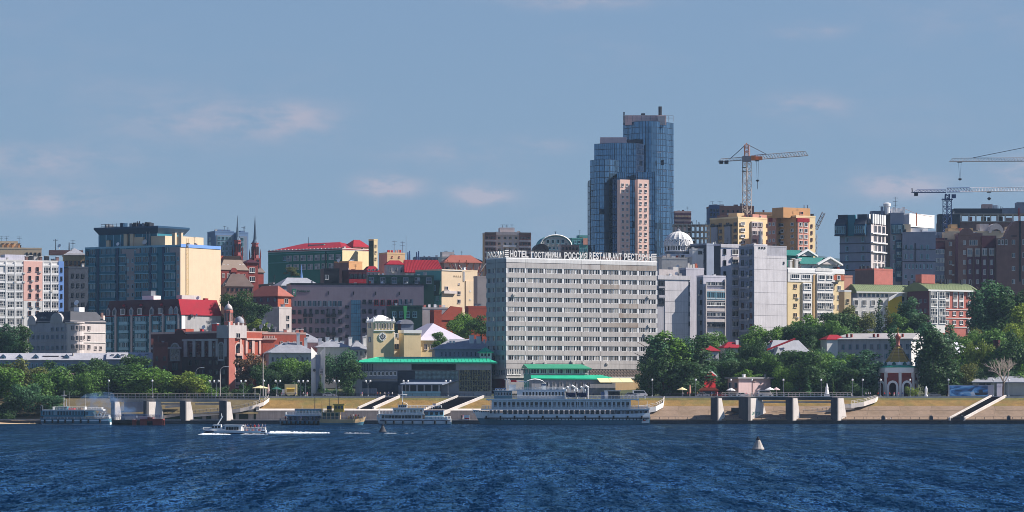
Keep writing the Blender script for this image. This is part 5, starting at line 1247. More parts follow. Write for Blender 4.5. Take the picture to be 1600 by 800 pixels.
for k in range(4):b=MB();b.box(.7,1.8,-.06,-.002,ht-8.2-.5*k,ht-8.0-.5*k);b.build('plaque_line',MATS['metal_dark'],t)
b=MB();b.lathe([(.55,-.08),(.55,0)],12);o=b.build('medallion',MATS['metal_dark'],t,(-1.35,-.2,ht-8.2));o.rotation_euler=(pi/2,0,radians(-30))
# ------------------------------------------------------------------ skyline and right part
C=Bld('apartment_block','beige high-rise with brown balcony stacks behind the hotel lettering','apartment block',754,757,830,365,1650,8,MATS['tan'],MATS['stone_pale'],MATS['roof_brown'],depth=16)
for(x0,x1)in((757.5,775),(811,829)):
    C.blk('balcony_stack','R',x0,x1,367,440,.9,MATS['brown_wall']);
    for k in range(5):C.blk('balcony_band','R',x0,x1,374.5+9.2*k,377.5+9.2*k,1.1,MATS['stone_pale'])
    C.w('R',x0+3,x1-3,4,371.5,408,5,3.8,5,'brown',.95,2,1);C.blk('brown_roof','R',x0,x1,363,367,1.0,MATS['roof_brown'])
C.w('R',780,806,4,371.5,408,5,4.6,4.6,'cream',.06,2,1)
C.top('roof_house',775,811,362,366,-.5,8,MATS['stone_pale']);C.top('lift_house',781,804,355,362.5,2,5,MATS['stone_pale'],roof=MATS['roof_dark'])
for px in(785,792,800):C.mast('antenna',px,350,356,4,MATS['metal_dark'],.12,1)
C.blk('arch_band','R',786,806,383,386,.8,MATS['white_clean'])
# arched glass roofed hall and neighbours on the skyline
C=Bld('hall','hall with a teal arched glass roof on the skyline, right of the beige high-rise','hall',838,845,892,384,1850,12,MATS['seagreen'],MATS['white'],MATS['roof_grey'],depth=18,parapet=0);C.root['label']='hall with a teal arched glass roof on the skyline beside the beige high-rise'
b=MB();w_,H=C.W,C.H;arc=[(w_/2+w_/2*1.04*cos(pi*k/12),H+C.z(367)-C.z(384)-(C.z(367)-C.z(384))*(1-sin(pi*k/12)))for k in range(13)];b.prism(arc,'y',-.2,C.D);C.mk(b,'arched_roof',MATS['seagreen'])
b=MB();b.prism([(w_/2+(x-w_/2)*.9,H+(z-H)*.86)for x,z in arc],'y',-.34,-.19);C.mk(b,'arch_front',MATS['offwhite']);C.w('R',856,879,4,377,377,1,4.4,6,'teal_light',.35,2,1)
b=MB();arc2=[(x,z)for x,z in arc];
for p,q in zip(arc,arc[1:]):b.tube((p[0],-.4,p[1]),(q[0],-.4,q[1]),.35)
C.mk(b,'arch_rim',MATS['white_clean']);C.mast('antenna',868,361,368,4,MATS['metal_dark'],.2,1);C.w('R',852,886,6,379,388,2,3.5,4,'teal_light')
C=Bld('hall','smaller house with a round dark arched gable below the teal glass arch','house',832,836,856,392,1760,10,MATS['stone_pale'],MATS['stone_pale'],MATS['roof_dark'],depth=12,parapet=0)
b=MB();w_=C.W;b.prism([(w_/2+(w_/2+.6)*cos(pi*k/10),C.H+3.6*sin(pi*k/10))for k in range(11)],'y',-.4,C.D);C.mk(b,'round_gable',MATS['roof_brown']);C.w('R',846,846,1,389,389,1,7,4,'teal',.5,2,1,True)
C=Bld('office_block','teal glazed far block with a pink sign just left of the glass tower','office block',888,894,921,373,1900,16,MATS['seagreen'],MATS['seagreen'],MATS['roof_grey'],depth=14);C.root['label']='teal glazed far block with a pink panel beside the blue glass tower'
C.w('R',899,916,4,378,390,2,3.5,5,'teal_light');C.blk('pink_panel','R',911,919,372,382,.4,MATS['salmon']);C.top('roof_house',905,919,367,373,2,5,MATS['seagreen'])
C=Bld('office_block','pale far block with a pink roof between the arched hall and glass tower','office block',872,876,905,384,1780,10,MATS['stone_pale'],MATS['stone_pink'],MATS['roof_rust'],depth=10);C.w('R',880,901,5,388,388,1,3,3.5,'dark')
# far shed roofs above the white slab hotel
C=Bld('house','low roof with chimneys on the skyline just over the tan block','house',700,704,760,410,1780,8,MATS['stone_pink'],MATS['stone_pale'],MATS['roof_brown'],depth=10,parapet=0);C.hip(2.5,.4,MATS['roof_brown'])

# ---- blue glass tower
TW=thing('glass_tower','blue glass high-rise of stepped curved towers with two pink window strips','glass tower',(X(985,1750),1750,ground(1750)-1))
def M_pane(name,rgb,v):
    m=bpy.data.materials.new(name);m.use_nodes=True;MATS[name]=m;nt=m.node_tree;p=nt.nodes['Principled BSDF'];p.inputs['Roughness'].default_value=.07;p.inputs['Metallic'].default_value=.72
    g=nt.nodes.new('ShaderNodeNewGeometry');r=nt.nodes.new('ShaderNodeMapRange');r.inputs[3].default_value=1-v;r.inputs[4].default_value=1+v;q=nt.nodes.new('ShaderNodeVectorMath');q.operation='SCALE';q.inputs[0].default_value=lin(rgb)
    nt.links.new(g.outputs['Random Per Island'],r.inputs[0]);nt.links.new(r.outputs[0],q.inputs['Scale']);nt.links.new(q.outputs[0],p.inputs['Base Color']);return m
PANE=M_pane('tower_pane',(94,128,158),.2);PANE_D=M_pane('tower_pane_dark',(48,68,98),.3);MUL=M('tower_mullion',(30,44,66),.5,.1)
def curtain(name,pts,py0,py1,rows,cpitch,mat,roofmat=None,cap=True,Yc=1750):
    """curtain wall along plan points (px, Y), between rows py0 (top) and py1"""
    P=[Vector((X(a,y)-TW.location.x,y-TW.location.y))for a,y in pts];z1=Z(py0,Yc)-TW.location.z;z0=Z(py1,Yc)-TW.location.z
    back=MB();g=MB();n=len(P)
    cen=sum(P,Vector((0,0)))/n
    ring=P+[Vector((P[-1].x*.9+cen.x*.1,P[-1].y+16)),Vector((P[0].x*.9+cen.x*.1,P[0].y+16))]
    vs=[(p.x,p.y,z)for z in(z0,z1)for p in ring];m=len(ring)
    back.add(vs,[(i,(i+1)%m,m+(i+1)%m,m+i)for i in range(m)]+[tuple(range(m,2*m))])
    back.build(name+'_core',MUL,TW)
    hh=(z1-z0)/rows
    for p,q in zip(P,P[1:]):
        d=q-p;L=d.length;nc=max(1,int(round(L/cpitch)));d.normalize();nn=Vector((d.y,-d.x))
        if nn.y>0:nn=-nn
        for i in range(nc):
            for j in range(rows):
                a0,a1=L*i/nc+.12,L*(i+1)/nc-.12;c0,c1=z0+hh*j+.14,z0+hh*(j+1)-.14
                t1,t2=.08+rng.gauss(0,.022),.08+rng.gauss(0,.022);t3=rng.gauss(0,.02)
                A,Bq=p+d*a0+nn*t1,p+d*a1+nn*t2
                C1=p+d*a1+nn*(t2+t3);D1=p+d*a0+nn*(t1+t3)
                g.add([(A.x,A.y,c0),(Bq.x,Bq.y,c0),(C1.x,C1.y,c1),(D1.x,D1.y,c1)],[(0,1,2,3)])
    g.build(name+'_panes',mat,TW,stuff=True)
def arcpts(x0,x1,Yf,sag,n=7):return[(x0+(x1-x0)*k/n,Yf+sag*((2*k/n-1)**2))for k in range(n+1)]
curtain('tall_drum',arcpts(973.5,1052.5,1768,14,9),184.5,440,27,1.25,PANE)
curtain('middle_tower',[(928.5,1762),(960,1755),(993.5,1757)],222,440,23,1.25,PANE)
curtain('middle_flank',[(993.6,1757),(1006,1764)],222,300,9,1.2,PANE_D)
curtain('front_drum',arcpts(922,967,1744,9,6),250,440,20,1.25,PANE)
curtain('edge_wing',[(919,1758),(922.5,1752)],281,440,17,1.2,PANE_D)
curtain('shadow_gap',[(957,1742),(964,1741)],280,440,17,1.1,PANE_D)  # dark panes put the shadow in this gap into the colour
curtain('pink_tower',[(964,1741),(979,1738)],271,440,18,1.2,PANE)
curtain('blue_gap',[(984,1741),(996.5,1741)],283,440,17,1.2,PANE)
curtain('pink_tower',[(996.5,1739),(1023,1737)],271,440,18,1.2,PANE)
TP=M('tower_pink',(238,200,184),.8,.06,.3)
for(xa,xb)in((968.5,984),(996,1013.5)):
    Yp=1736.6;b=MB();l=TW.location;x0,x1=X(xa,Yp)-l.x,X(xb,Yp)-l.x;zz0,zz1=Z(440,Yp)-l.z,Z(281,Yp)-l.z;w_=(x1-x0)/cos(radians(26));b.box(0,w_,0,3,zz0,zz1);pp=b.build('pink_panel',TP,TW,(x0,Yp-l.y-3.4,0),radians(26))
    wm=win_mesh(1.25,1.45,2,1,MATS['white_clean'],G4,bw=.1)
    for px in(xa+(xb-xa)*.27,xa+(xb-xa)*.74):
        for k in range(13):put('window',wm,pp,((X(px,Yp)-l.x-x0)/cos(radians(26)),-.01,Z(289.5+9.55*k,Yp)-l.z-.7))
l=TW.location
def tbox(name,xa,xb,ya,yb,Y,dep,mat):
    b=MB();b.box(X(xa,Y)-l.x,X(xb,Y)-l.x,Y-l.y,Y-l.y+dep,Z(yb,Y)-l.z,Z(ya,Y)-l.z);return b.build(name,MATS[mat],TW)
tbox('dark_return',1021.5,1024,275,440,1737.4,5,'slate_dark')
tbox('roof_crown',977,1041,180,195,1774,9,'palepink');tbox('roof_house',938,979,214.5,230,1764,9,'palepink');tbox('roof_plant',980,1003,218,230,1768,5,'slate_dark')
b=MB();Yr=1772;rails(b,[(X(974,Yr)-l.x,Yr-l.y,Z(184.5,1750)-l.z),(X(1052,Yr)-l.x,Yr-l.y,Z(184.5,1750)-l.z)],3.0,2.2,.1,(1.0,.6));b.build('roof_rail',MATS['metal_grey'],TW)
tbox('roof_post',974,976,175,195,1773,.8,'metal_dark');tbox('roof_tank',1002,1008,177,181,1776,3,'metal_dark');tbox('roof_tank',1028,1040,181,195,1771,3,'stone_pale')
b=MB();b.lathe([(.9,Z(195,1778)-l.z),(.9,Z(166.5,1778)-l.z)],8,X(1031.5,1778)-l.x,28);b.build('flue',MATS['metal_dark'],TW)
for(xa,xb,y)in((1027,1033,238.3),(1044,1048,238.3),(1036,1041,267),(1047,1050,267),(1027,1033,295.5),(1044,1050,295.5),(1037,1042,324.2),(1046,1050,324.2)):tbox('pale_sill',xa,xb,y-.8,y+.9,1766.5,.8,'white_clean')
# opened vents on the drum: dark slabs, the openings' shade in their colour
for(px,y)in((1035,254),(958,364),(953,367),(938,330)):tbox('open_vent',px-2,px+2,y-4,y+4,1766.8 if px>1000 else 1742.6,.6,'slate_dark')

# ---- ribbed white dome
t=thing('domed_building','ribbed white dome on a ring of arched windows','dome',(X(1060,1480),1480,ground(1480)-1));z=lambda py:Z(py,1480)-t.location.z;sc8=1480/F
r=22.5*sc8;b=MB();b.lathe([(r*.92,0),(r*.92,z(384))],24);b.build('drum',M('drum_dark',(92,100,112),.5,.1),t)
b=MB()
nseg=48
prof=[(r*cos(a)*1.0,z(384)+(z(361.5)-z(384))*sin(a))for a in[pi/2*k/8 for k in range(8)]]+[(.6,z(361.4))]
for k,(rr,zz)in enumerate(prof):
    for i in range(nseg):q=.985 if i%3 else 1.045;b.v.append((rr*q*cos(2*pi*i/nseg),rr*q*sin(2*pi*i/nseg),zz))
for k in range(len(prof)-1):
    for i in range(nseg):j=(i+1)%nseg;b.f.append((k*nseg+i,k*nseg+j,(k+1)*nseg+j,(k+1)*nseg+i));b.m.append(0)
b.build('dome_shell',MATS['white'],t)
for k in range(16):
    a=2*pi*k/16;o=put('arched_window',win_mesh(3.6,5.2,2,1,MATS['white_clean'],G4,True,bw=.35),t,(r*.93*cos(a),r*.93*sin(a),z(393)));o.rotation_euler=(0,0,a+pi/2)
    q=MB();q.prism([(-1.9,0),(1.9,0),(1.2,1.6),(0,2.4),(-1.2,1.6)],'y',-.25,.5);o=q.build('dome_gablet',MATS['white'],t,(r*.95*cos(a),r*.95*sin(a),z(384)-.4));o.rotation_euler=(0,0,a+pi/2)
b=MB();b.lathe([(1.0,z(361.6)),(.8,z(359)),(.1,z(357))],8);b.build('lantern',MATS['metal_grey'],t)
b=MB();b.box(-9,9,-8.5,-4,0,z(403));b.build('porch',MATS['offwhite'],t);b=MB();b.prism([(-10,z(403)),(10,z(403)),(6,z(398)),(-6,z(398))],'y',-8.8,-3);b.build('porch_roof',MATS['roof_pale'],t)
C=Bld('house','pale roof clutter house between the hotel lettering and the white dome','house',1030,1034,1074,404,1450,12,MATS['offwhite'],MATS['offwhite'],MATS['roof_pale'],depth=14)
for px,y in((1038,399),(1045,396),(1053,400),(1060,397),(1068,399)):C.stack('vent',px,y,404,2+(px%3),5,MATS[rng.choice(('offwhite','concrete','metal_grey'))])
C.dish(1059,416,-1,3,MATS['white_clean'])
C=Bld('house','white house with a dark opening on its top behind the grey blank wall','house',1078,1082,1108,390,1470,14,MATS['white'],MATS['white'],MATS['roof_pale'],depth=10);C.w('R',1094,1094,1,394.5,394.5,1,6,5,'dark')
# unfinished concrete frame
t=thing('unfinished_building','unfinished concrete frame building beside the white dome','building',(X(1052,1620),1620,ground(1620)-1));l2=t.location;sc9=1620/F
for k in range(7):
    b=MB();zz=Z(350.5+10*k,1620)-l2.z;b.box(0,X(1110,1620)-l2.x,0,14,zz-.45,zz);b.build('floor_slab',MATS['concrete'],t)
for k in range(9):
    b=MB();x=k*(X(1110,1620)-l2.x-1)/8;b.box(x,x+.7,.3,1.0,0,Z(350.6,1620)-l2.z);b.build('column',MATS['concrete'],t)
for k in range(9):
    b=MB();x=k*(X(1110,1620)-l2.x-1)/8;b.box(x,x+.7,6,6.7,0,Z(350.6,1620)-l2.z);b.build('column',MATS['concrete'],t)
for k in range(10):
    i,j=rng.randrange(8),rng.randrange(1,6);b=MB();x=i*(X(1110,1620)-l2.x-1)/8+.7;w_=(X(1110,1620)-l2.x-1)/8-.7;zz=Z(350.5+10*j,1620)-l2.z;b.box(x,x+w_,.5,.8,zz,zz+1.4);b.build('infill',MATS[rng.choice(('brick_pink','concrete_pale','stone_pink'))],t)
for k in range(8):
    b=MB();x=(X(1110,1620)-l2.x-1)*rng.random();zz=Z(350.5,1620)-l2.z;b.tube((x,2,zz),(x+rng.uniform(-.4,.4),2,zz+rng.uniform(1,2.4)),.12);b.build('rebar',MATS['metal_dark'],t)
C=Bld('office_block','far brown pink block with a flat top behind the unfinished frame','office block',1052,1054,1080,331,2000,8,MATS['purple_dark'],MATS['stone_pink'],MATS['roof_dark'],depth=12)
for y in(333,339.5,346):C.blk('dark_band','R',1054,1080,y,y+3.2,.3,MATS['purple_dark'])
C.w('R',1058,1076,5,337.5,337.5,1,2.6,2.4,'cream',.35)
# ---- orange housing estate
O1,O2=MATS['orange_pale'],M('orange_yellow',(226,202,158),.8,.07,.3)
C=Bld('apartment_block','dark blue and brown high-rise behind the orange estate, below the orange crane','apartment block',1107,1111,1178,323,1720,6,MATS['metal_blue'],MATS['brown_wall'],MATS['roof_dark'],depth=14)
C.blk('blue_corner','R',1107.5,1124,320,350,.4,MATS['metal_blue']);C.w('R',1111,1121,3,328,342,3,2.6,4,'dark',.42,1,1);C.blk('grey_front','R',1136,1158,332.5,350,.5,MATS['grey_mid']);C.w('R',1130,1168,6,330,330,1,3,3,'dark',.08)
for px in(1118,1128,1150,1166):C.stack('roof_vent',px,319,323,2,6,MATS[rng.choice(('metal_blue','brown_wall','offwhite'))])
for px in(1113,1125):C.mast('antenna',px,314,322,3,MATS['metal_dark'],.12,1)
C=Bld('apartment_block','yellow orange apartment block with a shaded flank, widest of the estate','apartment block',1109,1153,1211,340,1640,40,MATS['tan'],O2,MATS['roof_grey'])
C.w('L',1114,1149,4,350,380,4,5,6,'brown',.06,2,1);C.w('R',1160,1160,1,349,388,5,7,5,'white',.3,3,1)
C.blk('balcony_stack','R',1173,1190,345,395,.8,MATS['stone_pale']);C.w('R',1177,1186,2,350,388,4,7,6,'grey',.85,3,1);C.w('R',1199,1205,2,350,388,4,3,5,'brown',.06)
for x in(1113,1134):C.blk('balcony_stack','L',x,x+9,352,395,.9,MATS['grey_mid']);C.blk('balcony_hood','L',x-1,x+10,350,353,1.1,MATS['metal_dark'])
C.top('roof_house',1152,1163,332,340,3,6,MATS['orange_pale']);C.top('roof_house',1176,1198,332.5,340,4,6,MATS['salmon']);C.top('roof_house',1120,1146,334,340,4,6,MATS['brown_wall'],'L')
for px in(1166,1173,1204):C.stack('vent',px,335,340,2,2.6,MATS['metal_dark'])
C=Bld('apartment_block','salmon and orange apartment block with small red corner panels, middle of the estate','apartment block',1199,1213,1250,339,1632,44,MATS['salmon'],MATS['orange'],MATS['roof_grey'])
C.w('L',1203,1209,2,350,388,4,3,5,'white',.06);C.blk('red_panel','L',1201,1207,340,346,.2,MATS['roof_red']);C.w('R',1234,1234,1,351,380,4,8,5,'white',.1,3,1);C.w('R',1218,1218,1,351,388,4,4,5,'brown',.06,2,1)
C.top('roof_house',1220,1240,332,340,3,6,MATS['orange_pale'])
C=Bld('apartment_block','orange apartment block with a pink window stack under a red canopy, tallest of the estate','apartment block',1216,1244,1274,338,1625,36,MATS['orange'],O2,MATS['roof_grey'])
C.top('roof_house',1224,1266,324,339,3,8,MATS['orange'],roof=MATS['roof_dark']);C.w('R',1259,1259,1,332,332,1,5,5,'salmon',-2.94)
C.blk('pink_stack','R',1245,1262,346,395,.7,MATS['salmon']);C.blk('red_canopy','R',1244,1263,340.5,346.5,.95,MATS['roof_red']);C.w('R',1250,1257.5,2,350.5,388,5,5.4,5.4,'white',.75,2,1);C.w('L',1222,1238,2,350,388,5,4.5,5,'white',.06,2,1);C.w('R',1268,1268,1,352,384,4,3,5,'brown',.06)
for px in(1256.5,1262):C.mast('flue',px,318,326,6,MATS['metal_grey'],.35,0,n=8)
C=Bld('roof_store','dark roofed square house between the orange estate blocks and roof masts','house',1174,1180,1232,333,1760,10,MATS['metal_dark'],MATS['orange'],MATS['roof_dark'],depth=10)

# ---- grey slab houses right of the hotel
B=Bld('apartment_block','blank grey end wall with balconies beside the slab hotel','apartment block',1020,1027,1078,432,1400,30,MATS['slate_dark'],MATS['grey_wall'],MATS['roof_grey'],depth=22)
for j in range(6):
    B.blk('wall_panel','R',1038.5,1074.5,437+17*j,453.6+17*j,.2,MATS['grey_panel'])
B.blk('attic','R',1027,1079,430,436.5,.5,MATS['grey_panel']);B.w('R',1076.5,1076.5,1,443,505,5,3,8,'grey',.1,1,1)
for y in(443,456.5,471.5):B.w('R',1033,1033,1,y,y,1,10,9,'dark',.08,4,1)
B.blk('balcony','R',1028,1038,461,465,.9,MATS['grey_wall']);B.blk('balcony','R',1028,1038,447.5,450,.9,MATS['grey_wall']);B.top('roof_house',1030,1060,420,432,4,6,MATS['stone_pale']);B.top('roof_house',1052,1060,415,425,8,4,MATS['offwhite']);B.dish(1057,426,3,3,MATS['white_clean'])
C=Bld('apartment_block','pale lilac grey slab between the blank end wall and the balcony tower','apartment block',1068,1072,1100,420,1440,30,MATS['slate_wall'],MATS['lilac'],MATS['roof_grey'],depth=12,group=None)
for px in(1076,1080,1084,1088):C.stack('chimney',px,413-(px%3),420,2,3,MATS[rng.choice(('brick','offwhite','orange_brick'))])
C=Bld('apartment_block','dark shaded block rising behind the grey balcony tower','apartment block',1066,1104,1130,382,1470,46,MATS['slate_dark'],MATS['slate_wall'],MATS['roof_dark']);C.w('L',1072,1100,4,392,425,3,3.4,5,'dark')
# balcony tower
B=Bld('apartment_block','grey balcony tower with a green glazed balcony in front of the tall slabs','apartment block',1091,1099,1134,432,1405,30,MATS['slate_wall'],MATS['lilac'],MATS['roof_grey'],depth=14)
for k,y in enumerate((443,461,474.5,491,507.5)):
    if k:B.blk('balcony','R',1102,1131,y-9.5,y-4.6,.9,MATS['stone_pale'])
    B.w('R',1109.5,1124,2,y,y,1,14.2,6 if k!=1 else 12,('grey','teal','curtain','grey','dark')[k],.8 if k else.4,5,1)
B.blk('balcony_side','R',1101,1102.4,446,530,1.0,MATS['stone_pale']);B.blk('balcony_side','R',1131,1132.4,436,530,1.0,MATS['stone_pale']);B.w('R',1133.2,1133.2,1,443,508,5,2,8,'dark',.05,1,1);B.w('L',1095.5,1095.5,1,440,520,6,3,7,'dark',.05,1,1,ac=.6)
# tall slab, lit front, the deep recess's shade put into a dark flank colour
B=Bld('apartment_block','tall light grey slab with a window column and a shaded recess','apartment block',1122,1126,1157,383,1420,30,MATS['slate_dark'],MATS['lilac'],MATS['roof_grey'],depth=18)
B.w('R',1132.3,1132.3,1,393,428,3,4.4,8,'dark',.06,1,1);B.w('R',1148.5,1148.5,1,393,522,9,10,8.5,'curtain',.1,4,1,ac=.5)
for y in[401+16.2*k for k in range(8)]:B.blk('balcony','R',1143.5,1154,y,y+4,.8,MATS['stone_pale'])
B.blk('roof_band','R',1126,1157,381.5,386.5,.3,MATS['grey_panel'])
C=Bld('apartment_block','tall grey slab with a broad blank lit end and a dark windowed flank','apartment block',1155,1177.5,1229,384,1412,38,MATS['slate_wall'],MATS['grey_wall'],MATS['roof_grey'],parapet=.3)
for j in range(8):
    y=385+18*j
    for(xa,xb)in((1178,1197.8),(1198.2,1228.6)):
        if j==0 and xa>1190:C.blk('wall_panel','R',1198.2,1228.6,399,402.6,.2,MATS['grey_panel']);continue
        C.blk('wall_panel','R',xa,xb,y,y+17.6,.2,MATS['grey_panel'])
C.w('L',1160.5,1173.5,2,393,510,8,4,8,'dark',.06,1,1,ac=.3);C.w('L',1166.8,1166.8,1,393,510,8,3,6,'slate',.06,1,1)
for y in[393+16.7*k for k in range(8)]:C.blk('loggia_band','L',1156,1171,y+5,y+8,.4,MATS['grey_mid'])
C.top('stair_head',1178,1199,381,385,.3,5,MATS['grey_panel']);b=MB();b.lathe([(.9,C.H),(.6,C.H+3.8),(.05,C.z(356))],8,C.uR(1188,5),5);C.mk(b,'roof_cone',MATS['metal_grey']);C.mast('antenna',1187,345,384,6,MATS['metal_dark'],.08)
C.w('R',1186,1194,3,386.5,386.5,1,2,2,'dark',.21,1,1);C.w('R',1224,1224,1,409,409,1,2,3.5,'dark',.22,1,1)

# ---- yellow and white house with green gables
B=Bld('apartment_block','yellow and white apartment house with green roofs and white pediments','apartment block',1228,1230.5,1319,420,1450,34,MATS['tan'],MATS['yellow'],MATS['roof_teal'],depth=16,rim=MATS['white_clean'])
B.blk('white_band','R',1230.5,1319,420,426,.35,MATS['white_clean']);B.blk('white_band','R',1230.5,1304,426,440,.2,MATS['white']);B.blk('red_strip','R',1302,1319,428,436,.25,MATS['orange_brick'])
B.w('R',1242,1259,2,431.5,431.5,1,13,7,'white',.25,4,1);B.w('R',1242.5,1242.5,1,447,507,5,5,6.5,'cream',.06,2,1,ac=.4)
B.blk('bay','R',1253,1267,441,520,.7,MATS['white']);B.w('R',1260,1260,1,447,508,5,11.4,9.6,'white',.75,4,2);B.blk('olive_strip','R',1270,1274.5,428,520,.5,MATS['tan'])
B.blk('bay','R',1274.5,1300,427,520,.9,MATS['white']);B.w('R',1282,1294,2,432,432,1,9,7,'white',.95,3,1);B.w('R',1281,1293.5,2,446,508,5,11.4,10,'white',.95,4,2)
B.w('R',1310,1310,1,432,432,1,5,7,'white',.3,2,1);B.w('R',1311,1311,1,448,508,5,5,7,'white',.06,2,1,ac=.5);B.w('R',1302,1302,1,448,508,5,3,6,'brown',.06,1,1);B.blk('balcony','R',1297,1307,439,442,.9,MATS['metal_dark'])
gable_curve(B,'R',1273,1300,421.5,417,MATS['white'])
for(xa,xb,ye,yr,bk_)in((1250,1311,411,400,3),(1224,1272,397,387.5,11)):
    u0,u1=B.uR(xa,bk_),B.uR(xb,bk_);zb,zr=B.z(ye),B.z(yr);um=u0+(u1-u0)*.72;b=MB();b.box(u0+.5,u1-.5,bk_,bk_+7,B.H-.2,zb);B.mk(b,'attic',MATS['stone_pale']if xa>1240 else MATS['green_wall'])
    b=MB();ug=u0+(u1-u0)*.42;b.add([(u0-.5,bk_-1,zb),(ug,bk_-1,zb),(um,bk_+3,zr),(u0+1,bk_+3,zr),(u0-.5,bk_+7.5,zb),(u1+.5,bk_+7.5,zb),(u1+.5,bk_-1,zb)],[(0,1,2,3),(3,2,5,4),(2,6,5),(4,0,3)]);B.mk(b,'green_roof',MATS['roof_teal'])
    b=MB();b.prism([(ug,zb),(u1,zb),((ug+u1)/2,zr-.4)],'y',bk_-1.2,bk_-.6);B.mk(b,'pediment',MATS['stone_pale'])
    for(p,q)in(((ug-.6,zb-.1),((ug+u1)/2,zr)),((u1+.6,zb-.1),((ug+u1)/2,zr))):
        b=MB();d=.35;b.prism([(p[0],p[1]-d),(p[0],p[1]+d),(q[0],q[1]+d),(q[0],q[1]-d)],'y',bk_-2.0,bk_-.5);B.mk(b,'raking_cornice',MATS['white_clean'])
for px,y in((1236,407),(1240,404),(1245,405),(1250,403)):B.stack('chimney',px,y,420,1.5+(px%3),4,MATS[rng.choice(('offwhite','cream','tan'))],cap=MATS['white_clean'])
C=Bld('apartment_block','narrow yellow side wing with arched top beside the white pediments','apartment block',1316,1319.5,1330,455,1446,24,MATS['tan'],MATS['yellow'],MATS['roof_grey'],depth=10,rim=MATS['white_clean']);C.w('R',1325,1325,1,470,500,3,4,6,'cream',.06,2,1)
C=Bld('brick_house','little brick house with a green cap wedged right of the yellow apartment house','house',1314,1318,1332,432,1500,24,MATS['brick_dark'],MATS['salmon'],MATS['roof_green'],depth=8);C.root['label']='little salmon house with a green cap between the yellow house and brown cube'

# ---- slate grey complex
SL=MATS['slate_wall']
B=Bld('office_block','slate grey office block with an overhanging glazed upper storey','office block',1312,1360,1383,350,1560,62,SL,MATS['stone_pale'],MATS['roof_dark'],parapet=.3,rim=MATS['slate_dark'])
for y in(380,394.5,408.5,422):B.blk('dark_band','L',1312,1360,y-.7,y+.7,.25,MATS['slate_dark'])
for x in(1323.5,1348.5):B.w('L',x,x,1,373.5,373.5+14.4*5,6,4.4,8,'teal_light',.1,2,1)
for(xa,xb)in((1307.5,1325),(1338,1355)):
    B.blk('glazed_storey','L',xa,xb,350,367,2.6,MATS['teal_dark']);n=5;B.w('L',xa+2,xb-2,5,358.5,358.5,1,(xb-xa)/5-.5,12,'teal',2.65,1,2,sill=False)
    u0,u1=B.uL(xa),B.uL(xb);b=MB();b.prism([(-2.8,B.z(350)),(-.3,B.z(341)),(.5,B.z(341)),(.5,B.z(350))],'y',min(u0,u1),max(u0,u1));B.mk(b,'sloped_glass_roof',MATS['slate_dark'])
    B.blk('roof_edge','L',xa,xb,366.5,368,2.9,MATS['slate_dark']);B.blk('top_rail','L',xa+2,xb,334.5,341,.3,MATS['slate_dark'])
B.blk('stair_tower','L',1326,1337.5,335,368,1.2,MATS['teal']);B.top('penthouse',1352,1358,334,350,3,8,MATS['white'],'L',MATS['roof_pale'])
b=MB();
for k in range(6):B.blk('white_fin','R',1361+3.6*k,1363+3.6*k,334,349,.9,MATS['white_clean'])
B.blk('fin_backing','R',1360.5,1382,335,350,.3,MATS['slate_dark']);B.blk('frame_front','R',1360,1383,350,420,.4,MATS['stone_pale'])
B.w('R',1366,1379,3,357,357+14.7*4,5,4,11,'grey',.5,2,1)
for y in(364.5,379,393.5):B.blk('white_bar','R',1360,1383,y-.8,y+.8,1.3,MATS['white_clean'])
C=Bld('office_block','stepped slate grey block with white penthouses and rooftop tank','office block',1381,1410,1462,364,1575,3,MATS['slate_dark'],SL,MATS['roof_pale'],depth=26,rim=MATS['slate_wall'])
C.root['label']='stepped slate grey block with white penthouses and a rooftop water tank'
for y in(389.3,408.7):C.blk('dark_band','R',1410,1462,y-.6,y+.6,.25,MATS['slate_dark'])
C.blk('dark_joint','R',1429,1431,380,410,.25,MATS['slate_dark'])
C.w('R',1415.5,1424,2,386.5,400.5,2,4.4,8,'teal_light',.1,2,1);C.w('R',1440,1449,2,386.5,400.5,2,4,8,'teal_light',.1,2,1);C.w('R',1415,1455,8,416,416,1,2.6,7,'teal',.1,1,1);C.w('R',1415,1455,5,432,432,1,4,6,'teal',.1,2,1)
D_=Bld('office_block','tall slate stair block with a teal glazed corner between the two slate blocks','office block',1379,1391,1412,334,1578,3,MATS['slate_dark'],SL,MATS['roof_pale'],depth=20);
D_.w('R',1397,1397,1,372,430,5,4.4,8,'teal',.08,2,1);D_.blk('glazed_corner','R',1392,1413,350,366,1.2,MATS['teal_dark']);D_.w('R',1395,1410,4,358,358,1,4.6,13,'teal',1.25,2,2,sill=False);D_.blk('teal_bay','R',1399,1411,375,440,1.0,MATS['teal_dark']);D_.w('R',1405,1405,1,383,428,4,9,9,'teal',1.05,3,2,sill=False)
Bld('penthouse','','',1404,1421,1460,334,1586,52,SL,MATS['white_clean'],MATS['roof_pale'],yb=354,root=C.root,parapet=.2);D_.top('penthouse',1362,1392,328,340,8,6,MATS['slate_wall']);D_.top('penthouse',1391,1411,324,336,9,5,MATS['white_clean'])
C.top('penthouse',1411,1423,350,365,2,6,MATS['cream']);C.top('penthouse',1423,1450,356,365,3,6,MATS['white_clean']);C.top('penthouse',1441,1463,360,366,1,7,MATS['white_clean'])
b=MB();x,y_=D_.uR(1386,6),6;zt=D_.H;b.lathe([(1.3,zt),(1.3,D_.z(322)),(1.7,D_.z(321)),(1.7,D_.z(317)),(.9,D_.z(315.5))],12,x,y_);D_.mk(b,'water_tank',MATS['white_clean'])
for px,yy in((1399,306),(1378,320)):D_.mast('antenna',px,yy,330,7,MATS['metal_dark'],.12,3 if px>1390 else 1)
D_.stack('flue_box',1378.5,322,335,5,4,MATS['slate_wall']);
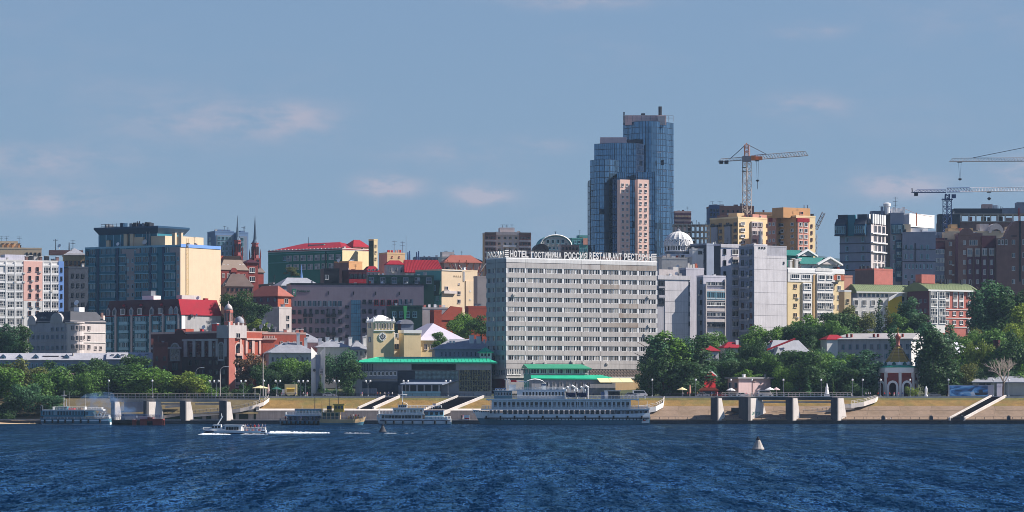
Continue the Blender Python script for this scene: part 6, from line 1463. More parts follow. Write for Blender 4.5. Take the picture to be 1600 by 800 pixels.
for px,y in((1397,323),(1404,324),(1412,323)):D_.stack('vent',px,y,334,3,4,MATS['white_clean'])
b=MB();b.tube((D_.uR(1432,6),6,D_.z(352)),(D_.uR(1432,6),6,D_.z(331)),.25);b.tube((D_.uR(1409,6),6,D_.z(323)),(D_.uR(1432,6),6,D_.z(333)),.06);b.tube((D_.uR(1459,6),6,D_.z(338)),(D_.uR(1432,6),6,D_.z(333)),.06);D_.mk(b,'roof_mast',MATS['metal_rust'])

# ---- brown brick complex
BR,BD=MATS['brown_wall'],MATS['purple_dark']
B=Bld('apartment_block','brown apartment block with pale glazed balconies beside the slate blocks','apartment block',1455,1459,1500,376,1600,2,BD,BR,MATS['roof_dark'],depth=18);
b=MB();b.prism([(-.6,B.z(389)),(.2,B.z(372)),(1,B.z(372)),(1,B.z(389))],'x',B.uR(1459),B.uR(1476));B.mk(b,'mansard',MATS['maroon'])
B.blk('pale_bay','R',1459,1475,389,440,.9,MATS['slate_wall']);B.w('R',1463,1471.5,2,393.5,433,4,7.4,6.5,'pale',.95,3,1)
B.w('R',1485,1485,1,381,440,5,5,6.5,'pale',.06,2,1,ac=.4);B.blk('dark_groove','R',1493,1495.5,374,450,.2,MATS['black_wall']);B.w('R',1497.5,1497.5,1,370,440,6,2.8,6,'pale',.06,1,1)
B.top('penthouse',1474,1494,363,377,1,6,MATS['cream']);B.top('penthouse',1456,1474,362,372,5,6,MATS['slate_wall'])
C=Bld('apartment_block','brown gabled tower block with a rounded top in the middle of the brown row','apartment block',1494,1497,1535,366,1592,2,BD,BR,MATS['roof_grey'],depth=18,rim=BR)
gable_curve(C,'R',1499,1521,367,356,BR);C.blk('red_rim','R',1514,1519,357,368,-.2,MATS['brick'])if False else None
C.w('R',1507,1507,1,379,440,5,4.4,7,'pale',.06,2,1);C.w('R',1521,1521,1,379,379,1,13,8,'pale',.1,4,1)
for(xa,xb)in((1511,1519),(1523,1531)):C.blk('pale_bay','R',xa,xb,388,401,.9,MATS['stone_grey']);C.w('R',(xa+xb)/2,(xa+xb)/2,1,394,394,1,7,9,'pale',.95,3,1);C.blk('dark_bay','R',xa,xb,401.3,460,.8,BD)
C.w('R',1515,1527,2,409,440,3,4,7,'pale',.85,2,1)
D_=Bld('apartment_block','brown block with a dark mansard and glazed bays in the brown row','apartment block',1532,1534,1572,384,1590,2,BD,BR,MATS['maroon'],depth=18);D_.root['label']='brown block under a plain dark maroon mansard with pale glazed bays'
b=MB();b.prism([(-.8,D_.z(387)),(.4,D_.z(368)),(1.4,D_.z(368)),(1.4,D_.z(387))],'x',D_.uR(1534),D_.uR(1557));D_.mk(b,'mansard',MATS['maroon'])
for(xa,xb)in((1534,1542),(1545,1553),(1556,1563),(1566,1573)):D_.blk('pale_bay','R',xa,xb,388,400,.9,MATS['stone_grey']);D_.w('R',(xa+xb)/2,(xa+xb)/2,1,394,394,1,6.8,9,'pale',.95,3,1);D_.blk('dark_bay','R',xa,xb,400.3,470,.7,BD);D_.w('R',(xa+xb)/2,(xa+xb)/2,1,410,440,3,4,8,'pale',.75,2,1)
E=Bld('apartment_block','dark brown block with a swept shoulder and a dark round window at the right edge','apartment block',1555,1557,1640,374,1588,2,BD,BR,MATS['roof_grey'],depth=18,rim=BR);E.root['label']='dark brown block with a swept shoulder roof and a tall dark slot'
b=MB();u0,u1=E.uR(1569),E.uR(1640);zt=E.z(345);zb=E.z(375)
b.prism([(u0,zb)]+[(u0+(E.uR(1588)-u0)*k/6,zb+(zt-zb)*sin(pi/2*k/6))for k in range(7)]+[(u1,zt),(u1,zb)],'y',0,8);E.mk(b,'swept_shoulder',BR)
E.blk('dark_slot','R',1592,1595,345,440,.2,MATS['black_wall']);E.w('R',1561,1572,3,378.5,378.5,1,4,8,'curtain',.08,1,1);E.w('R',1583.5,1583.5,1,378,440,4,5,7,'pale',.1,2,1);E.blk('dark_frame','R',1580,1588.5,368,369.5,.3,MATS['black_wall']);E.w('R',1600,1620,3,378,440,4,5,8,'pale',.1,2,1)
# pale fronts and round arch behind it
C=Bld('apartment_block','cream house tops with a white round arch behind the brown row','apartment block',1478,1482,1600,362,1660,8,MATS['stone_pale'],MATS['cream'],MATS['roof_pale'],depth=14)
b=MB();cu=C.uR(1556);rr=12*1660/F;z0=C.H-.5;pts=[(cu+rr*cos(pi*k/14),z0+rr*sin(pi*k/14)*1.25)for k in range(15)]+[(cu-rr*.66*cos(pi*k/14),z0+rr*.5*sin(pi*k/14))for k in range(15)];b.prism(pts,'y',-.8,4);C.mk(b,'round_arch',MATS['stone_pale'])
for(xa,xb,y)in((1486,1496,350),(1531,1545,349),(1482,1520,356),(1575,1590,353)):C.top('penthouse',xa,xb,y,362,1.5+(xa%3),6,MATS[rng.choice(('orange_pale','stone_pale','cream','tan'))])
for k in range(14):C.stack('vent',1500+k*6.5,356+(k*7%5),362,1+(k%4),3,MATS[rng.choice(('offwhite','orange_pale','brick_pink','metal_dark'))])
# construction site on the skyline
t=thing('unfinished_building','long dark netted building site with a bare concrete storey on the skyline','building',(X(1490,1760),1760,ground(1760)-1));l3=t.location;YS=1760
def sb(name,xa,xb,ya,yb,dy,dep,mat):b=MB();b.box(X(xa,YS)-l3.x,X(xb,YS)-l3.x,dy,dy+dep,Z(yb,YS)-l3.z,Z(ya,YS)-l3.z);return b.build(name,MATS[mat],t)
sb('netted_storey',1491,1566,325.5,333.5,1,12,'slate_dark');sb('netted_storey',1566.3,1640,325,335,.6,12,'slate_wall');sb('floor_slab',1488,1640,333.6,335.3,0,14,'concrete');sb('floor_slab',1470,1640,345.6,347.2,0,14,'concrete');sb('lower_body',1468,1640,347.3,520,.4,13,'brown_wall')
for k in range(13):sb('column',1490+k*11.5,1492+k*11.5,335.4,345.5,.3+(k%2),.8,'concrete_pale')
for k in range(8):x=1492+rng.random()*90;sb('infill',x,x+4+rng.random()*6,337+rng.random()*3,345.5,3,.5,rng.choice(('brick_pink','orange_pale','stone_pink','slate_dark')))
sb('site_hut',1536,1552,318.5,325.4,3,4,'stone_pink');sb('site_hut',1552,1560,320,325.4,3,4,'white_clean');sb('stair_core',1589,1640,316,333.4,-.2,8,'slate_wall');sb('red_mast',1591,1592.4,325,360,-1,.5,'red_paint')
for k in range(10):x=1538+rng.random()*50;sb('rebar',x,x+.4,321+rng.random()*2,326,2,.3,'metal_dark')
C=Bld('house','small dark house base under the blue crane','house',1466,1468,1500,336,1740,6,MATS['slate_dark'],MATS['slate_dark'],MATS['roof_dark'],depth=6)

# ---- houses with moss green curved roofs
def curved_roof(B,py,over=1.0,mat='roof_moss'):
    b=MB();W,D,H=B.W,B.D,B.H;h=B.z(py)-H;o=over;n=6
    pts=[(-o,H-.4),(-o,H+.1)]+[(-o+(D*.62+o)*k/n,H+.1+h*sin(pi/2*k/n))for k in range(1,n+1)]+[(D+o,H+h*.4),(D+o,H-.4)]
    b.prism(pts,'x',-o,W+o);r=B.mk(b,'roof',MATS[mat])
    q=MB()
    for k in range(int((W+2*o)/.9)):
        x=-o+.3+k*.9
        for(p,s_)in zip(pts[1:n+1],pts[2:n+2]):q.tube((x,p[0],p[1]+.03),(x,s_[0],s_[1]+.03),.06,3)
    B.mk(q,'roof_seam',MATS[mat])
    q=MB();q.box(-o-.05,W+o+.05,-o-.12,-o,H-.45,H+.15);B.mk(q,'white_eaves',MATS['white_clean'])
B=Bld('apartment_house','red brick apartment house with a white glazed bay under a moss green curved roof','apartment house',1418,1451,1524,453,1490,34,MATS['purple_dark'],MATS['brick_pink'],MATS['roof_moss'],parapet=0);curved_roof(B,441)
B.blk('glazed_bay','R',1452,1475,454,520,.9,MATS['white']);B.w('R',1457,1470,2,461,500,4,10.5,10.5,'white',1.0,4,2)
for x in(1480,1492.5,1502):B.blk('white_surround','R',x-3.5,x+3.5,455,480,.2,MATS['white']);B.w('R',x,x,1,461,474,2,5.2,8,'stone',.22,2,1)
B.w('R',1480,1502,3,489,503,2,5,6.5,'white',.06,2,1);B.w('R',1515,1515,1,459,515,5,7.4,7.5,'white',.3,3,1,ac=.3)
for y in(482.5,496,510):B.blk('string_course','R',1475,1524,y,y+1.1,.25,MATS['white'])
B.w('L',1424,1446,4,470,500,3,3,6,'slate');B.top('roof_house',1440,1461,428,441,5,4,MATS['brick_pink'])
for px in(1420,1428,1436):B.stack('chimney',px,437,446,4,2,MATS['metal_dark'],'L')
for px in(1471,1477,1503,1518,1481):B.stack('chimney',px,435,443,5,2.2,MATS['metal_dark'])
C=Bld('apartment_house','white apartment house with a yellow swept gable under the other moss green roof','apartment house',1327,1340,1434,456,1496,22,SL,MATS['white'],MATS['roof_moss'],depth=16,parapet=0);curved_roof(C,444)
C.blk('white_front','R',1331,1392,465.5,520,1.2,MATS['white']);C.w('R',1336,1388,5,473,490,2,6,8,'curtain',1.25,3,1);C.w('R',1344,1385,7,461,461,1,4.4,5,'slate',.1,2,1);C.w('R',1410,1428,3,466,490,2,5,7,'slate',.1,2,1)
b=MB();u0,u1=C.uR(1385),C.uR(1406);zt,zm=C.z(461.5),C.z(470);b.prism([(u0,C.z(520)),(u1,C.z(520)),(u1,zt)]+[(u1-(u1-u0)*k/6,zm+(zt-zm)*cos(pi/2*k/6))for k in range(1,7)],'y',-1.9,-1.3);C.mk(b,'swept_gable',M('vivid_yellow',(222,190,60),.8,.06,.3))
b=MB()
cc=[(u1-(u1-u0)*k/6,zm+(zt-zm)*cos(pi/2*k/6))for k in range(7)]
for p,q in zip(cc,cc[1:]):b.prism([(p[0],p[1]-.1),(p[0],p[1]+1.2),(q[0],q[1]+1.2),(q[0],q[1]-.1)],'y',-2.2,-1.25)
C.mk(b,'gable_rim',MATS['white_clean'])
D_=Bld('brick_house','plain brown brick cube house with two paired windows above the moss roof','house',1336,1366,1395,421,1530,44,MATS['brown_wall'],MATS['brick_pink'],MATS['roof_dark'],depth=None)
D_.w('R',1374.5,1386.5,2,433,433,1,8,6.5,'stone',.08,2,1,True);
for px in(1344,1350,1356,1371):D_.stack('chimney',px,415-(px%3),421,2,2.6,MATS['metal_dark']if px<1370 else MATS['white_clean'],'L' if px<1366 else 'R')
D_.top('roof_house',1382,1394,416.5,421,2,3,MATS['green_dark'])

# ---- low white barracks and roofs among the trees
B=Bld('long_house','long two storey white house with a pale grey roof above the chapel','house',1298,1424,1444,529,1335,66,MATS['grey_wall'],MATS['white'],MATS['roof_pale'],parapet=0)  # long flank in grey: shade of the white wall put into the colour
b=MB();W_,D_,H=B.W,B.D,B.H;o=.8;zr=B.z(519.5);b.add([(-o,-o,H),(W_+o,-o,H),(W_+o,D_+o,H),(-o,D_+o,H),(W_*.6,0,zr),(W_*.6,D_-4,zr),(-o,-o,H-.3),(W_+o,-o,H-.3),(-o,D_+o,H-.3)],[(0,4,5,3),(1,2,5,4),(0,1,4),(2,3,5),(6,7,1,0),(8,6,0,3)]);B.mk(b,'roof',M('roof_long',(172,168,166),.7,.14,.2,streak=.1))
B.w('L',1306,1418,11,541.5,541.5,1,5,8,'slate',.06,2,1);B.w('L',1306,1418,11,556,556,1,5,7,'slate',.06,2,1)
for px in(1323,1330,1365,1371.5,1410):B.stack('chimney',px,521,530,2.2,3,MATS['brick'],'L')
C=Bld('house','red roofed house tucked among trees beside the long white house','house',1288,1292,1322,530,1345,24,MATS['white'],MATS['white'],MATS['roof_red'],depth=10,parapet=0);C.hip(1.8,.5,MATS['roof_red'])
C=Bld('house','white house end showing between the two tall dark poplars by the chapel','house',1466,1470,1483,530,1340,30,MATS['white'],MATS['white'],MATS['roof_zinc'],depth=8)
C=Bld('house','grey roofed house with a red edge and small white gable among the trees','house',1197,1203,1262,549,1300,20,MATS['stone_grey'],MATS['stone_grey'],MATS['roof_zinc'],depth=14,parapet=0);C.hip(4.2,.7,MATS['roof_zinc'])
b=MB();b.prism([(C.uR(1196),C.H+.2),(C.uR(1196),C.H+.8),(C.uR(1240),C.H+5),(C.uR(1240),C.H+4.4)],'y',-1.6,-.6);C.mk(b,'red_verge',MATS['roof_red']);b=MB();b.prism([(C.uR(1206),C.H-1.4),(C.uR(1217),C.H-1.4),(C.uR(1211),C.H+1.6)],'y',-3,2);C.mk(b,'small_gable',MATS['white_clean'])
for px in(1206,1218,1238,1243):C.stack('chimney',px,533+(px%3),545,4,3.5,MATS['brick'],cap=MATS['red_paint'])
C=Bld('house','small white house with a red roof in the trees below the balcony tower','house',1097,1101,1123,548,1300,16,MATS['white'],MATS['white'],MATS['roof_red'],depth=9,parapet=0);C.hip(2.0,.6,MATS['roof_red']);C.w('R',1108,1116,2,557,557,1,4,6,'grey',.05)
C=Bld('house','red hipped roof house with a white chimney at the foot of the tall slab','house',1128,1132,1160,543,1310,18,MATS['offwhite'],MATS['offwhite'],MATS['roof_red'],depth=11,parapet=0);C.hip(2.2,.6,MATS['roof_red']);C.stack('chimney',1152,531,541,1,4,MATS['white_clean'])
C=Bld('house','little painted kiosk house with a red and white gable and green roof','kiosk',1096,1100,1118,588,1255,30,MATS['green_wall'],MATS['red_paint'],MATS['roof_moss'],depth=5,parapet=0);gable_roof(C,2.0,MATS['canvas_green'])
b=MB();b.prism([(-.6,C.H),(C.W+.6,C.H),(C.W/2,C.H+2.3)],'y',-.7,-.3);C.mk(b,'gable',MATS['white']);b=MB();b.prism([(.2,C.H+.15),(C.W-.2,C.H+.15),(C.W/2,C.H+1.6)],'y',-.8,-.72);C.mk(b,'gable_field',MATS['red_paint'])
for(xa,xb,yt,Yd,lab)in((1486,1548,553,1330,'wide low house with a white metal roof behind the mural wall'),(1479,1512,545,1345,'white roofed shed with a raised end among the trees behind the mural')):
    C=Bld('house',lab,'house',xa-4,xa,xb,yt,Yd,14,MATS['stone_grey'],MATS['stone_grey'],MATS['roof_pale'],depth=14,parapet=0);C.hip(2.6,.6,MATS['roof_pale'])
    for px in(xa+28,xa+45):C.stack('chimney',min(px,xb-3),yt-7,yt,4,3,MATS['brick_pink'])
C=Bld('house','flat pale roof house half hidden by trees near the bare tree','house',1538,1542,1592,536,1350,12,MATS['stone_grey'],MATS['stone_grey'],MATS['roof_pale'],depth=10)
b=thing('water_tower','dark red tapering brick tower behind the bare tree','tower',(X(1557,1320),1320,ground(1320)-1));q=MB();r0=9.5*1320/F;h=Z(536,1320)-b.location.z;q.lathe([(r0,0),(r0*.62,h*.8),(r0*.5,h),(r0*.62,h+.05),(r0*.62,h+1.1)],10);q.build('shaft',MATS['brick_dark'],b)
# pink pavilion on the promenade
B=Bld('pavilion','low pale pink pavilion with a flat roof on the promenade','pavilion',1137,1154,1204,591,1244,34,MATS['stone_pink'],MATS['palepink'],MATS['roof_zinc'],yb=618,parapet=.2,rim=MATS['stone_grey'])
b=MB();b.box(-.8,B.W+.8,-.8,B.D+.8,B.H-.1,B.H+.35);B.mk(b,'flat_roof',MATS['stone_grey']);b=MB();b.tube((B.uR(1176),-.15,B.H),(B.uR(1176),-.15,0),.12);B.mk(b,'drainpipe',MATS['stone_pink']);B.w('L',1141,1150,2,602,602,1,4,8,'slate');B.blk('wall_box','R',1177,1181,592.5,596,.3,MATS['stone_pink'])
# mural wall and shed
t=thing('mural_wall','long wall with a flat blue wave mural by the shed','wall',(X(1482,1238),1238,9.3));xw=X(1553,1238)-t.location.x
b=MB();b.box(0,xw,0,.5,0,Z(601.5,1238)-9.3);b.build('wall_slab',MATS['grey_mid'],t)
MU=bpy.data.materials.new('mural_paint');MU.use_nodes=True;nt=MU.node_tree;p=nt.nodes['Principled BSDF'];p.inputs['Roughness'].default_value=.8
tc=nt.nodes.new('ShaderNodeTexCoord');mp=nt.nodes.new('ShaderNodeMapping');mp.inputs['Scale'].default_value=(.16,1,.45);nz=nt.nodes.new('ShaderNodeTexNoise');nz.inputs['Scale'].default_value=1.1;nz.inputs['Detail'].default_value=5;nz.inputs['Distortion'].default_value=1.2
cr=nt.nodes.new('ShaderNodeValToRGB');e=cr.color_ramp.elements;e[0].position=.36;e[0].color=(*lin((44,74,110)),1);e[1].position=.66;e[1].color=(*lin((210,222,230)),1);k=e.new(.47);k.color=(*lin((70,130,190)),1);k=e.new(.56);k.color=(*lin((120,180,220)),1)
nt.links.new(tc.outputs['Object'],mp.inputs[0]);nt.links.new(mp.outputs[0],nz.inputs['Vector']);nt.links.new(nz.outputs['Fac'],cr.inputs[0]);nt.links.new(cr.outputs[0],p.inputs['Base Color'])
b=MB();b.box(.4,xw-2.2,-.06,-.003,.3,Z(602.5,1238)-9.3);b.build('mural',MU,t)
b=MB();b.prism([(9.6,.7),(13.4,.7),(14.2,1.5),(12.2,1.6),(12.0,2.6),(11.0,2.6),(10.8,1.6),(9.2,1.5)],'y',-.09,-.062);b.build('painted_boat',MATS['slate_dark'],t)
C=Bld('shed','long low pale shed with a lean-to roof beside the mural wall','shed',1516,1520,1640,596,1250,6,MATS['stone_grey'],MATS['offwhite'],MATS['roof_zinc'],yb=618,depth=10,parapet=0)
b=MB();W_,D_,H=C.W,C.D,C.H;b.add([(-.8,-1.5,H-.2),(W_+.5,-1.5,H-.2),(W_+.5,D_,C.z(586.5)),(-.8+4,D_,C.z(586.5)),(-.8,-1.5,H-.5),(W_+.5,-1.5,H-.5)],[(0,1,2,3),(4,5,1,0)]);C.mk(b,'roof',MATS['roof_zinc'])
for x in(1528,1540,1556,1572):C.blk('shed_post','R',x-.7,x+.7,597,618,.5,MATS['stone_grey'])
C.blk('dark_opening','R',1530,1548,599,606,.06,MATS['slate_dark'])
C=Bld('gate_wall','short pale lilac wall between the mural and the bare tree','wall',1556,1558,1566,601.5,1239,10,MATS['lilac'],MATS['lilac'],MATS['roof_pale'],yb=619.5,depth=.6)

# ---- chapel with a tent roof
t=thing('chapel','small red and white octagonal chapel with a golden tent roof','chapel',(X(1403,1250),1250,9.3),radians(22.5));zc=lambda py:Z(py,1250)-9.3;s1=1250/F;r=29*s1
b=MB();b.lathe([(r,zc(590)-.0),(r,zc(583))],8,ph=pi/8);b.build('upper_wall',MATS['brick'],t)
b=MB();b.lathe([(r*1.05,zc(583)),(r*1.08,zc(581.5)),(r*1.08,zc(574.5)),(r*.98,zc(573.5))],8,ph=pi/8);b.build('cornice',MATS['white_clean'],t)
b=MB();b.lathe([(r*1.1,zc(574.4)),(r*1.1,zc(573.4)),(r*.72,zc(570.5))],8,ph=pi/8);b.build('skirt_roof',MATS['roof_green'],t)
b=MB();b.lathe([(r*.74,zc(571)),(r*.74,zc(566))],16,ph=pi/16);b.build('kokoshnik_drum',MATS['white'],t)
for k in range(16):
    a=2*pi*k/16;q=MB();q.prism([(-.75,0),(.75,0),(.6,.55),(0,1.2),(-.6,.55)],'y',-.2,.2);o=q.build('kokoshnik',MATS['white_clean']if k%2 else MATS['canvas_green'],t,(r*.75*cos(a),r*.75*sin(a),zc(570.2)));o.rotation_euler=(0,0,a+pi/2)
for k in range(8):
    a0,a1=pi/8+pi/4*k,pi/8+pi/4*(k+1);rb,rt=r*.68,1.0;z0,z1=zc(566),zc(541.5)
    q=MB();q.add([(rb*cos(a0),rb*sin(a0),z0),(rb*cos(a1),rb*sin(a1),z0),(rt*cos(a1),rt*sin(a1),z1),(rt*cos(a0),rt*sin(a0),z1),(0,0,z0),(0,0,z1)],[(0,1,2,3),(1,4,5,2),(4,0,3,5),(0,4,1),(3,2,5)]);q.build('tent_facet',MATS['ochre'],t)
    for j in range(5):
        f0=j/5;q=MB();ra=rb+(rt-rb)*f0+.06;q.tube((ra*cos(a0),ra*sin(a0),z0+(z1-z0)*f0),(ra*cos(a1),ra*sin(a1),z0+(z1-z0)*f0),.09);q.build('tile_band',MATS['wood'],t)
    q=MB();q.tube((rb*cos(a0),rb*sin(a0),z0),(rt*cos(a0),rt*sin(a0),z1),.14);q.build('tent_rib',MATS['tan'],t)
    a=(a0+a1)/2;ri=r*cos(pi/8);hw=r*sin(pi/8)
    # arch wall: white surround with an open dark archway
    q=MB();z0,z1=0,zc(590);aw=hw*.52;spring=zc(604);n=8
    arch=[(aw*cos(pi*i/n),spring+aw*1.05*sin(pi*i/n))for i in range(n+1)]
    out=[(-hw,0),(-hw,z1),(hw,z1),(hw,0),(aw,0)]+arch+[(-aw,0)]
    q.prism(out,'y',-.35,.35);o=q.build('arch_wall',MATS['brick']if k%2==0 else MATS['brick'],t,(ri*cos(a),ri*sin(a),0));o.rotation_euler=(0,0,a+pi/2)
    q=MB();outer=[((aw+.75)*cos(pi*i/n),spring+(aw+.75)*1.05*sin(pi*i/n))for i in range(n+1)];q.prism([(aw+.75,.0)]+outer+[(-aw-.75,0),(-aw,0)]+arch[::-1]+[(aw,0)],'y',-.6,-.352);o=q.build('arch_surround',MATS['white_clean'],t,(ri*cos(a),ri*sin(a),0));o.rotation_euler=(0,0,a+pi/2)
    q=MB();q.box(-.5,.5,-.5,.5,0,zc(583));o=q.build('corner_pier',MATS['white'],t,(r*cos(a0),r*sin(a0),0));o.rotation_euler=(0,0,a0)
b=MB();b.lathe([(r*.5,0),(r*.5,zc(583))],8);b.build('inner_core',MATS['maroon'],t)
b=MB();b.lathe([(.95,zc(541.6)),(1.2,zc(540.5)),(.7,zc(539)),(.55,zc(531)),(.75,zc(530)),(1.15,zc(527)),(.9,zc(524)),(.25,zc(521)),(.08,zc(518))],12);b.build('onion_dome',M('onion',(150,84,70),.4,.1),t,smooth=True)
b=MB();z0=zc(518);b.box(-.07,.07,-.07,.07,z0,z0+1.5);b.box(-.45,.45,-.06,.06,z0+.9,z0+1.03);b.build('cross',MATS['metal_yellow'],t)
# ------------------------------------------------------------------ tower cranes
def lattice(b,p,q,w,bays,r=.11,up=Vector((0,0,1)),rr=None):
    """a square lattice boom from p to q"""
    p,q=Vector(p),Vector(q);d=(q-p).normalized();s=d.cross(up)
    if s.length<.01:s=d.orthogonal()
    s.normalize();t=s.cross(d).normalized();c=[]
    for k in range(bays+1):
        o=p.lerp(q,k/bays);c.append([o+s*(w/2*i)+t*(w/2*j)for i,j in((-1,-1),(1,-1),(1,1),(-1,1))])
    for i in range(4):b.tube(c[0][i],c[-1][i],r,4)
    for k in range(bays):
        for i in range(4):
            j=(i+1)%4
            b.tube(c[k][i],c[k+1][j]if k%2 else c[k][j],r*.6,3);b.tube(c[k][i]if not k%2 else c[k][j],c[k+1][j]if not k%2 else c[k+1][i],r*.6,3)
def tri_boom(b,p,q,w,h,bays,r=.1):
    p,q=Vector(p),Vector(q);d=(q-p).normalized();s=d.cross(Vector((0,0,1))).normalized()
    lo=[];hi=[]
    for k in range(bays+1):
        o=p.lerp(q,k/bays);lo.append((o+s*w/2,o-s*w/2));hi.append(o+Vector((0,0,h)))
    b.tube(lo[0][0],lo[-1][0],r,4);b.tube(lo[0][1],lo[-1][1],r,4);b.tube(hi[0],hi[-2],r*1.1,4)
    for k in range(bays):
        m=(hi[k]+hi[k+1])/2 if k<bays-1 else hi[k]
        b.tube(lo[k][0],hi[k],r*.6,3);b.tube(lo[k][1],hi[k],r*.6,3);b.tube(hi[k],lo[k+1][0],r*.6,3);b.tube(hi[k],lo[k+1][1],r*.6,3);b.tube(lo[k][0],lo[k][1],r*.6,3)
YC=1700;cs=YC/F
t=thing('tower_crane','orange and grey tower crane with a peaked top over the orange estate','crane',(X(1167,YC),YC,ground(YC)));g0=t.location.z
P=lambda px,py,dy=0.:Vector((X(px,YC)-t.location.x,dy,Z(py,YC)-g0))
CM,CO=M('crane_grey',(142,140,142),.5,.15,.8),M('crane_orange',(204,124,64),.5,.15,.8)
b=MB();lattice(b,(0,0,0),P(1167,253),3.0,34,.17);b.build('mast',M('crane_mast',(184,164,150),.5,.15,.8),t)
b=MB();lattice(b,P(1167,244),P(1166.5,226),2.2,5,.16);b.tube(P(1166.5,226),P(1166.5,223.5),.3);b.build('peak',CO,t)
b=MB();b.box(-2.2,1.9,-1.8,1.8,P(0,253).z,P(0,244).z);b.build('slewing_unit',CM,t);b=MB();b.box(2.0,4.2,-2.6,-.6,P(0,251).z,P(0,243.5).z);b.build('cab',CO,t)
b=MB();b.box(4.3,7.4,-1.4,1.4,P(0,250).z,P(0,244.6).z);b.build('jib_root',CO,t)
b=MB();tri_boom(b,P(1179,249.5),P(1262.5,243),2.0,2.2,20,.15);b.build('jib',CM,t)
b=MB();tri_boom(b,P(1161,250),P(1122,253),1.8,1.4,8,.15);b.build('counter_jib',CM,t)
for k in range(2):b=MB();b.box(P(1124+8*k,0).x,P(1130+8*k,0).x,-1.3,1.3,P(0,256).z,P(0,251).z);b.build('counterweight',MATS['metal_dark'],t)
b=MB();b.tube(P(1166.5,225),P(1198,241),.16);b.tube(P(1166.5,225),P(1141,248),.16);b.build('tie_rod',MATS['metal_dark'],t)
b=MB();b.box(P(1180,0).x,P(1186,0).x,-1,1,P(0,252).z,P(0,250.6).z);b.build('trolley',MATS['metal_dark'],t)
b=MB();b.tube(P(1182,252),P(1183,281),.06,3);b.tube(P(1185.5,252),P(1184.5,281),.06,3);b.build('hoist_rope',MATS['metal_dark'],t)
b=MB();b.lathe([(.2,P(0,284).z),(.8,P(0,282.6).z),(.8,P(0,281.5).z),(.3,P(0,280.6).z)],8,P(1183.7,0).x,0);b.tube(P(1183.7,284),P(1183.7,295),.12);b.build('hook_block',MATS['metal_dark'],t)
for k,py in enumerate((262,268)):b=MB();b.box(-2.3,-.4,-2.2,2.2,P(0,py).z,P(0,py).z+.25);b.build('mast_platform',MATS['metal_dark'],t)
YC=1730;t=thing('tower_crane','blue flat top tower crane with a white latticed jib over the building site','crane',(X(1480,YC),YC,ground(YC)));g0=t.location.z
CB=M('crane_blue',(44,72,120),.5,.15,.8);CW=M('crane_white',(200,200,206),.5,.1,.8)
b=MB();lattice(b,(0,0,0),P(1480,310),3.0,30,.2);b.build('mast',CB,t)
b=MB();lattice(b,P(1480,311),P(1480.5,303),2.0,2,.25);b.box(-2.6,2.6,-1.8,1.8,P(0,312.5).z,P(0,311).z);b.build('slewing_unit',CB,t)
b=MB();tri_boom(b,P(1478,300.5),P(1427,300.5),1.6,1.2,9,.18);b.box(P(1424,0).x,P(1478,0).x,-.8,.8,P(0,301.3).z,P(0,300.3).z);b.build('counter_jib',CB,t)
b=MB();b.box(P(1428.5,0).x,P(1434,0).x,-1.2,1.2,P(0,306).z,P(0,300.8).z);b.build('counterweight',MATS['metal_dark'],t)
b=MB();b.tube(P(1425.5,300),P(1425,294),.25);b.build('end_post',MATS['metal_dark'],t)
b=MB();tri_boom(b,P(1480,300),P(1650,297.5),1.9,1.9,34,.15);b.build('jib',CW,t)
b=MB();tri_boom(b,P(1480,300.1),P(1520,299.6),1.95,2.0,8,.17);b.build('jib_root',CB,t)
b=MB();b.box(P(1542.5,0).x,P(1548,0).x,-1,1,P(0,301).z,P(0,299.5).z);b.tube(P(1545.5,300),P(1545.5,309),.07,3);b.lathe([(.2,P(0,313).z),(.9,P(0,311).z),(.9,P(0,309.5).z),(.2,P(0,308).z)],8,P(1545.5,0).x,0);b.build('hook_block',MATS['metal_dark'],t)
b=MB();b.box(2.0,4.0,-2.6,-1.0,P(0,310).z,P(0,304).z);b.build('cab',CB,t)
YC=1800;t=thing('tower_crane','grey tower crane of which only the long jib and tie rod reach into view','crane',(X(1668,YC),YC,ground(YC)));g0=t.location.z
b=MB();lattice(b,(0,0,0),P(1668,250),2.6,40,.16);b.build('mast',CM,t)
b=MB();lattice(b,P(1668,250),P(1668,216),1.8,6,.15);b.build('peak',CM,t)
b=MB();tri_boom(b,P(1666,251.5),P(1483.5,252.5),1.8,1.8,36,.14);b.build('jib',CM,t)
b=MB();tri_boom(b,P(1670,251.5),P(1720,251.5),1.8,1.4,9,.14);b.build('counter_jib',CM,t)
b=MB();b.tube(P(1668,217),P(1520,246.6),.14);b.tube(P(1668,217),P(1712,248),.14);b.build('tie_rod',MATS['metal_dark'],t)
b=MB();b.box(P(1496,0).x,P(1503,0).x,-1,1,P(0,254).z,P(0,252.6).z);b.tube(P(1497.5,254),P(1499.7,279),.06,3);b.tube(P(1502,254),P(1500.3,279),.06,3);b.lathe([(.2,P(0,282).z),(.9,P(0,280.5).z),(.9,P(0,279).z),(.2,P(0,278.4).z)],8,P(1500,0).x,0);b.build('hook_block',MATS['metal_dark'],t)
YC=1680;t=thing('luffing_crane','short grey luffing jib leaning up at the end of the orange estate','crane',(X(1272,YC),YC,ground(YC)));g0=t.location.z
b=MB();lattice(b,(0,0,0),P(1272,366),2.0,8,.16);b.build('mast',CM,t)
b=MB();lattice(b,P(1275,358),P(1287,332.5),1.5,8,.14);b.build('jib',CM,t)
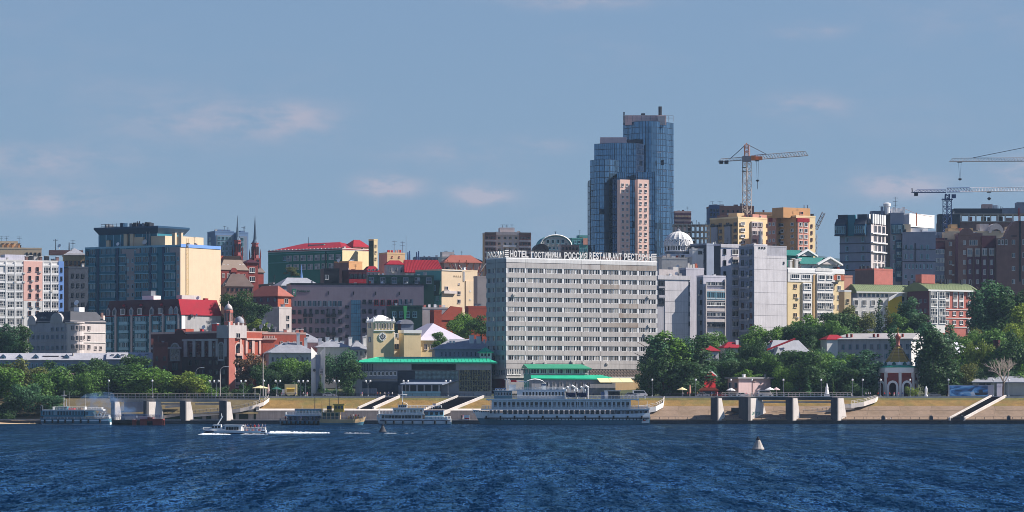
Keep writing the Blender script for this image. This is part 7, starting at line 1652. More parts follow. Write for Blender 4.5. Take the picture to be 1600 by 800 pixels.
# ------------------------------------------------------------------ boats
def hull_mesh(L,Bm,H,bow=.18,stern=.06,sheer=.5,draft=.6,mats=None,wl=.0,band=.35,flare=.25):
    """hull with its bow at -x, waterline z=0; upper strake material 0, lower material 1"""
    b=MB();n=22;rows=5
    for k in range(n+1):
        t=k/n;x=-L/2+L*t
        f=min(1,(t/bow))**.6 if t<bow else 1
        f=max(f,.03);f*=1-.18*max(0,(t-(1-stern*2))/(stern*2))**2 if t>1-stern*2 else 1
        sh=sheer*max(0,1-t/.3)**2+sheer*.25*max(0,(t-.8)/.2)**2
        for side in(-1,1):
            for r in range(rows):
                q=r/(rows-1);z=-draft+(H+sh+draft)*q;wide=f*(.72+.28*min(1,q*1.8))if t<.5 else f*(.86+.14*min(1,q*1.8))
                rake=(1-q)*bow*L*.32*max(0,1-t/bow)if t<bow else 0
                b.v.append((x+rake,side*Bm/2*wide,z))
    w=2*rows
    for k in range(n):
        for r in range(rows-1):
            m=1 if r<1+(band>.3)else 0
            a=k*w+r;b.f.append((a,a+w,a+w+1,a+1));b.m.append(m)
            a=k*w+rows+r;b.f.append((a,a+1,a+w+1,a+w));b.m.append(m)
        a=k*w+rows-1;c=k*w+2*rows-1;b.f.append((a,a+w,c+w,c));b.m.append(2)
    for k in(0,n):
        for r in range(rows-1):a=k*w+r;c=k*w+rows+r;b.f.append((a,a+1,c+1,c));b.m.append(1 if r<2 else 0)
    return b
class Boat:
    def __init__(s,name,label,cat,xl,xr,ywl,L_h,Bm,mats,flip=1,group=None,**kw):
        """waterline from column xl (bow) to xr at row ywl; L_h: hull height in pixels"""
        s.Y=CH*F/(ywl-HZ);s.sc=s.Y/F;s.L=abs(xr-xl)*s.sc;s.xl,s.xr=min(xl,xr),max(xl,xr);s.xm=(xl+xr)/2
        s.root=thing(name,label,cat,(X(s.xm,s.Y),s.Y,0),0 if flip>0 else pi,group);s.f=flip;s.B=Bm;s.ywl=ywl
        hull_mesh(s.L,Bm,L_h*s.sc,**kw).build('hull',[MATS[m]for m in mats],s.root)
    def x(s,px):return(px-s.xm)*s.sc*s.f
    def z(s,py):return(s.ywl-py)*s.sc
    def box(s,name,xa,xb,ya,yb,half,mat,y0=None,label=None,top=None):
        b=MB();b.box(s.x(xa),s.x(xb),-half if y0 is None else y0,half,s.z(yb),s.z(ya),0,1)
        return b.build(name,[MATS[mat],MATS[top or mat]],s.root,label=label)
    def wins(s,xa,xb,n,y,w,h,half,st='teal',mx=1,arch=False,name='window'):
        fm,gm=STYLES[st]
        for k in range(n):
            px=xa if n==1 else xa+(xb-xa)*k/(n-1)
            me=win_mesh(w*s.sc,h*s.sc,mx,1,fm,gm,arch,sill=False,bw=.08)
            o=put(name,me,s.root,(s.x(px),-half*s.f if s.f>0 else half,s.z(y)-h*s.sc/2),0 if s.f>0 else pi)
    def rail(s,xa,xb,y,half,h=4.2,mat='white_paint',step=1.1,name='railing',both=True):
        b=MB();z=s.z(y);hh=h*s.sc
        pts=[(s.x(xa),-half,z),(s.x(xb),-half,z),(s.x(xb),half,z),(s.x(xa),half,z),(s.x(xa),-half,z)]
        rails(b,pts,hh,step,.045,(1.0,.66,.33));return b.build(name,MATS[mat],s.root)
    def mast(s,px,ya,yb,r=.09,mat='white_paint',arm=0,y=0):
        b=MB();x=s.x(px);b.tube((x,y,s.z(yb)),(x,y,s.z(ya)),r,6,0,r*.5)
        if arm:zz=s.z(ya+(yb-ya)*.25);b.tube((x-arm,y,zz),(x+arm,y,zz),r*.6,4)
        return b.build('mast',MATS[mat],s.root)
    def fenders(s,xs,y,half,r=.3):
        for px in xs:
            b=MB();b.tube((s.x(px),-half-.12,s.z(y)-.55),(s.x(px),-half-.12,s.z(y)+.55),r,8);b.build('fender',MATS['rubber'],s.root)
# ---- the big three deck passenger ship
S=Boat('passenger_ship','big white three deck river passenger ship with lifeboats','passenger ship',738,1015,663.2,16.5,9.5,('hull_white','hull_teal','paving'),bow=.16,sheer=1.5,draft=.5,band=.4)
hb=4.75
S.box('rub_rail',757,1014,652.3,654.0,hb+.14,'hull_black')
S.fenders([760+22*k for k in range(12)],652,hb+.1)
for k in range(44):b=MB();b.box(S.x(776+5.3*k),S.x(777.3+5.3*k),-hb-.18,-hb-.145,S.z(656.6),S.z(654.2));b.build('tyre',MATS['rubber'],S.root)
S.wins(789,957,22,644,6.2,7,hb,'ship');S.wins(767,779,3,643.5,4.2,6,hb,'ship');S.wins(742,763,7,643,1.4,1.8,hb-.05,'dark',name='porthole')
S.box('after_deck_house',961,1013,640.5,648.6,hb-.9,'slate_wall');S.wins(966,1008,7,644.5,5,6,hb-.9,'ship')
S.box('main_deck_top',752,1014,638.4,640.4,hb+.05,'hull_white',top='paving')
S.box('upper_house',768,985,625,638.3,hb-.6,'hull_white');S.wins(774,980,30,632,5,8,hb-.6,'ship')
S.box('bulwark',752,1000,634.8,638.6,hb+.1,'hull_white',y0=hb-.1 if False else None)if False else S.rail(753,1012,638.4,hb,4.6)
for k in range(18):b=MB();x=S.x(766+13.6*k);b.tube((x,-hb+.05,S.z(638.4)),(x,-hb+.05,S.z(625)),.09,5);b.tube((x,-hb+.05,S.z(627)),(x-.9,-hb+.05,S.z(625.1)),.07,4);b.build('deck_post',MATS['white_paint'],S.root)
S.box('upper_deck_top',760,998,622.8,625,hb+.1,'hull_white',top='paving')
S.rail(800,996,622.8,hb,4.4)
S.box('sun_deck_house',808,882,610.5,622.7,hb-1.2,'hull_white',top='paving');S.wins(818,879,13,615.5,3.4,6.2,hb-1.2,'ship')
S.box('bridge_house',772,800,611,622.7,hb-.9,'hull_teal',top='hull_white');S.wins(775,797,6,615.5,3.4,5,hb-.9,'ship')
S.box('wheelhouse',773.5,791,606.6,611,2.6,'metal_blue',top='hull_white');S.wins(776,788,4,609,3,3,2.6,'ship')
S.box('bridge_roof',770,802,610.3,611.2,hb-.6,'hull_white')
S.box('sun_deck_roof',806,884,608.6,610.4,hb-1.2,'hull_white')
S.rail(806,884,608.6,hb-1.4,3.6)
b=MB();n=8
for k in range(n):a0,a1=pi*k/n,pi*(k+1)/n;b.add([(S.x(836+17*cos(a0)),-3.2,S.z(602)+2.0*sin(a0)),(S.x(836+17*cos(a1)),-3.2,S.z(602)+2.0*sin(a1)),(S.x(836+17*cos(a1)),3.2,S.z(602)+2.3*sin(a1)),(S.x(836+17*cos(a0)),3.2,S.z(602)+2.3*sin(a0))],[(0,1,2,3)])
b.build('awning',MATS['white_clean'],S.root)
for px in(824,836,848):S.mast(px,597,608.6,.07,y=-2.4)
S.box('funnel',846,853,598,608.6,1.6,'white_clean');S.box('funnel_band',845.8,853.2,600,602.5,1.63,'metal_blue')
S.mast(792.5,588,607,.14,arm=.9);S.mast(794,594,607,.1);S.box('mast_house',795,806,601,611,1.4,'white_clean');S.box('red_board',798,807,593.5,597,.8,'red_paint');S.mast(798,594,604,.06);S.mast(806,594,604,.06)
b=MB();b.box(S.x(807),S.x(824),-.25,.25,S.z(596.8),S.z(595.6));b.build('radar_boom',MATS['white_clean'],S.root)
S.mast(817,600,623,.16,'palepink',y=-3.4);S.mast(864,600,609,.06);S.mast(875,600,609,.06)
# lifeboats under davits
def lifeboat(px,w):
    b=hull_mesh(w*S.sc,1.9,1.0,bow=.3,sheer=.35,draft=.5);o=b.build('lifeboat',[MATS['hull_blue'],MATS['hull_blue'],MATS['canvas_green']],S.root,(S.x(px),-hb+.7,S.z(618)))
    for q in(-.38,.38):
        c=MB();x=S.x(px)+q*w*S.sc;pts=[(x,-hb+1.9,S.z(622.8)),(x,-hb+1.8,S.z(613)),(x,-hb+1.3,S.z(609)),(x,-hb+.5,S.z(608.5)),(x,-hb+.3,S.z(611))]
        for p_,q_ in zip(pts,pts[1:]):c.tube(p_,q_,.14,6)
        c.build('davit',MATS['white_paint'],S.root)
lifeboat(891,16);lifeboat(908,17)
for k in range(6):b=MB();x=S.x(884+7*k);z0=S.z(610);z0+=.5*(k%3);b.tube((x,-1,S.z(622.8)),(x,-1,z0),.26,8);b.tube((x,-1,z0),(x-1.1,-1.3,z0+.7),.34,8);b.build('ventilator',MATS['white_paint'],S.root)
S.box('blue_locker',939,944,612,622.7,2.6,'metal_blue');S.box('white_locker',944.3,950,610,622.7,2.8,'white_clean');S.box('dark_shelter',950.4,968,611.5,622.7,2.8,'hull_black',top='brick');S.box('shelter_roof',949,970,609.8,611.4,3.1,'offwhite')
S.rail(970,1008,622.8,hb-.6,4.2);S.rail(960,1014,640.6,hb,4.2)
b=MB();b.add([(S.x(1003),-1.6,S.z(656)),(S.x(1014),-1.6,S.z(650.5)),(S.x(1014),1.6,S.z(650.5)),(S.x(1003),1.6,S.z(656))],[(0,1,2,3)]);
S.box('stern_board',1002,1013.5,656.5,661,hb-.5,'white_clean');S.box('stern_red',1004,1008,655.4,657.4,hb-.3,'red_paint')
S.mast(1012,626,640,.08);S.mast(737.5,636,648,.1);b=MB();b.lathe([(.55,0),(.55,.5),(.2,.6)],10);
for px in(737,740.5):b2=MB();b2.box(-.5,.5,-.5,.5,0,.9);b2.build('winch',MATS['white_clean'],S.root,(S.x(px+5),0,S.z(645)))
# ---- left double deck motor ship with blue smoke
S=Boat('motor_ship','teal shaded double deck motor ship moored in front of the leafy bank','motor ship',62,173,663.5,9,6.4,('hull_teal','hull_white','paving'),bow=.12,sheer=.5,draft=.4,band=.2);hb=3.2
S.box('lower_cabin',70,132,650.3,656.5,hb-.15,'hull_teal');S.wins(76,128,12,653,3.4,3.2,hb-.15,'dark');S.box('white_belt',66,172,655.8,657.8,hb+.06,'hull_white')
S.box('saloon',66,133,641.5,650.2,hb-.3,'teal');S.wins(70,130,14,645.6,4,6.2,hb-.3,'teal');S.box('saloon_roof',68,134,640,641.4,hb+.15,'white_clean');S.box('after_cabin',134,148,641.5,650.3,hb-.6,'teal_light',top='white_clean');S.wins(137,145,2,646,5,5,hb-.6,'teal');S.box('after_roof',134,163,639.8,641.3,hb,'white_clean')
S.rail(84,134,640,hb-.2,4.4,'white_paint');S.rail(134,160,640,hb-.6,3.4);S.rail(70,172,654.6,hb,3.2);S.rail(148,171,652,hb-.4,3.8)
S.box('wheelhouse',92,106,635,640,2.0,'teal',top='white_clean');S.wins(94,104,4,637.2,2.6,3,2.0,'dark')
S.mast(100,610,640,.13,'white_paint',.9);S.mast(104,624,640,.1);S.mast(134,616,640,.06);S.mast(108,612,640,.06)
b=MB();b.tube((S.x(65),-2,S.z(655)),(S.x(65),-2,S.z(634)),.1);b.tube((S.x(68),-2,S.z(655)),(S.x(68),-2,S.z(634)),.1);b.tube((S.x(65),-2,S.z(634)),(S.x(68),-2,S.z(634)),.1);b.build('gangway_frame',MATS['metal_grey'],S.root)
for k in range(3):
    b=MB();x=S.x(151+5*k);b.tube((x-.9,-hb+.3,S.z(644)),(x+.3,-hb+.3,S.z(653)),.16,5);b.tube((x+1.2,-hb+.3,S.z(644)),(x+.3,-hb+.3,S.z(653)),.16,5);b.build('white_davit',MATS['white_paint'],S.root)
S.fenders([72,84,93,104,116,128,140,158],658,hb)
for k,(px,w_)in enumerate(((95,8),(108,9),(120,8))):S.box('deck_bench',px,px+w_,637.8,639.8,1.8,'red_paint' if k%2 else 'wood')
# ---- red and black work barge
S=Boat('work_barge','low black barge with dark red boxes tied behind the teal motor ship','barge',174,256,664.5,8,6,('hull_black','hull_black','asphalt'),bow=.06,sheer=.1,draft=.4);hb=3.0
for(xa,xb,ya,yb)in((208,214.5,656,665),(220,231,655,665),(240,256,654.5,665),(232,240,652,658)):S.box('red_box',xa,xb,ya,yb,hb+.25,'brick')
S.rail(180,240,656.5,hb-.2,5,'metal_grey');S.rail(180,250,652,1.4,4,'metal_blue');S.box('deck_cabin',190,214,649.5,656.6,1.6,'slate_wall');S.box('deck_cabin',216,236,650.5,656.6,1.5,'grey_mid');S.box('pipe',196,212,654.5,656,hb-.4,'offwhite');S.mast(228,640,652,.08,'metal_grey');S.mast(186,642,655,.08,'metal_grey')
# ---- floating stage with people and the yellow tug
S=Boat('floating_stage','dark floating landing stage with an upper deck beside the yellow tug','landing stage',437,520,663.8,6,6,('hull_teal','hull_black','paving'),bow=.05,sheer=.05,draft=.4);hb=3.0
S.box('cabin',450,512,650,657.8,hb-.5,'slate_wall',top='hull_white');S.wins(455,508,9,653.5,4.4,5.2,hb-.5,'dark');S.box('roof',446,516,647.6,649.8,hb+.1,'hull_white');S.box('top_cabin',461,505,638.5,647.5,hb-.8,'slate_wall',top='hull_white');S.wins(466,501,8,643,3.6,5,hb-.8,'teal');S.rail(438,520,657.8,hb,5,'metal_grey');S.rail(447,516,647.6,hb,4,'white_paint');S.mast(492,620,640,.16,'metal_dark',.6);S.mast(472,634,640,.05)
S.fenders([442+7*k for k in range(10)],660.5,hb,.35)
T=Boat('tug_boat','yellow and green river tug with a yellow wheelhouse','tug',572,500,664,9,6.2,('tan','hull_teal','paving'),flip=-1,bow=.25,sheer=.9,draft=.5);hb=3.1
T.box('deck_house',503,532,644,656,hb-.6,'tan',top='paving')
for k in range(4):T.box('green_shutter',505+6.6*k,509.6+6.6*k,645.5,655,hb-.5,'green_dark')
T.box('wheelhouse',522,537.5,632.5,644,1.9,'metal_yellow',top='ochre');T.wins(525,535,3,636.5,3.2,4,1.9,'dark');T.box('wheelhouse_roof',520.5,539,631,632.4,2.2,'metal_yellow')
T.box('funnel',511,518,634,644,1.3,'slate_dark');T.rail(502,568,655.5,hb-.2,5,'metal_grey');T.rail(503,522,644,hb-.7,4,'metal_yellow');T.mast(529,618,632,.1,'metal_dark',.7);T.mast(515,622,640,.09,'metal_dark',.5);T.mast(503,626,650,.08,'metal_dark');T.mast(553,634,656,.08,'metal_dark')
for px,m in((545,'ochre'),(549,'wood'),(554,'metal_yellow'),(559,'ochre')):T.box('deck_gear',px-1.5,px+1.5,650,656,.9,m)
T.fenders([510,520,530,540,551,561],659,hb)
# ---- white two deck motor ship
S=Boat('motor_ship','white two deck motor ship with an open bow, left of the big passenger ship','motor ship',588,705,663.2,8.5,6.4,('hull_white','hull_teal','paving'),bow=.14,sheer=.7,draft=.4,band=.1);hb=3.2
S.root['label']='white two deck motor ship with an open stern deck beside the dark bank stairs'
S.box('rub_rail',594,704,656.6,657.8,hb+.08,'hull_blue');S.box('main_cabin',594,660,648,655.4,hb-.5,'hull_white');S.wins(599,656,12,651.4,3.8,4.4,hb-.5,'dark');S.box('cabin_roof',592,663,646.4,647.9,hb,'white_clean')
S.box('upper_cabin',614,662,638.5,646.3,hb-.9,'hull_white');S.wins(618,658,9,642.3,3.8,4.6,hb-.9,'teal');S.box('upper_roof',611,666,637,638.4,hb-.4,'white_clean')
S.box('wheelhouse',622,636,632.4,637,1.9,'hull_white');S.wins(624.5,633.5,4,634.8,2.4,3,1.9,'dark');b=MB();n=8
b.add([(S.x(620+2.2*k),y,S.z(632.4)+.9*sin(pi*k/n))for y in(-2.1,2.1)for k in range(n+1)],[(k,k+1,n+2+k,n+1+k)for k in range(n)]);b.build('wheelhouse_roof',MATS['white_clean'],S.root)
S.rail(590,612,653,hb-.5,6);S.rail(592,662,646.4,hb-.2,4.2);S.rail(636,690,637,hb-.6,3.4);S.box('blue_canopy',663,693,641,643,hb-.6,'metal_blue');S.wins(667,690,4,646,4.6,4,hb-.7,'dark');S.box('after_cabin',664,693,643,655,hb-.8,'teal_light',top='white_clean');S.rail(664,704,655,hb-.1,4.2)
for k in range(5):S.box('white_raft',676+5*k,679.6+5*k,650.5,654.5,hb-.1,'white_clean')
S.mast(629,611,633,.13,arm=1.6);S.mast(593,636,650,.09);S.mast(636,626,638,.06);S.fenders([603,616,630,645,661,680,698],659.5,hb)
b=MB();b.box(S.x(676),S.x(681),-.03,.03,S.z(633.5),S.z(630.5));b.build('flag',MATS['palepink'],S.root);S.mast(676,629,641,.05)
# ---- moving water bus and its wake
S=Boat('water_bus','low white and navy water bus under way, its foam wake trailing behind','water bus',315,416,677.6,4.6,4.4,('hull_white','hull_blue','white_clean'),bow=.2,sheer=.5,draft=.3,band=.9);hb=2.0;WB=S
S.box('navy_belt',322,415,673.4,674.8,hb+.12,'hull_blue')
b=MB();b.prism([(S.x(328),S.z(673)),(S.x(347),S.z(673)),(S.x(346),S.z(663.4)),(S.x(334),S.z(663.4))],'y',-1.5,1.5);b.build('wheelhouse',MATS['white_clean'],S.root);S.wins(333.5,343,3,667,3.2,3.4,1.5,'dark')
S.box('front_cabin',322,352,670.5,673.4,1.7,'white_clean');S.box('saloon',352,378,665,673.4,1.8,'white_clean');S.wins(356,372,5,669,3.4,5,1.8,'dark');S.box('roof',350,380,663.8,664.9,1.95,'white_clean')
b=MB();b.tube((S.x(340),0,S.z(663)),(S.x(348),0,S.z(650)),.13,6);b.tube((S.x(345),-.6,S.z(655)),(S.x(345),.6,S.z(655)),.06);b.tube((S.x(346),0,S.z(653)),(S.x(346),0,S.z(646)),.05);b.build('raked_mast',MATS['white_paint'],S.root)
S.rail(318,330,672.5,1.5,4.6);S.rail(380,415,673,1.7,4.6,'white_paint',.9)
for k in range(6):S.box('deck_bench',384+5*k,386.6+5*k,670.6,673.4,1.2,'metal_blue' if k%2 else 'brick')
foam=M('foam',(226,230,234),.9,.1,1.5)
def foam_patch(b,xa,xb,py,halfd,amp,n):
    Y=CH*F/(py-HZ)
    for k in range(n):
        t=rng.random();px=xa+(xb-xa)*t**.8;x=X(px,Y)+rng.gauss(0,.3);y=Y+rng.gauss(0,halfd);r=rng.uniform(.25,.75)*(1.1-.6*t);h=amp*rng.uniform(.3,1)*(1-.65*t)
        c=[(x+r*2.0*cos(2*pi*i/6+t*9)*rng.uniform(.7,1.2),y+r*2.4*sin(2*pi*i/6+t*9),.02)for i in range(6)]
        b.add(c+[(x,y,h+.06)],[(i,(i+1)%6,6)for i in range(6)])
b=MB();foam_patch(b,421,512,677,1.0,.6,230);foam_patch(b,540,575,677,.8,.12,12);foam_patch(b,318,356,679,.4,.35,90);foam_patch(b,380,415,678.6,.5,.14,30);foam_patch(b,600,640,677,.8,.06,6)
o=b.build('foam_wake',foam);o['kind']='stuff'
# ---- buoys
def buoy(px,ywl,h,mat,label):
    Y=CH*F/(ywl-HZ);s=Y/F;t=thing('buoy',label,'buoy',(X(px,Y),Y,0),0,'conical river buoys');H=h*s
    b=MB();b.lathe([(H*.42,-.3),(H*.46,H*.1),(H*.40,H*.2),(H*.16,H*.72),(H*.10,H*.78)],12);b.build('cone',MATS[mat],t)
    b=MB();b.lathe([(H*.14,H*.76),(H*.17,H*.8),(H*.17,H*.86),(H*.08,H*.9),(H*.06,H)],8);b.build('lantern',MATS['metal_dark'],t)
    b=MB();b.lathe([(H*.5,-.1),(H*.5,H*.03)],12);b.build('float_ring',MATS['metal_dark'],t)
buoy(1184.5,703,21,'concrete','pale grey conical buoy alone on the open water before the concrete pier');buoy(598,675.5,13,'concrete_dark','dark conical buoy in front of the white two deck motor ship')
# ---- blue engine smoke by the teal ship
def smoke():
    m=bpy.data.materials.new('blue_smoke');m.use_nodes=True;nt=m.node_tree;N=nt.nodes;N.remove(N['Principled BSDF']);v=N.new('ShaderNodeVolumePrincipled');v.inputs['Color'].default_value=(.22,.42,.78,1)
    tc=N.new('ShaderNodeTexCoord');nz=N.new('ShaderNodeTexNoise');nz.inputs['Scale'].default_value=.38;nz.inputs['Detail'].default_value=5;r=N.new('ShaderNodeMapRange');r.inputs[1].default_value=.47;r.inputs[2].default_value=.68;r.inputs[4].default_value=.16
    nt.links.new(tc.outputs['Object'],nz.inputs['Vector']);nt.links.new(nz.outputs['Fac'],r.inputs[0]);nt.links.new(r.outputs[0],v.inputs['Density']);nt.links.new(v.outputs[0],N['Material Output'].inputs['Volume']);return m
b=MB();n=14;Ys=1192;pts=[(118,632,2.4),(135,627,4.6),(155,629,6.2),(175,634,7.4),(195,640,6.8),(212,646,4.0)]
for px,py,r in pts:
    for i in range(n):b.v.append((X(px,Ys)+r*.25*sin(i*2.1),1201 if False else Ys+r*.8*cos(2*pi*i/n),Z(py,Ys)+r*.62*sin(2*pi*i/n)))
for k in range(len(pts)-1):
    for i in range(n):j=(i+1)%n;b.f.append((k*n+i,k*n+j,(k+1)*n+j,(k+1)*n+i));b.m.append(0)
b.f.append(tuple(range(n))[::-1]);b.m.append(0);b.f.append(tuple((len(pts)-1)*n+i for i in range(n)));b.m.append(0)
o=b.build('smoke',smoke(),smooth=True);o['kind']='stuff'
# ------------------------------------------------------------------ trees
def M_leaf(name,rgb,v=.5,hue=None):
    m=bpy.data.materials.new(name);m.use_nodes=True;MATS[name]=m;nt=m.node_tree;N=nt.nodes;Lk=nt.links;p=N['Principled BSDF'];p.inputs['Roughness'].default_value=.62;p.inputs['Specular IOR Level'].default_value=.25
    geo=N.new('ShaderNodeNewGeometry');oi=N.new('ShaderNodeObjectInfo');r=N.new('ShaderNodeMapRange');r.inputs[3].default_value=1-v;r.inputs[4].default_value=1+v;Lk.new(geo.outputs['Random Per Island'],r.inputs[0])
    mx=N.new('ShaderNodeMixRGB');c=lin(rgb);c2=lin(hue or tuple(min(255,k*f)for k,f in zip(rgb,(1.14,1.1,.9))));mx.inputs[1].default_value=(*c,1);mx.inputs[2].default_value=(*c2,1);Lk.new(oi.outputs['Random'],mx.inputs[0])
    s=N.new('ShaderNodeVectorMath');s.operation='SCALE';Lk.new(mx.outputs[0],s.inputs[0]);Lk.new(r.outputs[0],s.inputs['Scale']);Lk.new(s.outputs[0],p.inputs['Base Color'])
    tr=N.new('ShaderNodeBsdfTranslucent');Lk.new(s.outputs[0],tr.inputs[0]);ms=N.new('ShaderNodeMixShader');ms.inputs[0].default_value=.35;Lk.new(p.outputs[0],ms.inputs[1]);Lk.new(tr.outputs[0],ms.inputs[2]);Lk.new(ms.outputs[0],N['Material Output'].inputs[0]);return m
LM={'mid':M_leaf('leaf_mid',(83,118,52)),'dark':M_leaf('leaf_dark',(55,84,47)),'light':M_leaf('leaf_light',(112,131,52)),'blue':M_leaf('leaf_blue',(66,103,74)),'olive':M_leaf('leaf_olive',(92,100,56)),'brown':M_leaf('leaf_brown',(112,88,66))}
BARK=M('bark',(84,70,58),.9,.2,.6);BARE=M('bare_bark',(186,172,156),.9,.15,.6)
def leafcloud(b,R,blobs,nl,size):
    for _ in range(nl):
        cx,cy,cz,rr=R.choices(blobs,[q[3]**2 for q in blobs])[0]
        while True:
            d=Vector((R.gauss(0,1),R.gauss(0,1),R.gauss(0,1)))
            if d.length>.01:break
        d.normalize();k=rr*(.5+.55*R.random()**.5)*(.85+.32*R.random());p=Vector((cx,cy,cz))+Vector((d.x*k,d.y*k,d.z*k*.82))
        nrm=(d+Vector((R.gauss(0,.5),R.gauss(0,.5),R.gauss(0,.5)+.25))).normalized();a=nrm.orthogonal().normalized();c=nrm.cross(a);th=R.random()*pi;a,c=a*cos(th)+c*sin(th),c*cos(th)-a*sin(th)
        s=size*R.uniform(.6,1.3);i=len(b.v);w=s*R.uniform(.5,.8)
        b.v+=[tuple(p-a*s),tuple(p+c*w+nrm*s*.2),tuple(p+a*s),tuple(p-c*w+nrm*s*.12)];b.f.append((i,i+1,i+2,i+3));b.m.append(0)
def tree_proto(kind,seed):
    """one unit-sized tree (height 1, crown about as wide as its kind is); returns crown and trunk meshes"""
    R=random.Random(seed);cr,tk=MB(),MB()
    if kind=='round':
        blobs=[(0,0,.60,.22)]
        for k in range(11):a=R.random()*6.28;rr=R.uniform(.10,.30);blobs.append((rr*cos(a),rr*sin(a),R.uniform(.16,.84),R.uniform(.11,.20)))
        blobs.append((R.uniform(-.06,.06),0,.86,.12));leafcloud(cr,R,blobs,3600,.025);top,tr,nb=.62,.028,6
    elif kind=='wide':
        blobs=[(0,0,.55,.26)]
        for k in range(14):a=R.random()*6.28;rr=R.uniform(.18,.46);blobs.append((rr*cos(a),rr*sin(a),R.uniform(.14,.78),R.uniform(.14,.24)))
        leafcloud(cr,R,blobs,4400,.028);top,tr,nb=.55,.034,7
    elif kind=='tall':
        blobs=[]
        for k in range(15):z=.10+.82*k/14;w=.16*sin(pi*min(1,(z+.06)/1.1))**.6;a=R.random()*6.28;rr=R.uniform(.02,.10);blobs.append((rr*cos(a),rr*sin(a),z,max(.05,w*R.uniform(.75,1.1))))
        leafcloud(cr,R,blobs,3400,.021);top,tr,nb=.8,.022,5
    elif kind=='poplar':
        blobs=[]
        for k in range(14):z=.10+.84*k/13;w=.085*(1-abs(z-.42)*.9);a=R.random()*6.28;blobs.append((.025*cos(a),.025*sin(a),z,max(.025,w*R.uniform(.85,1.15))))
        leafcloud(cr,R,blobs,1100,.017);top,tr,nb=.9,.014,0
    elif kind=='conifer':
        for k in range(18):
            z=.10+.86*k/17;r=.20*(1-z)**.85+.012;n=max(5,int(16*(1-z))+4)
            for j in range(n):
                a=R.random()*6.28;L=r*R.uniform(.8,1.15);p=Vector((0,0,z));q=Vector((L*cos(a),L*sin(a),z-.035-.05*(1-z)));sd=Vector((-sin(a),cos(a),0))*(.02+.03*(1-z));i=len(cr.v)
                m=p.lerp(q,.55);cr.v+=[tuple(p),tuple(m+sd),tuple(q),tuple(m-sd)];cr.f.append((i,i+1,i+2,i+3));cr.m.append(0)
        top,tr,nb=.95,.016,0
    elif kind=='bush':
        blobs=[(0,0,.4,.4)]
        for k in range(8):a=R.random()*6.28;rr=R.uniform(.2,.7);blobs.append((rr*cos(a),rr*sin(a),R.uniform(.2,.65),R.uniform(.2,.36)))
        leafcloud(cr,R,blobs,1000,.07);top,tr,nb=.4,.03,4
    pts=[(0,0,-.06)]+[(R.gauss(0,.008),R.gauss(0,.008),top*k/4)for k in range(1,5)]
    for k,(p,q)in enumerate(zip(pts,pts[1:])):tk.tube(p,q,tr*(1-.2*k),7,0,tr*(.8-.2*k))
    for k in range(nb):
        a=6.28*k/nb+R.random();z=top*R.uniform(.45,.95);o=Vector((0,0,z));e=o+Vector((.22*cos(a),.22*sin(a),.16));tk.tube(o,e,tr*.42,5,0,tr*.15)
    return cr,tk
PROTO={}
def proto(kind,var,leaf):
    if(kind,var)not in PROTO:
        c,t=tree_proto(kind,100+17*var+len(kind));PROTO[(kind,var)]=(c,t,t.mesh('trunk',BARK),{})
    c,t,tm,d=PROTO[(kind,var)]
    if leaf not in d:d[leaf]=c.mesh('crown',LM[leaf])
    return d[leaf],tm
def tree(kind,px,yt,yb,Y,wpx,leaf,label,group,name=None):
    """tree whose crown spans about wpx columns round px and rows yt..yb; rooted on the ground at depth Y"""
    k={'round':.62,'wide':1.1,'tall':.34,'poplar':.2,'conifer':.38,'bush':1.8}[kind]
    zt,zb=Z(yt,Y),Z(yb,Y);H=zt-zb;w=wpx*Y/F
    nm=name or{'round':'broadleaf_tree','wide':'spreading_tree','tall':'tall_tree','poplar':'poplar_tree','conifer':'spruce_tree','bush':'bush'}[kind]
    r=thing(nm,label,'bush' if kind=='bush' else 'tree',(X(px,Y),Y,zb),rng.random()*6.28,group)
    r.scale=(w/k,w/k*1.0,H);c,t=proto(kind,rng.randrange(4),leaf);put('crown',c,r);put('trunk',t,r);return r
def grove(label,group,items):
    for it in items:tree(*it,label,group)
grove('leafy riverside tree in the long row behind the teal motor ship','riverside trees behind the teal motor ship',[
    ('round',14,572,655,1222,62,'mid'),('round',60,578,652,1226,58,'mid'),('wide',38,590,654,1216,66,'blue'),('round',92,568,640,1236,60,'mid'),('round',128,562,636,1246,52,'dark'),('wide',150,574,632,1232,62,'mid'),
    ('round',-14,560,650,1224,60,'mid'),('round',36,556,640,1250,60,'olive'),('round',112,604,634,1228,34,'dark'),('round',185,566,626,1240,60,'dark'),('round',215,564,624,1238,62,'mid'),('round',238,570,624,1234,54,'mid'),
    ('wide',168,556,620,1262,60,'dark'),('round',205,550,616,1270,52,'dark'),('round',150,556,620,1272,50,'dark'),('round',75,560,630,1262,50,'dark'),('round',10,562,640,1262,60,'dark'),('wide',262,590,624,1242,40,'mid'),('round',20,612,660,1212,44,'dark'),('round',78,616,658,1212,40,'blue')])
grove('pale green tree in front of the dark brick building','trees before the dark brick building',[('round',292,578,622,1240,52,'light'),('round',312,584,622,1246,46,'mid'),('round',278,586,622,1250,44,'dark')])
tree('round',390,548,606,1262,40,'brown','thin reddish brown tree against the lit brick front',None)
grove('dark shrub at the foot of the brick building','shrubs at the brick building',[('bush',345,600,621,1248,30,'dark'),('bush',372,604,621,1246,34,'dark'),('bush',330,604,622,1244,26,'mid'),('bush',390,596,621,1250,34,'dark')])
grove('clipped looking dark tree in the row before the pale stepped roof house','tree row before the pale stepped roof house',[('wide',412,560,612,1256,48,'dark'),('wide',436,556,612,1262,52,'mid'),('wide',462,554,612,1264,54,'mid'),('wide',482,562,612,1258,42,'dark'),('wide',420,572,614,1250,40,'dark'),('wide',450,572,614,1252,44,'dark')])
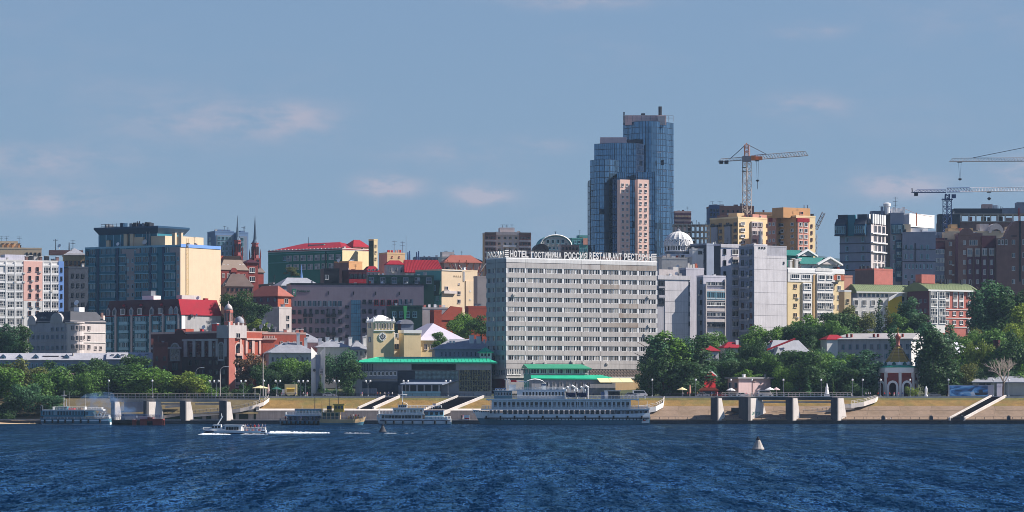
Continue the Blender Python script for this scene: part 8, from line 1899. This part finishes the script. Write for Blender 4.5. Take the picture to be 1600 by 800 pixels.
tree('wide',526,538,614,1258,62,'blue','big dark tree standing just behind the V shaped pylon',None);tree('round',545,560,614,1254,40,'dark','smaller dark tree between the V pylon and the river station',None);tree('conifer',500.5,583,616,1240,16,'dark','small dark spruce at the foot of the V shaped pylon',None)
tree('wide',372,448,520,1400,66,'dark','big dark green tree behind the brick turret',None);tree('round',398,470,524,1395,44,'dark','dark green tree beside the gothic house front',None);tree('round',402,497,522,1380,26,'light','small yellow green tree behind the roof dishes',None)
grove('dark hillside poplar before the white apartment block','poplars before the white apartment block',[('tall',6,504,560,1345,26,'blue'),('tall',20,508,560,1340,24,'blue'),('tall',34,506,560,1342,26,'dark'),('tall',-6,506,560,1344,26,'dark')])
grove('dense tree between the brick gable and the slab hotel','trees between brick gable and slab hotel',[('wide',735,484,530,1360,56,'mid'),('wide',718,492,532,1350,44,'mid'),('round',752,490,532,1345,40,'dark')])
tree('round',687,517,545,1300,26,'mid','small leafy tree before the pale pyramid roof',None)
tree('round',455,416,432,1660,20,'olive','small roof level tree before the green walled block',None)
grove('tall dark tree standing by the slab hotel corner','tall trees at the slab hotel corner',[('tall',1020,523,614,1246,46,'blue'),('tall',1046,515,616,1248,56,'mid'),('wide',1062,520,614,1252,60,'blue'),('tall',1084,522,616,1254,56,'dark'),('round',1036,545,616,1242,48,'dark'),('round',1070,560,616,1242,54,'dark'),('round',1014,556,612,1240,30,'dark')])
grove('leafy tree below the tall grey slabs','trees below the tall grey slabs',[('wide',1118,514,560,1330,48,'mid'),('round',1100,522,566,1328,36,'mid'),('wide',1178,524,600,1290,56,'dark'),('round',1140,545,604,1282,50,'blue'),('wide',1160,552,606,1274,56,'dark'),('round',1128,562,606,1270,44,'dark'),('round',1196,546,606,1272,44,'mid')])
grove('green tree on the slope under the yellow and white house','slope trees under the yellow and white house',[('wide',1200,505,552,1370,60,'mid'),('wide',1235,503,552,1372,58,'dark'),('round',1262,488,552,1368,46,'mid'),('wide',1285,496,552,1366,56,'mid'),('round',1316,486,548,1375,48,'dark'),('wide',1345,484,540,1378,56,'olive'),('round',1330,474,540,1385,40,'olive'),('wide',1310,505,545,1360,44,'mid'),('round',1180,515,556,1365,40,'mid'),('round',1252,506,556,1350,44,'dark')])
grove('narrow dark poplar before the moss roofed houses','narrow poplars before the moss roofed houses',[('poplar',1373,464,545,1400,16,'dark'),('poplar',1386,476,545,1398,14,'olive'),('poplar',1408,470,545,1402,18,'dark'),('tall',1420,462,545,1404,34,'blue'),('tall',1400,488,545,1396,30,'mid'),('tall',1440,490,545,1398,36,'dark')])
tree('poplar',1395,505,600,1262,22,'blue','slim dark poplar rising behind the chapel tent roof',None)
grove('dense dark tree behind the graffiti pier','dark promenade trees behind the concrete pier',[('round',1250,545,614,1252,62,'dark'),('wide',1282,538,614,1258,60,'mid'),('wide',1308,556,614,1250,56,'blue'),('round',1334,550,614,1254,50,'mid'),('tall',1352,545,614,1250,46,'blue'),('wide',1228,566,614,1246,44,'mid'),('round',1262,556,614,1246,50,'dark'),('round',1322,572,615,1244,44,'dark'),('wide',1205,578,612,1258,40,'dark')])
for o in COL.objects:
    if o.get('label')=='dense dark tree behind the graffiti pier':o['label']='dense dark tree on the promenade between the pink pavilion and the chapel'
tree('conifer',1262,582,617,1238,20,'blue','blue green spruce on the promenade before the dense dark trees',None);tree('conifer',1301,590,618,1236,13,'dark','little dark spruce beside the white statue',None)
grove('tall dark column of trees just right of the chapel','tall dark trees beside the chapel',[('tall',1456,500,617,1250,52,'blue'),('tall',1466,512,617,1246,46,'dark'),('tall',1458,524,617,1244,36,'dark'),('round',1480,558,617,1250,40,'dark')])
for o in COL.objects:
    if o.get('group')=='tall dark trees beside the chapel':o['label']='tall dark tree in the clump between the chapel and the mural wall'
tree('bush',1424,600,620,1236,26,'light','yellow green round bush before the chapel arch',None)
grove('low tree behind the blue mural wall','low trees behind the mural wall',[('wide',1505,562,610,1256,50,'olive'),('wide',1530,566,610,1258,46,'dark'),('round',1552,560,606,1262,44,'dark'),('bush',1495,590,618,1246,30,'dark')])
grove('big green tree on the right hand hillside under the brown row','hillside trees under the brown row',[('tall',1545,436,540,1420,52,'blue'),('tall',1562,452,540,1415,46,'dark'),('wide',1538,512,560,1360,50,'mid'),('wide',1585,500,570,1350,56,'light'),('round',1600,448,545,1420,60,'dark'),('wide',1520,516,560,1362,44,'mid'),('wide',1568,530,590,1330,50,'mid'),('round',1598,470,560,1390,50,'light'),('wide',1604,540,600,1320,56,'mid'),('tall',1580,446,540,1418,40,'blue'),('tall',1530,452,540,1412,34,'blue'),('wide',1500,535,575,1350,40,'dark')])
for o in COL.objects:
    if o.get('group')=='hillside trees under the brown row':o['label']='green tree on the wooded hillside below the brown apartment row'
# further trees on the hill, seen in gaps between the houses
grove('dark tree on the slope between the houses above the station roofs','slope trees among the roofs',[('wide',600,500,545,1335,40,'dark'),('wide',660,505,545,1330,40,'mid'),('wide',1090,500,560,1340,40,'dark')])if False else None
# bare tree
t=thing('bare_tree','pale bare tree with forked leafless branches by the shed','tree',(X(1567,1240),1240,9.3));R=random.Random(4);b=MB();H=Z(541,1240)-9.3
def branch(p,d,L,r,lev):
    q=p+d*L;b.tube(p,q,r,5,0,r*.7)
    if lev==0:return
    for k in range(3 if lev>1 else 2):
        a=R.random()*6.28;o=d.orthogonal().normalized();o2=d.cross(o);nd=(d+(o*cos(a)+o2*sin(a))*R.uniform(.35,.7)+Vector((0,0,.22))).normalized();branch(p.lerp(q,R.uniform(.55,1.0)),nd,L*R.uniform(.62,.85),r*.62,lev-1)
tk=MB();tk.tube((0,0,-.4),(.2,0,H*.30),.42,8,0,.32);tk.build('trunk',BARK,t)
for k in range(5):a=6.28*k/5;branch(Vector((.2,0,H*.26+.3*k)),Vector((.55*cos(a),.55*sin(a),.9)).normalized(),H*.2,.22,4)
b.build('branches',BARE,t)
# further trees standing in the second rows, so that the banks read as wooded
def fill(label,group,x0,x1,n,yt0,yt1,Y0,Y1,w,leaves,kinds=('round','wide')):
    for k in range(n):
        px=x0+(x1-x0)*(k+.5)/n+rng.uniform(-.4,.4)*(x1-x0)/n;Y=rng.uniform(Y0,Y1);yb=HZ-(ground(Y)-CH)*F/Y+1
        tree(rng.choice(kinds),px,rng.uniform(yt0,yt1),yb,Y,w*rng.uniform(.8,1.2),rng.choice(leaves),label,group)
fill('dark tree of the second row behind the tall trees at the slab hotel','second row trees by the slab hotel',1008,1105,5,560,585,1256,1264,50,('dark','blue'))
fill('dark tree of the second row behind pavilion and chapel','second row trees between pavilion and chapel',1110,1372,12,556,588,1262,1276,50,('dark','dark','blue','mid'))
fill('low shrub under the promenade trees before the chapel','promenade shrubs before the chapel',1195,1372,14,598,606,1243,1247,26,('dark','mid','blue'),('bush',))
fill('low shrub beneath the tall trees by the parasols','shrubs by the parasols',1000,1110,8,600,607,1240,1245,26,('dark','blue'),('bush',))
fill('hillside tree in the wooded strip below the grey slabs and the yellow house','wooded strip below the grey slabs',1085,1330,12,528,556,1292,1330,48,('mid','dark','dark','blue'))
fill('hillside tree around the long white house','trees around the long white house',1200,1300,5,545,565,1282,1300,46,('mid','dark'))
fill('tree below the long white house wall','trees before the long white house',1300,1380,4,560,575,1284,1296,44,('mid','blue','dark'))
fill('tree on the upper slope before the moss roofed houses','upper slope trees before moss roofed houses',1290,1530,10,500,522,1380,1400,44,('mid','dark','olive','blue'))
fill('tree on the wooded slope at the mural end of the bank','slope trees beyond the mural',1490,1610,7,505,545,1300,1345,54,('mid','dark','light'))
fill('low tree behind shed and mural','low trees behind shed and mural',1470,1610,6,565,582,1262,1275,44,('dark','mid','olive'))
fill('shadowy shrub beneath the riverside row','shrubs beneath the riverside row',-10,330,18,598,610,1236,1252,30,('dark','blue','mid'),('bush',))
fill('dark tree of the back row beside the ornate brick building','back row trees by the ornate brick building',130,300,6,566,586,1258,1268,46,('dark','mid'))
fill('low dark shrub before the stepped roof house','shrubs before the stepped roof house',400,548,9,596,606,1244,1250,26,('dark','blue'),('bush',))
# ------------------------------------------------------------------ every tree gets its own words: colour, kind, landmark, rank by height
FRONT=[(-60,'at the beach end of the bank'),(55,'behind the bow of the teal motor ship'),(100,'behind the cabin of the teal motor ship'),(145,'behind the stern of the teal motor ship'),(185,'above the red barge boxes'),(225,'above the widest buttress of the brick side pier'),(262,'before the brown brick annex'),(300,'before the dark brick facade'),(345,'at the foot of the brick turret'),
         (392,'by the wide cream parasol'),(430,'behind the cream food van'),(468,'by the pale stepped roof house'),(495,'by the V shaped pylon'),(540,'between V pylon and river station'),(690,'above the river station roof'),(960,'by the white wedge terrace'),(1028,'behind the pale parasol'),(1060,'behind the closed pink parasol'),(1085,'by the painted kiosk house'),(1106,'behind the red brown kiosk'),(1135,'behind the pink pavilion'),(1180,'by the lit end of the pink pavilion'),(1212,'beyond the white parasols'),(1240,'by the blue green spruce'),(1275,'by the white statue'),(1306,'above the graffiti pier deck'),(1335,'over the curved pier ramp'),(1362,'beside the chapel'),(1430,'between chapel and mural'),(1478,'above the start of the mural'),(1515,'above the painted boat of the mural'),(1548,'by the bare tree'),(1590,'behind the long pale shed')]
SLOPE=[(-60,'below the white apartment block'),(340,'between cream tower and gothic house'),(560,'by the clock tower'),(640,'by the station pyramid roof'),(705,'between brick gable and slab hotel'),(1060,'under the blank grey end wall'),(1092,'under the grey balcony tower'),(1126,'under the slab with window column'),(1158,'under the shaded slab recess'),(1180,'under the broad blank slab'),(1230,'under the yellow chimney end'),(1256,'under the white bays'),(1290,'under the white pediments'),(1318,'under the brown cube house'),(1350,'before the white moss roofed house'),(1384,'before the yellow swept gable'),(1412,'before the red moss roofed house'),(1470,'under the brick apartment house'),(1512,'under the brown tower block'),(1545,'by the dark red brick tower'),(1580,'under the swept shoulder block')]
CW={'mid':'mid green','dark':'dark green','light':'pale green','blue':'bluish green','olive':'olive green','brown':'reddish brown'}
KW={'broadleaf_tree':'round tree','spreading_tree':'spreading tree','tall_tree':'tall tree','poplar_tree':'poplar','spruce_tree':'spruce','bush':'shrub'}
pool={}
for o in list(COL.objects):
    if o.type!='EMPTY' or not o.get('group')or o.get('category')not in('tree','bush'):continue
    Y=o.location.y;px=800+o.location.x*F/Y;words_=[w for x,w in(FRONT if Y<1281 else SLOPE)if x<=px]
    mat=[c for c in o.children if c.name.startswith('crown')][0].data.materials[0].name[5:]
    base=CW[mat]+' '+KW[o.name.split('.')[0]];pool.setdefault((base,words_[-1]),[]).append((o.location.z+o.scale.z,o))
RANK=['tallest','second tallest','third tallest','fourth tallest','fifth tallest','sixth tallest','seventh tallest']
for(base,w_),L_ in pool.items():
    L_.sort(key=lambda q:-q[0])
    for k,(h,o)in enumerate(L_):o['label']=base+' '+w_ if len(L_)==1 else RANK[min(k,6)]+' '+base+' '+w_
# ------------------------------------------------------------------ people, parasols, lamps, cars on the promenade
def person_mesh(shirt,trousers,hair,pose):
    """one continuous figure grown from a skeleton; clothes by height"""
    bm=bmesh.new();sk=bm.verts.layers.skin.verify()
    def V(x,y,z,r,r2=None):
        v=bm.verts.new((x,y,z));v[sk].radius=(r,r2 or r);return v
    st=.16 if pose=='walk' else.02;ar=.12 if pose=='walk' else.03
    pel=V(0,0,.95,.15,.12);pel[sk].use_root=True;ch=V(0,0,1.28,.17,.12);nk=V(0,0,1.47,.06);hd=V(0,-.02,1.56,.085,.09);tp=V(0,-.01,1.68,.085,.10)
    for a,c in((pel,ch),(ch,nk),(nk,hd),(hd,tp)):bm.edges.new((a,c))
    for s in(-1,1):
        hip=V(.09*s,0,.86,.095);kn=V(.1*s,-st*s*.6,.48,.065);an=V(.1*s,st*s*.8+.02,.09,.045);to=V(.11*s,st*s*.8-.13,.03,.035)
        sh=V(.19*s,0,1.38,.062);el=V(.24*s,ar*s,1.12,.045);wr=V(.25*s,ar*s-.1,.9,.034);ha=V(.25*s,ar*s-.12,.8,.036)
        for a,c in((pel,hip),(hip,kn),(kn,an),(an,to),(ch,sh),(sh,el),(el,wr),(wr,ha)):bm.edges.new((a,c))
    me=bpy.data.meshes.new('person');bm.to_mesh(me);bm.free();o=bpy.data.objects.new('person',me);COL.objects.link(o);o.modifiers.new('s','SKIN');o.modifiers.new('d','SUBSURF').levels=1
    dg=bpy.context.evaluated_depsgraph_get();r=bpy.data.meshes.new_from_object(o.evaluated_get(dg));bpy.data.objects.remove(o)
    r.materials.clear()
    for m in(MATS['skin'],shirt,trousers,hair):r.materials.append(m)
    for p in r.polygons:
        z,x=p.center.z,abs(p.center.x);p.material_index=3 if z>1.66 or(z>1.56 and p.center.y>.03)else 0 if z>1.45 or(x>.2 and z<1.12)else 1 if z>.93 else 2 if z>.08 else 3
        p.use_smooth=True
    return r
HAIR=M('hair',(50,38,30),.7,0)
PM=[person_mesh(M('cloth_'+n,c,.85,.06),M('trouser_'+n,d,.85,.06),HAIR,p)for n,c,d,p in(('white',(220,218,214),(60,66,90),'walk'),('red',(190,50,50),(40,42,52),'stand'),('blue',(70,100,160),(180,170,150),'walk'),('dark',(50,52,60),(44,46,60),'stand'),('pink',(220,130,150),(220,215,210),'walk'),('tan',(190,160,120),(70,70,80),'stand'))]
def people(label,group,spots,Y,py=None,z=None,dress=None):
    for k,px in enumerate(spots):
        y=Y+rng.uniform(-.5,.5);o=put('person',PM[rng.randrange(6)if dress is None else dress[k%len(dress)]],None,(X(px,y),y,(Z(py,y)if z is None else z)),rng.random()*6.28);tag(o,label,'person',group)
people('person strolling before the river station entrance','people before the river station',[590,594,601,607,613,564,566],1228,z=9.42)
people('person walking at the curved ramp head','people at the pier ramp head',[1353,1357,1360],1224,z=9.42,dress=[0])
people('person standing among the parasols near the pink pavilion','people by the pink pavilion',[1074,1090,1098,1112,1121,1128,1166,1172,1184,1067,1078],1229,z=9.42)
people('person near the chapel arches','people by the chapel',[1382,1390,1397,1404,1410,1372],1236,z=9.42)
people('passenger on the open after deck of the water bus','passengers on the water bus',[383,387,392,398,404,410,414],WB.Y,z=WB.z(673),dress=[0,2,3,1,4])
people('person standing on the dark landing stage deck','people on the landing stage',[446,449,454,470,478,486,494,498,503],1204-1204+CH*F/(663.8-HZ)-2.9,z=6*1204/F*.98,dress=[1,0,3,2])
people('person on the deck of the yellow tug','people on the yellow tug',[548,552,556,541,560],CH*F/(664-HZ)-1,z=9*1204/F,dress=[3,0,1,3])
people('person on the quay beside the white and red box','people on the quay',[721,723.5],1205.5,z=1.5)
people('person sitting area stroller by the promenade food van','people by the food van',[440,446,462,474,480],1230,z=9.42)
for o in COL.objects:
    if o.get('group')=='people by the food van':o['label']='person on the promenade beside the cream food van'
# lamp posts
def lamp_proto(double=False,h=7.0):
    t=thing('street_lamp','x','street lamp',(0,0,0));b=MB();b.tube((0,0,0),(0,0,h),.11,6,0,.07);b.lathe([(.25,0),(.25,.4),(.12,.6)],8);b.build('post',MATS['metal_grey'],t)
    for s in((-1,1)if double else(0,)):
        if double:q=MB();q.tube((0,0,h-.6),(s*.8,0,h-.1),.06,4);q.build('arm',MATS['metal_grey'],t)
        q=MB();q.lathe([(.05,0),(.3,.15),(.36,.4),(.26,.66),(.05,.78)],10,s*.8,0);q.build('globe',MATS['white_clean'],t,(0,0,h-.1))if True else None
    return t
L1,L2=lamp_proto(False,5.6),lamp_proto(True,5.2)
def lamps(label,group,spots,pr,Y=1224,ytop=None,base=9.4):
    for px in spots:copy_tree(pr,(X(px,Y),Y,base),0,None,label,group)
lamps('single globe lamp post on the promenade before the chapel','globe lamps before the chapel',[1332,1376,1422,1348],L1)
lamps('single globe lamp post by the mural wall','globe lamps by the mural wall',[1482,1552,1576],L1)
lamps('single globe lamp post between parasols and pink pavilion','globe lamps by the pink pavilion',[1019,1087,1142,1175,1224,1283],L1)
lamps('double globe lamp post on the promenade near the food van','double globe lamps by the food van',[331,338,380,434,470,477],L2)
lamps('double globe lamp post by the river station','double globe lamps by the river station',[526,575,634,700],L2)
lamps('globe lamp on the deck of the concrete pier beside the teal ship','globe lamps on the west pier',[170,238,412],L1,1210,base=9.0)
for pr_ in(L1,L2):
    for c in list(pr_.children):bpy.data.objects.remove(c)
    bpy.data.objects.remove(pr_)
for px,h,lab in((411,72,'tall curved street lamp before the lower brick wing'),(344,46,'tall curved street lamp before the dark brick facade'),(306,44,'tall curved street lamp among the pale green trees')):
    Y=1240;H=h*Y/F;t=thing('street_lamp',lab,'street lamp',(X(px,Y),Y,9.5));b=MB();b.tube((0,0,0),(0,0,H*.86),.14,6)
    for k in range(6):a0,a1=pi/2*k/6,pi/2*(k+1)/6;b.tube((1.8*(1-cos(a0)),0,H*.86+1.6*sin(a0)),(1.8*(1-cos(a1)),0,H*.86+1.6*sin(a1)),.1,5)
    b.build('post',MATS['stone_pale'],t);b=MB();b.box(1.7,3.0,-.2,.2,H*.86+1.5,H*.86+1.72);b.build('lamp_head',MATS['white_clean'],t)
# promenade balustrade lengths
for(xa,xb,lab)in((424,556,'dark promenade railing above the dry grass by the food van'),(760,1000,'promenade railing behind the big passenger ship'),(1040,1125,'low promenade railing before the parasols'),(556,740,'low promenade railing before the river station')):
    b=MB();t=thing('promenade_railing',lab,'railing',(X(xa,1221.5),1221.5,9.5));rails(b,[(0,0,0),(X(xb,1221.5)-X(xa,1221.5),0,0)],1.0,1.6,.05,(1.0,.55,.15));b.build('rail',MATS['metal_dark'],t)
# parasols, kiosks, van
def parasol(px,w,mat,lab,Y=1228,h=3.0,closed=False):
    t=thing('parasol',lab,'parasol',(X(px,Y),Y,9.42));b=MB();b.tube((0,0,0),(0,0,h),.06,6);b.build('pole',MATS['white_paint'],t);r=w*Y/F/2;b=MB()
    b.lathe([(.3,1.0),(.42,1.5),(.2,h),(.05,h+.2)]if closed else[(r,h-.5),(r,h-.32),(r*.5,h+.1),(.06,h+.5)],8);b.build('canopy',MATS[mat],t)
    if not closed:
        b=MB()
        for k in range(4):a=pi/4+pi/2*k;b.tube((r*.9*cos(a),r*.9*sin(a),0),(r*.9*cos(a),r*.9*sin(a),h-.4),.05,4)
        b.build('side_post',MATS['white_paint'],t)if w>20 else None
parasol(407,26,'canvas_cream','wide cream pavilion parasol at the curved ramp head',h=3.4);parasol(419.5,8,'palepink','closed pink parasol beside the wide cream one',closed=True,h=4.2);parasol(432,16,'canvas_green','green parasol next to the cream food van',h=3.0)
parasol(1066,16,'canvas_cream','pale parasol under the tall dark trees',h=2.8);parasol(1142,14,'white_clean','white parasol before the pink pavilion',h=2.6);parasol(1203,16,'white_clean','white parasol by the pavilion end',h=2.8);parasol(1213,12,'palepink','tilted pale parasol near the dark promenade trees',h=2.8);parasol(1078,7,'salmon','closed pink parasol beneath the tall dark trees',closed=True,h=4.0)
t=thing('food_van','cream food van with a yellow hatch on the promenade','van',(X(454,1232),1232,9.42));s_=1232/F;b=MB();b.box(-9*s_,10*s_,-1.1,1.1,.5,4.4);b.build('body',MATS['canvas_cream'],t);b=MB();b.box(-5*s_,6*s_,-1.14,-1.101,1.7,3.0);b.build('hatch',MATS['metal_yellow'],t)
b=MB();b.add([(-6*s_,-1.1,3.2),(7*s_,-1.1,3.2),(7*s_,-2.3,2.8),(-6*s_,-2.3,2.8),(-6*s_,-1.1,3.1),(7*s_,-1.1,3.1),(7*s_,-2.3,2.7),(-6*s_,-2.3,2.7)],[(0,1,2,3),(7,6,5,4),(3,2,6,7)]);b.build('awning',MATS['metal_yellow'],t)
for x in(-1.4,1.4):b=MB();b.lathe([(.4,-.12),(.4,.12)],12);o=b.build('wheel',MATS['rubber'],t,(x,-1.0,.4));o.rotation_euler=(pi/2,0,0)
b=MB();b.box(-13*s_,-9.2*s_,-1,1,.5,2.6);b.build('tow_cab',MATS['white_clean'],t)
t=thing('kiosk','red brown kiosk with a canopy under the tall dark trees','kiosk',(X(1107,1232),1232,9.42));b=MB();b.box(-3,3.2,-1,1.2,0,2.2);b.build('booth',MATS['brick'],t);b=MB();b.prism([(-3.6,2.2),(3.8,2.2),(2.4,3.2),(-2.2,3.2)],'y',-1.8,1.6);b.build('canopy',MATS['orange_brick'],t);b=MB();b.box(-2.2,2.2,-1.05,-1.001,.9,1.9);b.build('counter_window',MATS['glass_dark'],t)
# cars
def car(px,Y,mat,label,van=False,rz=0.0):
    t=thing('parked_car',label,'car',(X(px,Y),Y,9.42),rz,'cars parked on the promenade');L,W,H=(4.4,1.75,1.45)if not van else(5.2,1.95,2.2)
    pr_=[(-L/2,.28),(L/2,.28),(L/2,.72),(L*.46,.86),(L*.24,.92),(L*.10,H),(-L*.28,H),(-L*.42,.95),(-L/2,.88)]if not van else[(-L/2,.3),(L/2,.3),(L/2,.9),(L*.42,1.15),(L*.28,H),(-L/2,H)]
    b=MB();b.prism(pr_,'y',-W/2,W/2);b.build('body',mat,t)
    for s in(-1,1):
        b=MB();y=s*(W/2+.004)
        g=[(L*.20,.93),(L*.09,H-.08),(-L*.26,H-.08),(-L*.37,.95)]if not van else[(L*.36,1.2),(L*.25,H-.15),(-L*.42,H-.15),(-L*.42,1.2)]
        b.prism(g,'y',min(y,y+s*.012),max(y,y+s*.012));b.build('side_window',MATS['glass_dark'],t)
        for x in(-L*.31,L*.31):b=MB();b.lathe([(.31,-.1),(.31,.1)],14);o=b.build('wheel',MATS['rubber'],t,(x,s*(W/2-.06),.31));o.rotation_euler=(pi/2,0,0);q=MB();q.lathe([(.17,-.115),(.17,.115)],8);q.build('rim',MATS['metal_grey'],o)
        b=MB();b.box(L/2-.02,L/2+.02,s*W*.36-.15,s*W*.36+.15,.6,.74);b.build('headlight',MATS['white_clean'],t)
car(1160,1232,MATS['white_clean'],'white estate car parked before the pink pavilion');car(1126,1231,M('car_red',(150,40,44),.3,.05,.5,spec=.5),'dark red car half hidden by the kiosk');car(1099,1230,M('car_silver',(170,172,178),.3,.05,.5,metal=.4),'silver car under the tall trees by the kiosk');car(1196,1231,MATS['white_clean'],'white van at the pavilion end',True);car(1460,1231,M('car_grey',(110,116,124),.3,.05,.5,metal=.3),'grey car parked beyond the chapel');car(514,1232,M('car_silver',(170,172,178)),'silver car near the V pylon foot');car(500,1233,M('car_dark',(40,44,52),.3,.05,.5),'dark car near the V pylon foot');car(1000,1228,MATS['white_clean'],'white car by the wedge terrace',True);car(986,1227,M('car_silver',(170,172,178)),'silver car behind the ship stern')
# white statue on a plinth, white signs
t=thing('statue','white slender statue on a plinth by the little spruce','statue',(X(1292,1230),1230,9.42));b=MB();b.prism([(-1,-1),(1,-1),(1,1),(-1,1)],'z',0,1.0);b.build('plinth',MATS['white_clean'],t);b=MB();b.lathe([(.85,1.0),(.7,1.6),(.5,2.6),(.55,3.2),(.3,3.8),(.2,4.1),(.24,4.4),(.05,4.7)],9);b.build('figure',MATS['white_clean'],t)
t=thing('statue','white round pillar statue beside the dark trees past the chapel','statue',(X(1447,1229),1229,9.42));b=MB();b.lathe([(.6,0),(.6,.5),(.4,.7),(.48,2.0),(.5,2.8),(.3,3.3),(.1,3.7)],10);b.build('figure',MATS['white_clean'],t)
for px,lab in((1447-24,None),):pass
# chain of small bushes along the beach and stones
rub=MB();R=random.Random(9)
for k in range(140):
    px=R.uniform(-40,150);y=1203+R.random()*8;r=R.uniform(.2,.6);x=X(px,y);z=.1+(y-1203)*.22;v=[(x+r*cos(2*pi*i/5)*R.uniform(.7,1.2),y+r*sin(2*pi*i/5),z-.2)for i in range(5)];rub.add(v+[(x,y,z+r*.7)],[(i,(i+1)%5,5)for i in range(5)])
o=rub.build('stones',MATS['sand']);o['kind']='stuff'
rub=MB()
for k in range(26):
    x=X(1380,1204)+R.uniform(-3,3);y=1205+R.random()*2;r=R.uniform(.25,.7);v=[(x+r*cos(2*pi*i/5)*R.uniform(.7,1.2),y+r*sin(2*pi*i/5),1.3)for i in range(5)];rub.add(v+[(x,y,1.5+r)],[(i,(i+1)%5,5)for i in range(5)])
o=rub.build('rubble',MATS['concrete_pale']);o['kind']='stuff'
t=thing('sign_box','white and red box on the quay beside the big ship bow','box',(X(729,1204.5),1204.5,1.4));b=MB();b.box(-1,1,-.6,.6,0,1.6);b.build('box_body',MATS['white_clean'],t);b=MB();b.box(-.7,.9,-.62,-.603,.2,.7);b.build('red_panel',MATS['red_paint'],t)
# two gulls far out over the roofs
# ------------------------------------------------------------------ small things on the flat roofs: vents, masts, hatches
rc=random.Random(21)
for B in BLDS:
    n=min(7,1+int(B.W/6))
    for k in range(n):
        x=rc.uniform(.8,B.W-.8);y=rc.uniform(.8,min(B.D-.8,6));w_=rc.uniform(.4,1.3);h=rc.uniform(.6,1.7);b=MB();b.box(x-w_/2,x+w_/2,y-w_/2,y+w_/2,B.H-.02,B.H+h);b.box(x-w_/2-.12,x+w_/2+.12,y-w_/2-.12,y+w_/2+.12,B.H+h+.01,B.H+h+.14)
        B.mk(b,'vent',MATS[rc.choice(('offwhite','metal_grey','brick','stone_grey','metal_dark','white_clean'))])
    if rc.random()<.6:
        x=rc.uniform(1,B.W-1);y=rc.uniform(1,min(4,B.D-1));h=rc.uniform(2.5,5);b=MB();b.tube((x,y,B.H),(x,y,B.H+h),.07,4)
        for q in(.95,.8,.68):b.tube((x-.7,y+.2,B.H+h*q),(x+.7,y-.2,B.H+h*q),.04,3)
        B.mk(b,'antenna',MATS['metal_dark'])
# ------------------------------------------------------------------ lamps and people in their own words
for o in list(COL.objects):
    g=o.get('group')or ''
    if o.get('category')=='street lamp' and g:
        px=800+o.location.x*F/o.location.y;o['label']=o['label'].split(' on the')[0].split(' by ')[0].split(' before')[0].split(' between')[0]+' '+[w for x,w in FRONT if x<=px][-1]
    if o.get('category')=='person':
        m=o.data.materials;s_,t_=m[1].name.split('_')[1],{'white':'navy','red':'dark','blue':'beige','dark':'dark','pink':'white','tan':'grey'}[m[2].name.split('_')[1]]
        base=o['label'].replace('person in white ','person ').replace('person sitting area stroller','person');o['label']='person in %s top and %s legs%s'%(s_,t_,base[6:])
# ------------------------------------------------------------------ summer haze over river and town
hm_=bpy.data.materials.new('haze_air');hm_.use_nodes=True;N_=hm_.node_tree.nodes;N_.remove(N_['Principled BSDF']);v_=N_.new('ShaderNodeVolumePrincipled')
v_.inputs['Color'].default_value=(.50,.74,1.0,1);v_.inputs['Density'].default_value=HAZE_D;v_.inputs['Anisotropy'].default_value=.0;hm_.node_tree.links.new(v_.outputs[0],N_['Material Output'].inputs['Volume'])
b=MB();b.box(-4100,4100,-3100,7100,-4.5,262);o=b.build('haze',hm_);o['kind']='stuff'
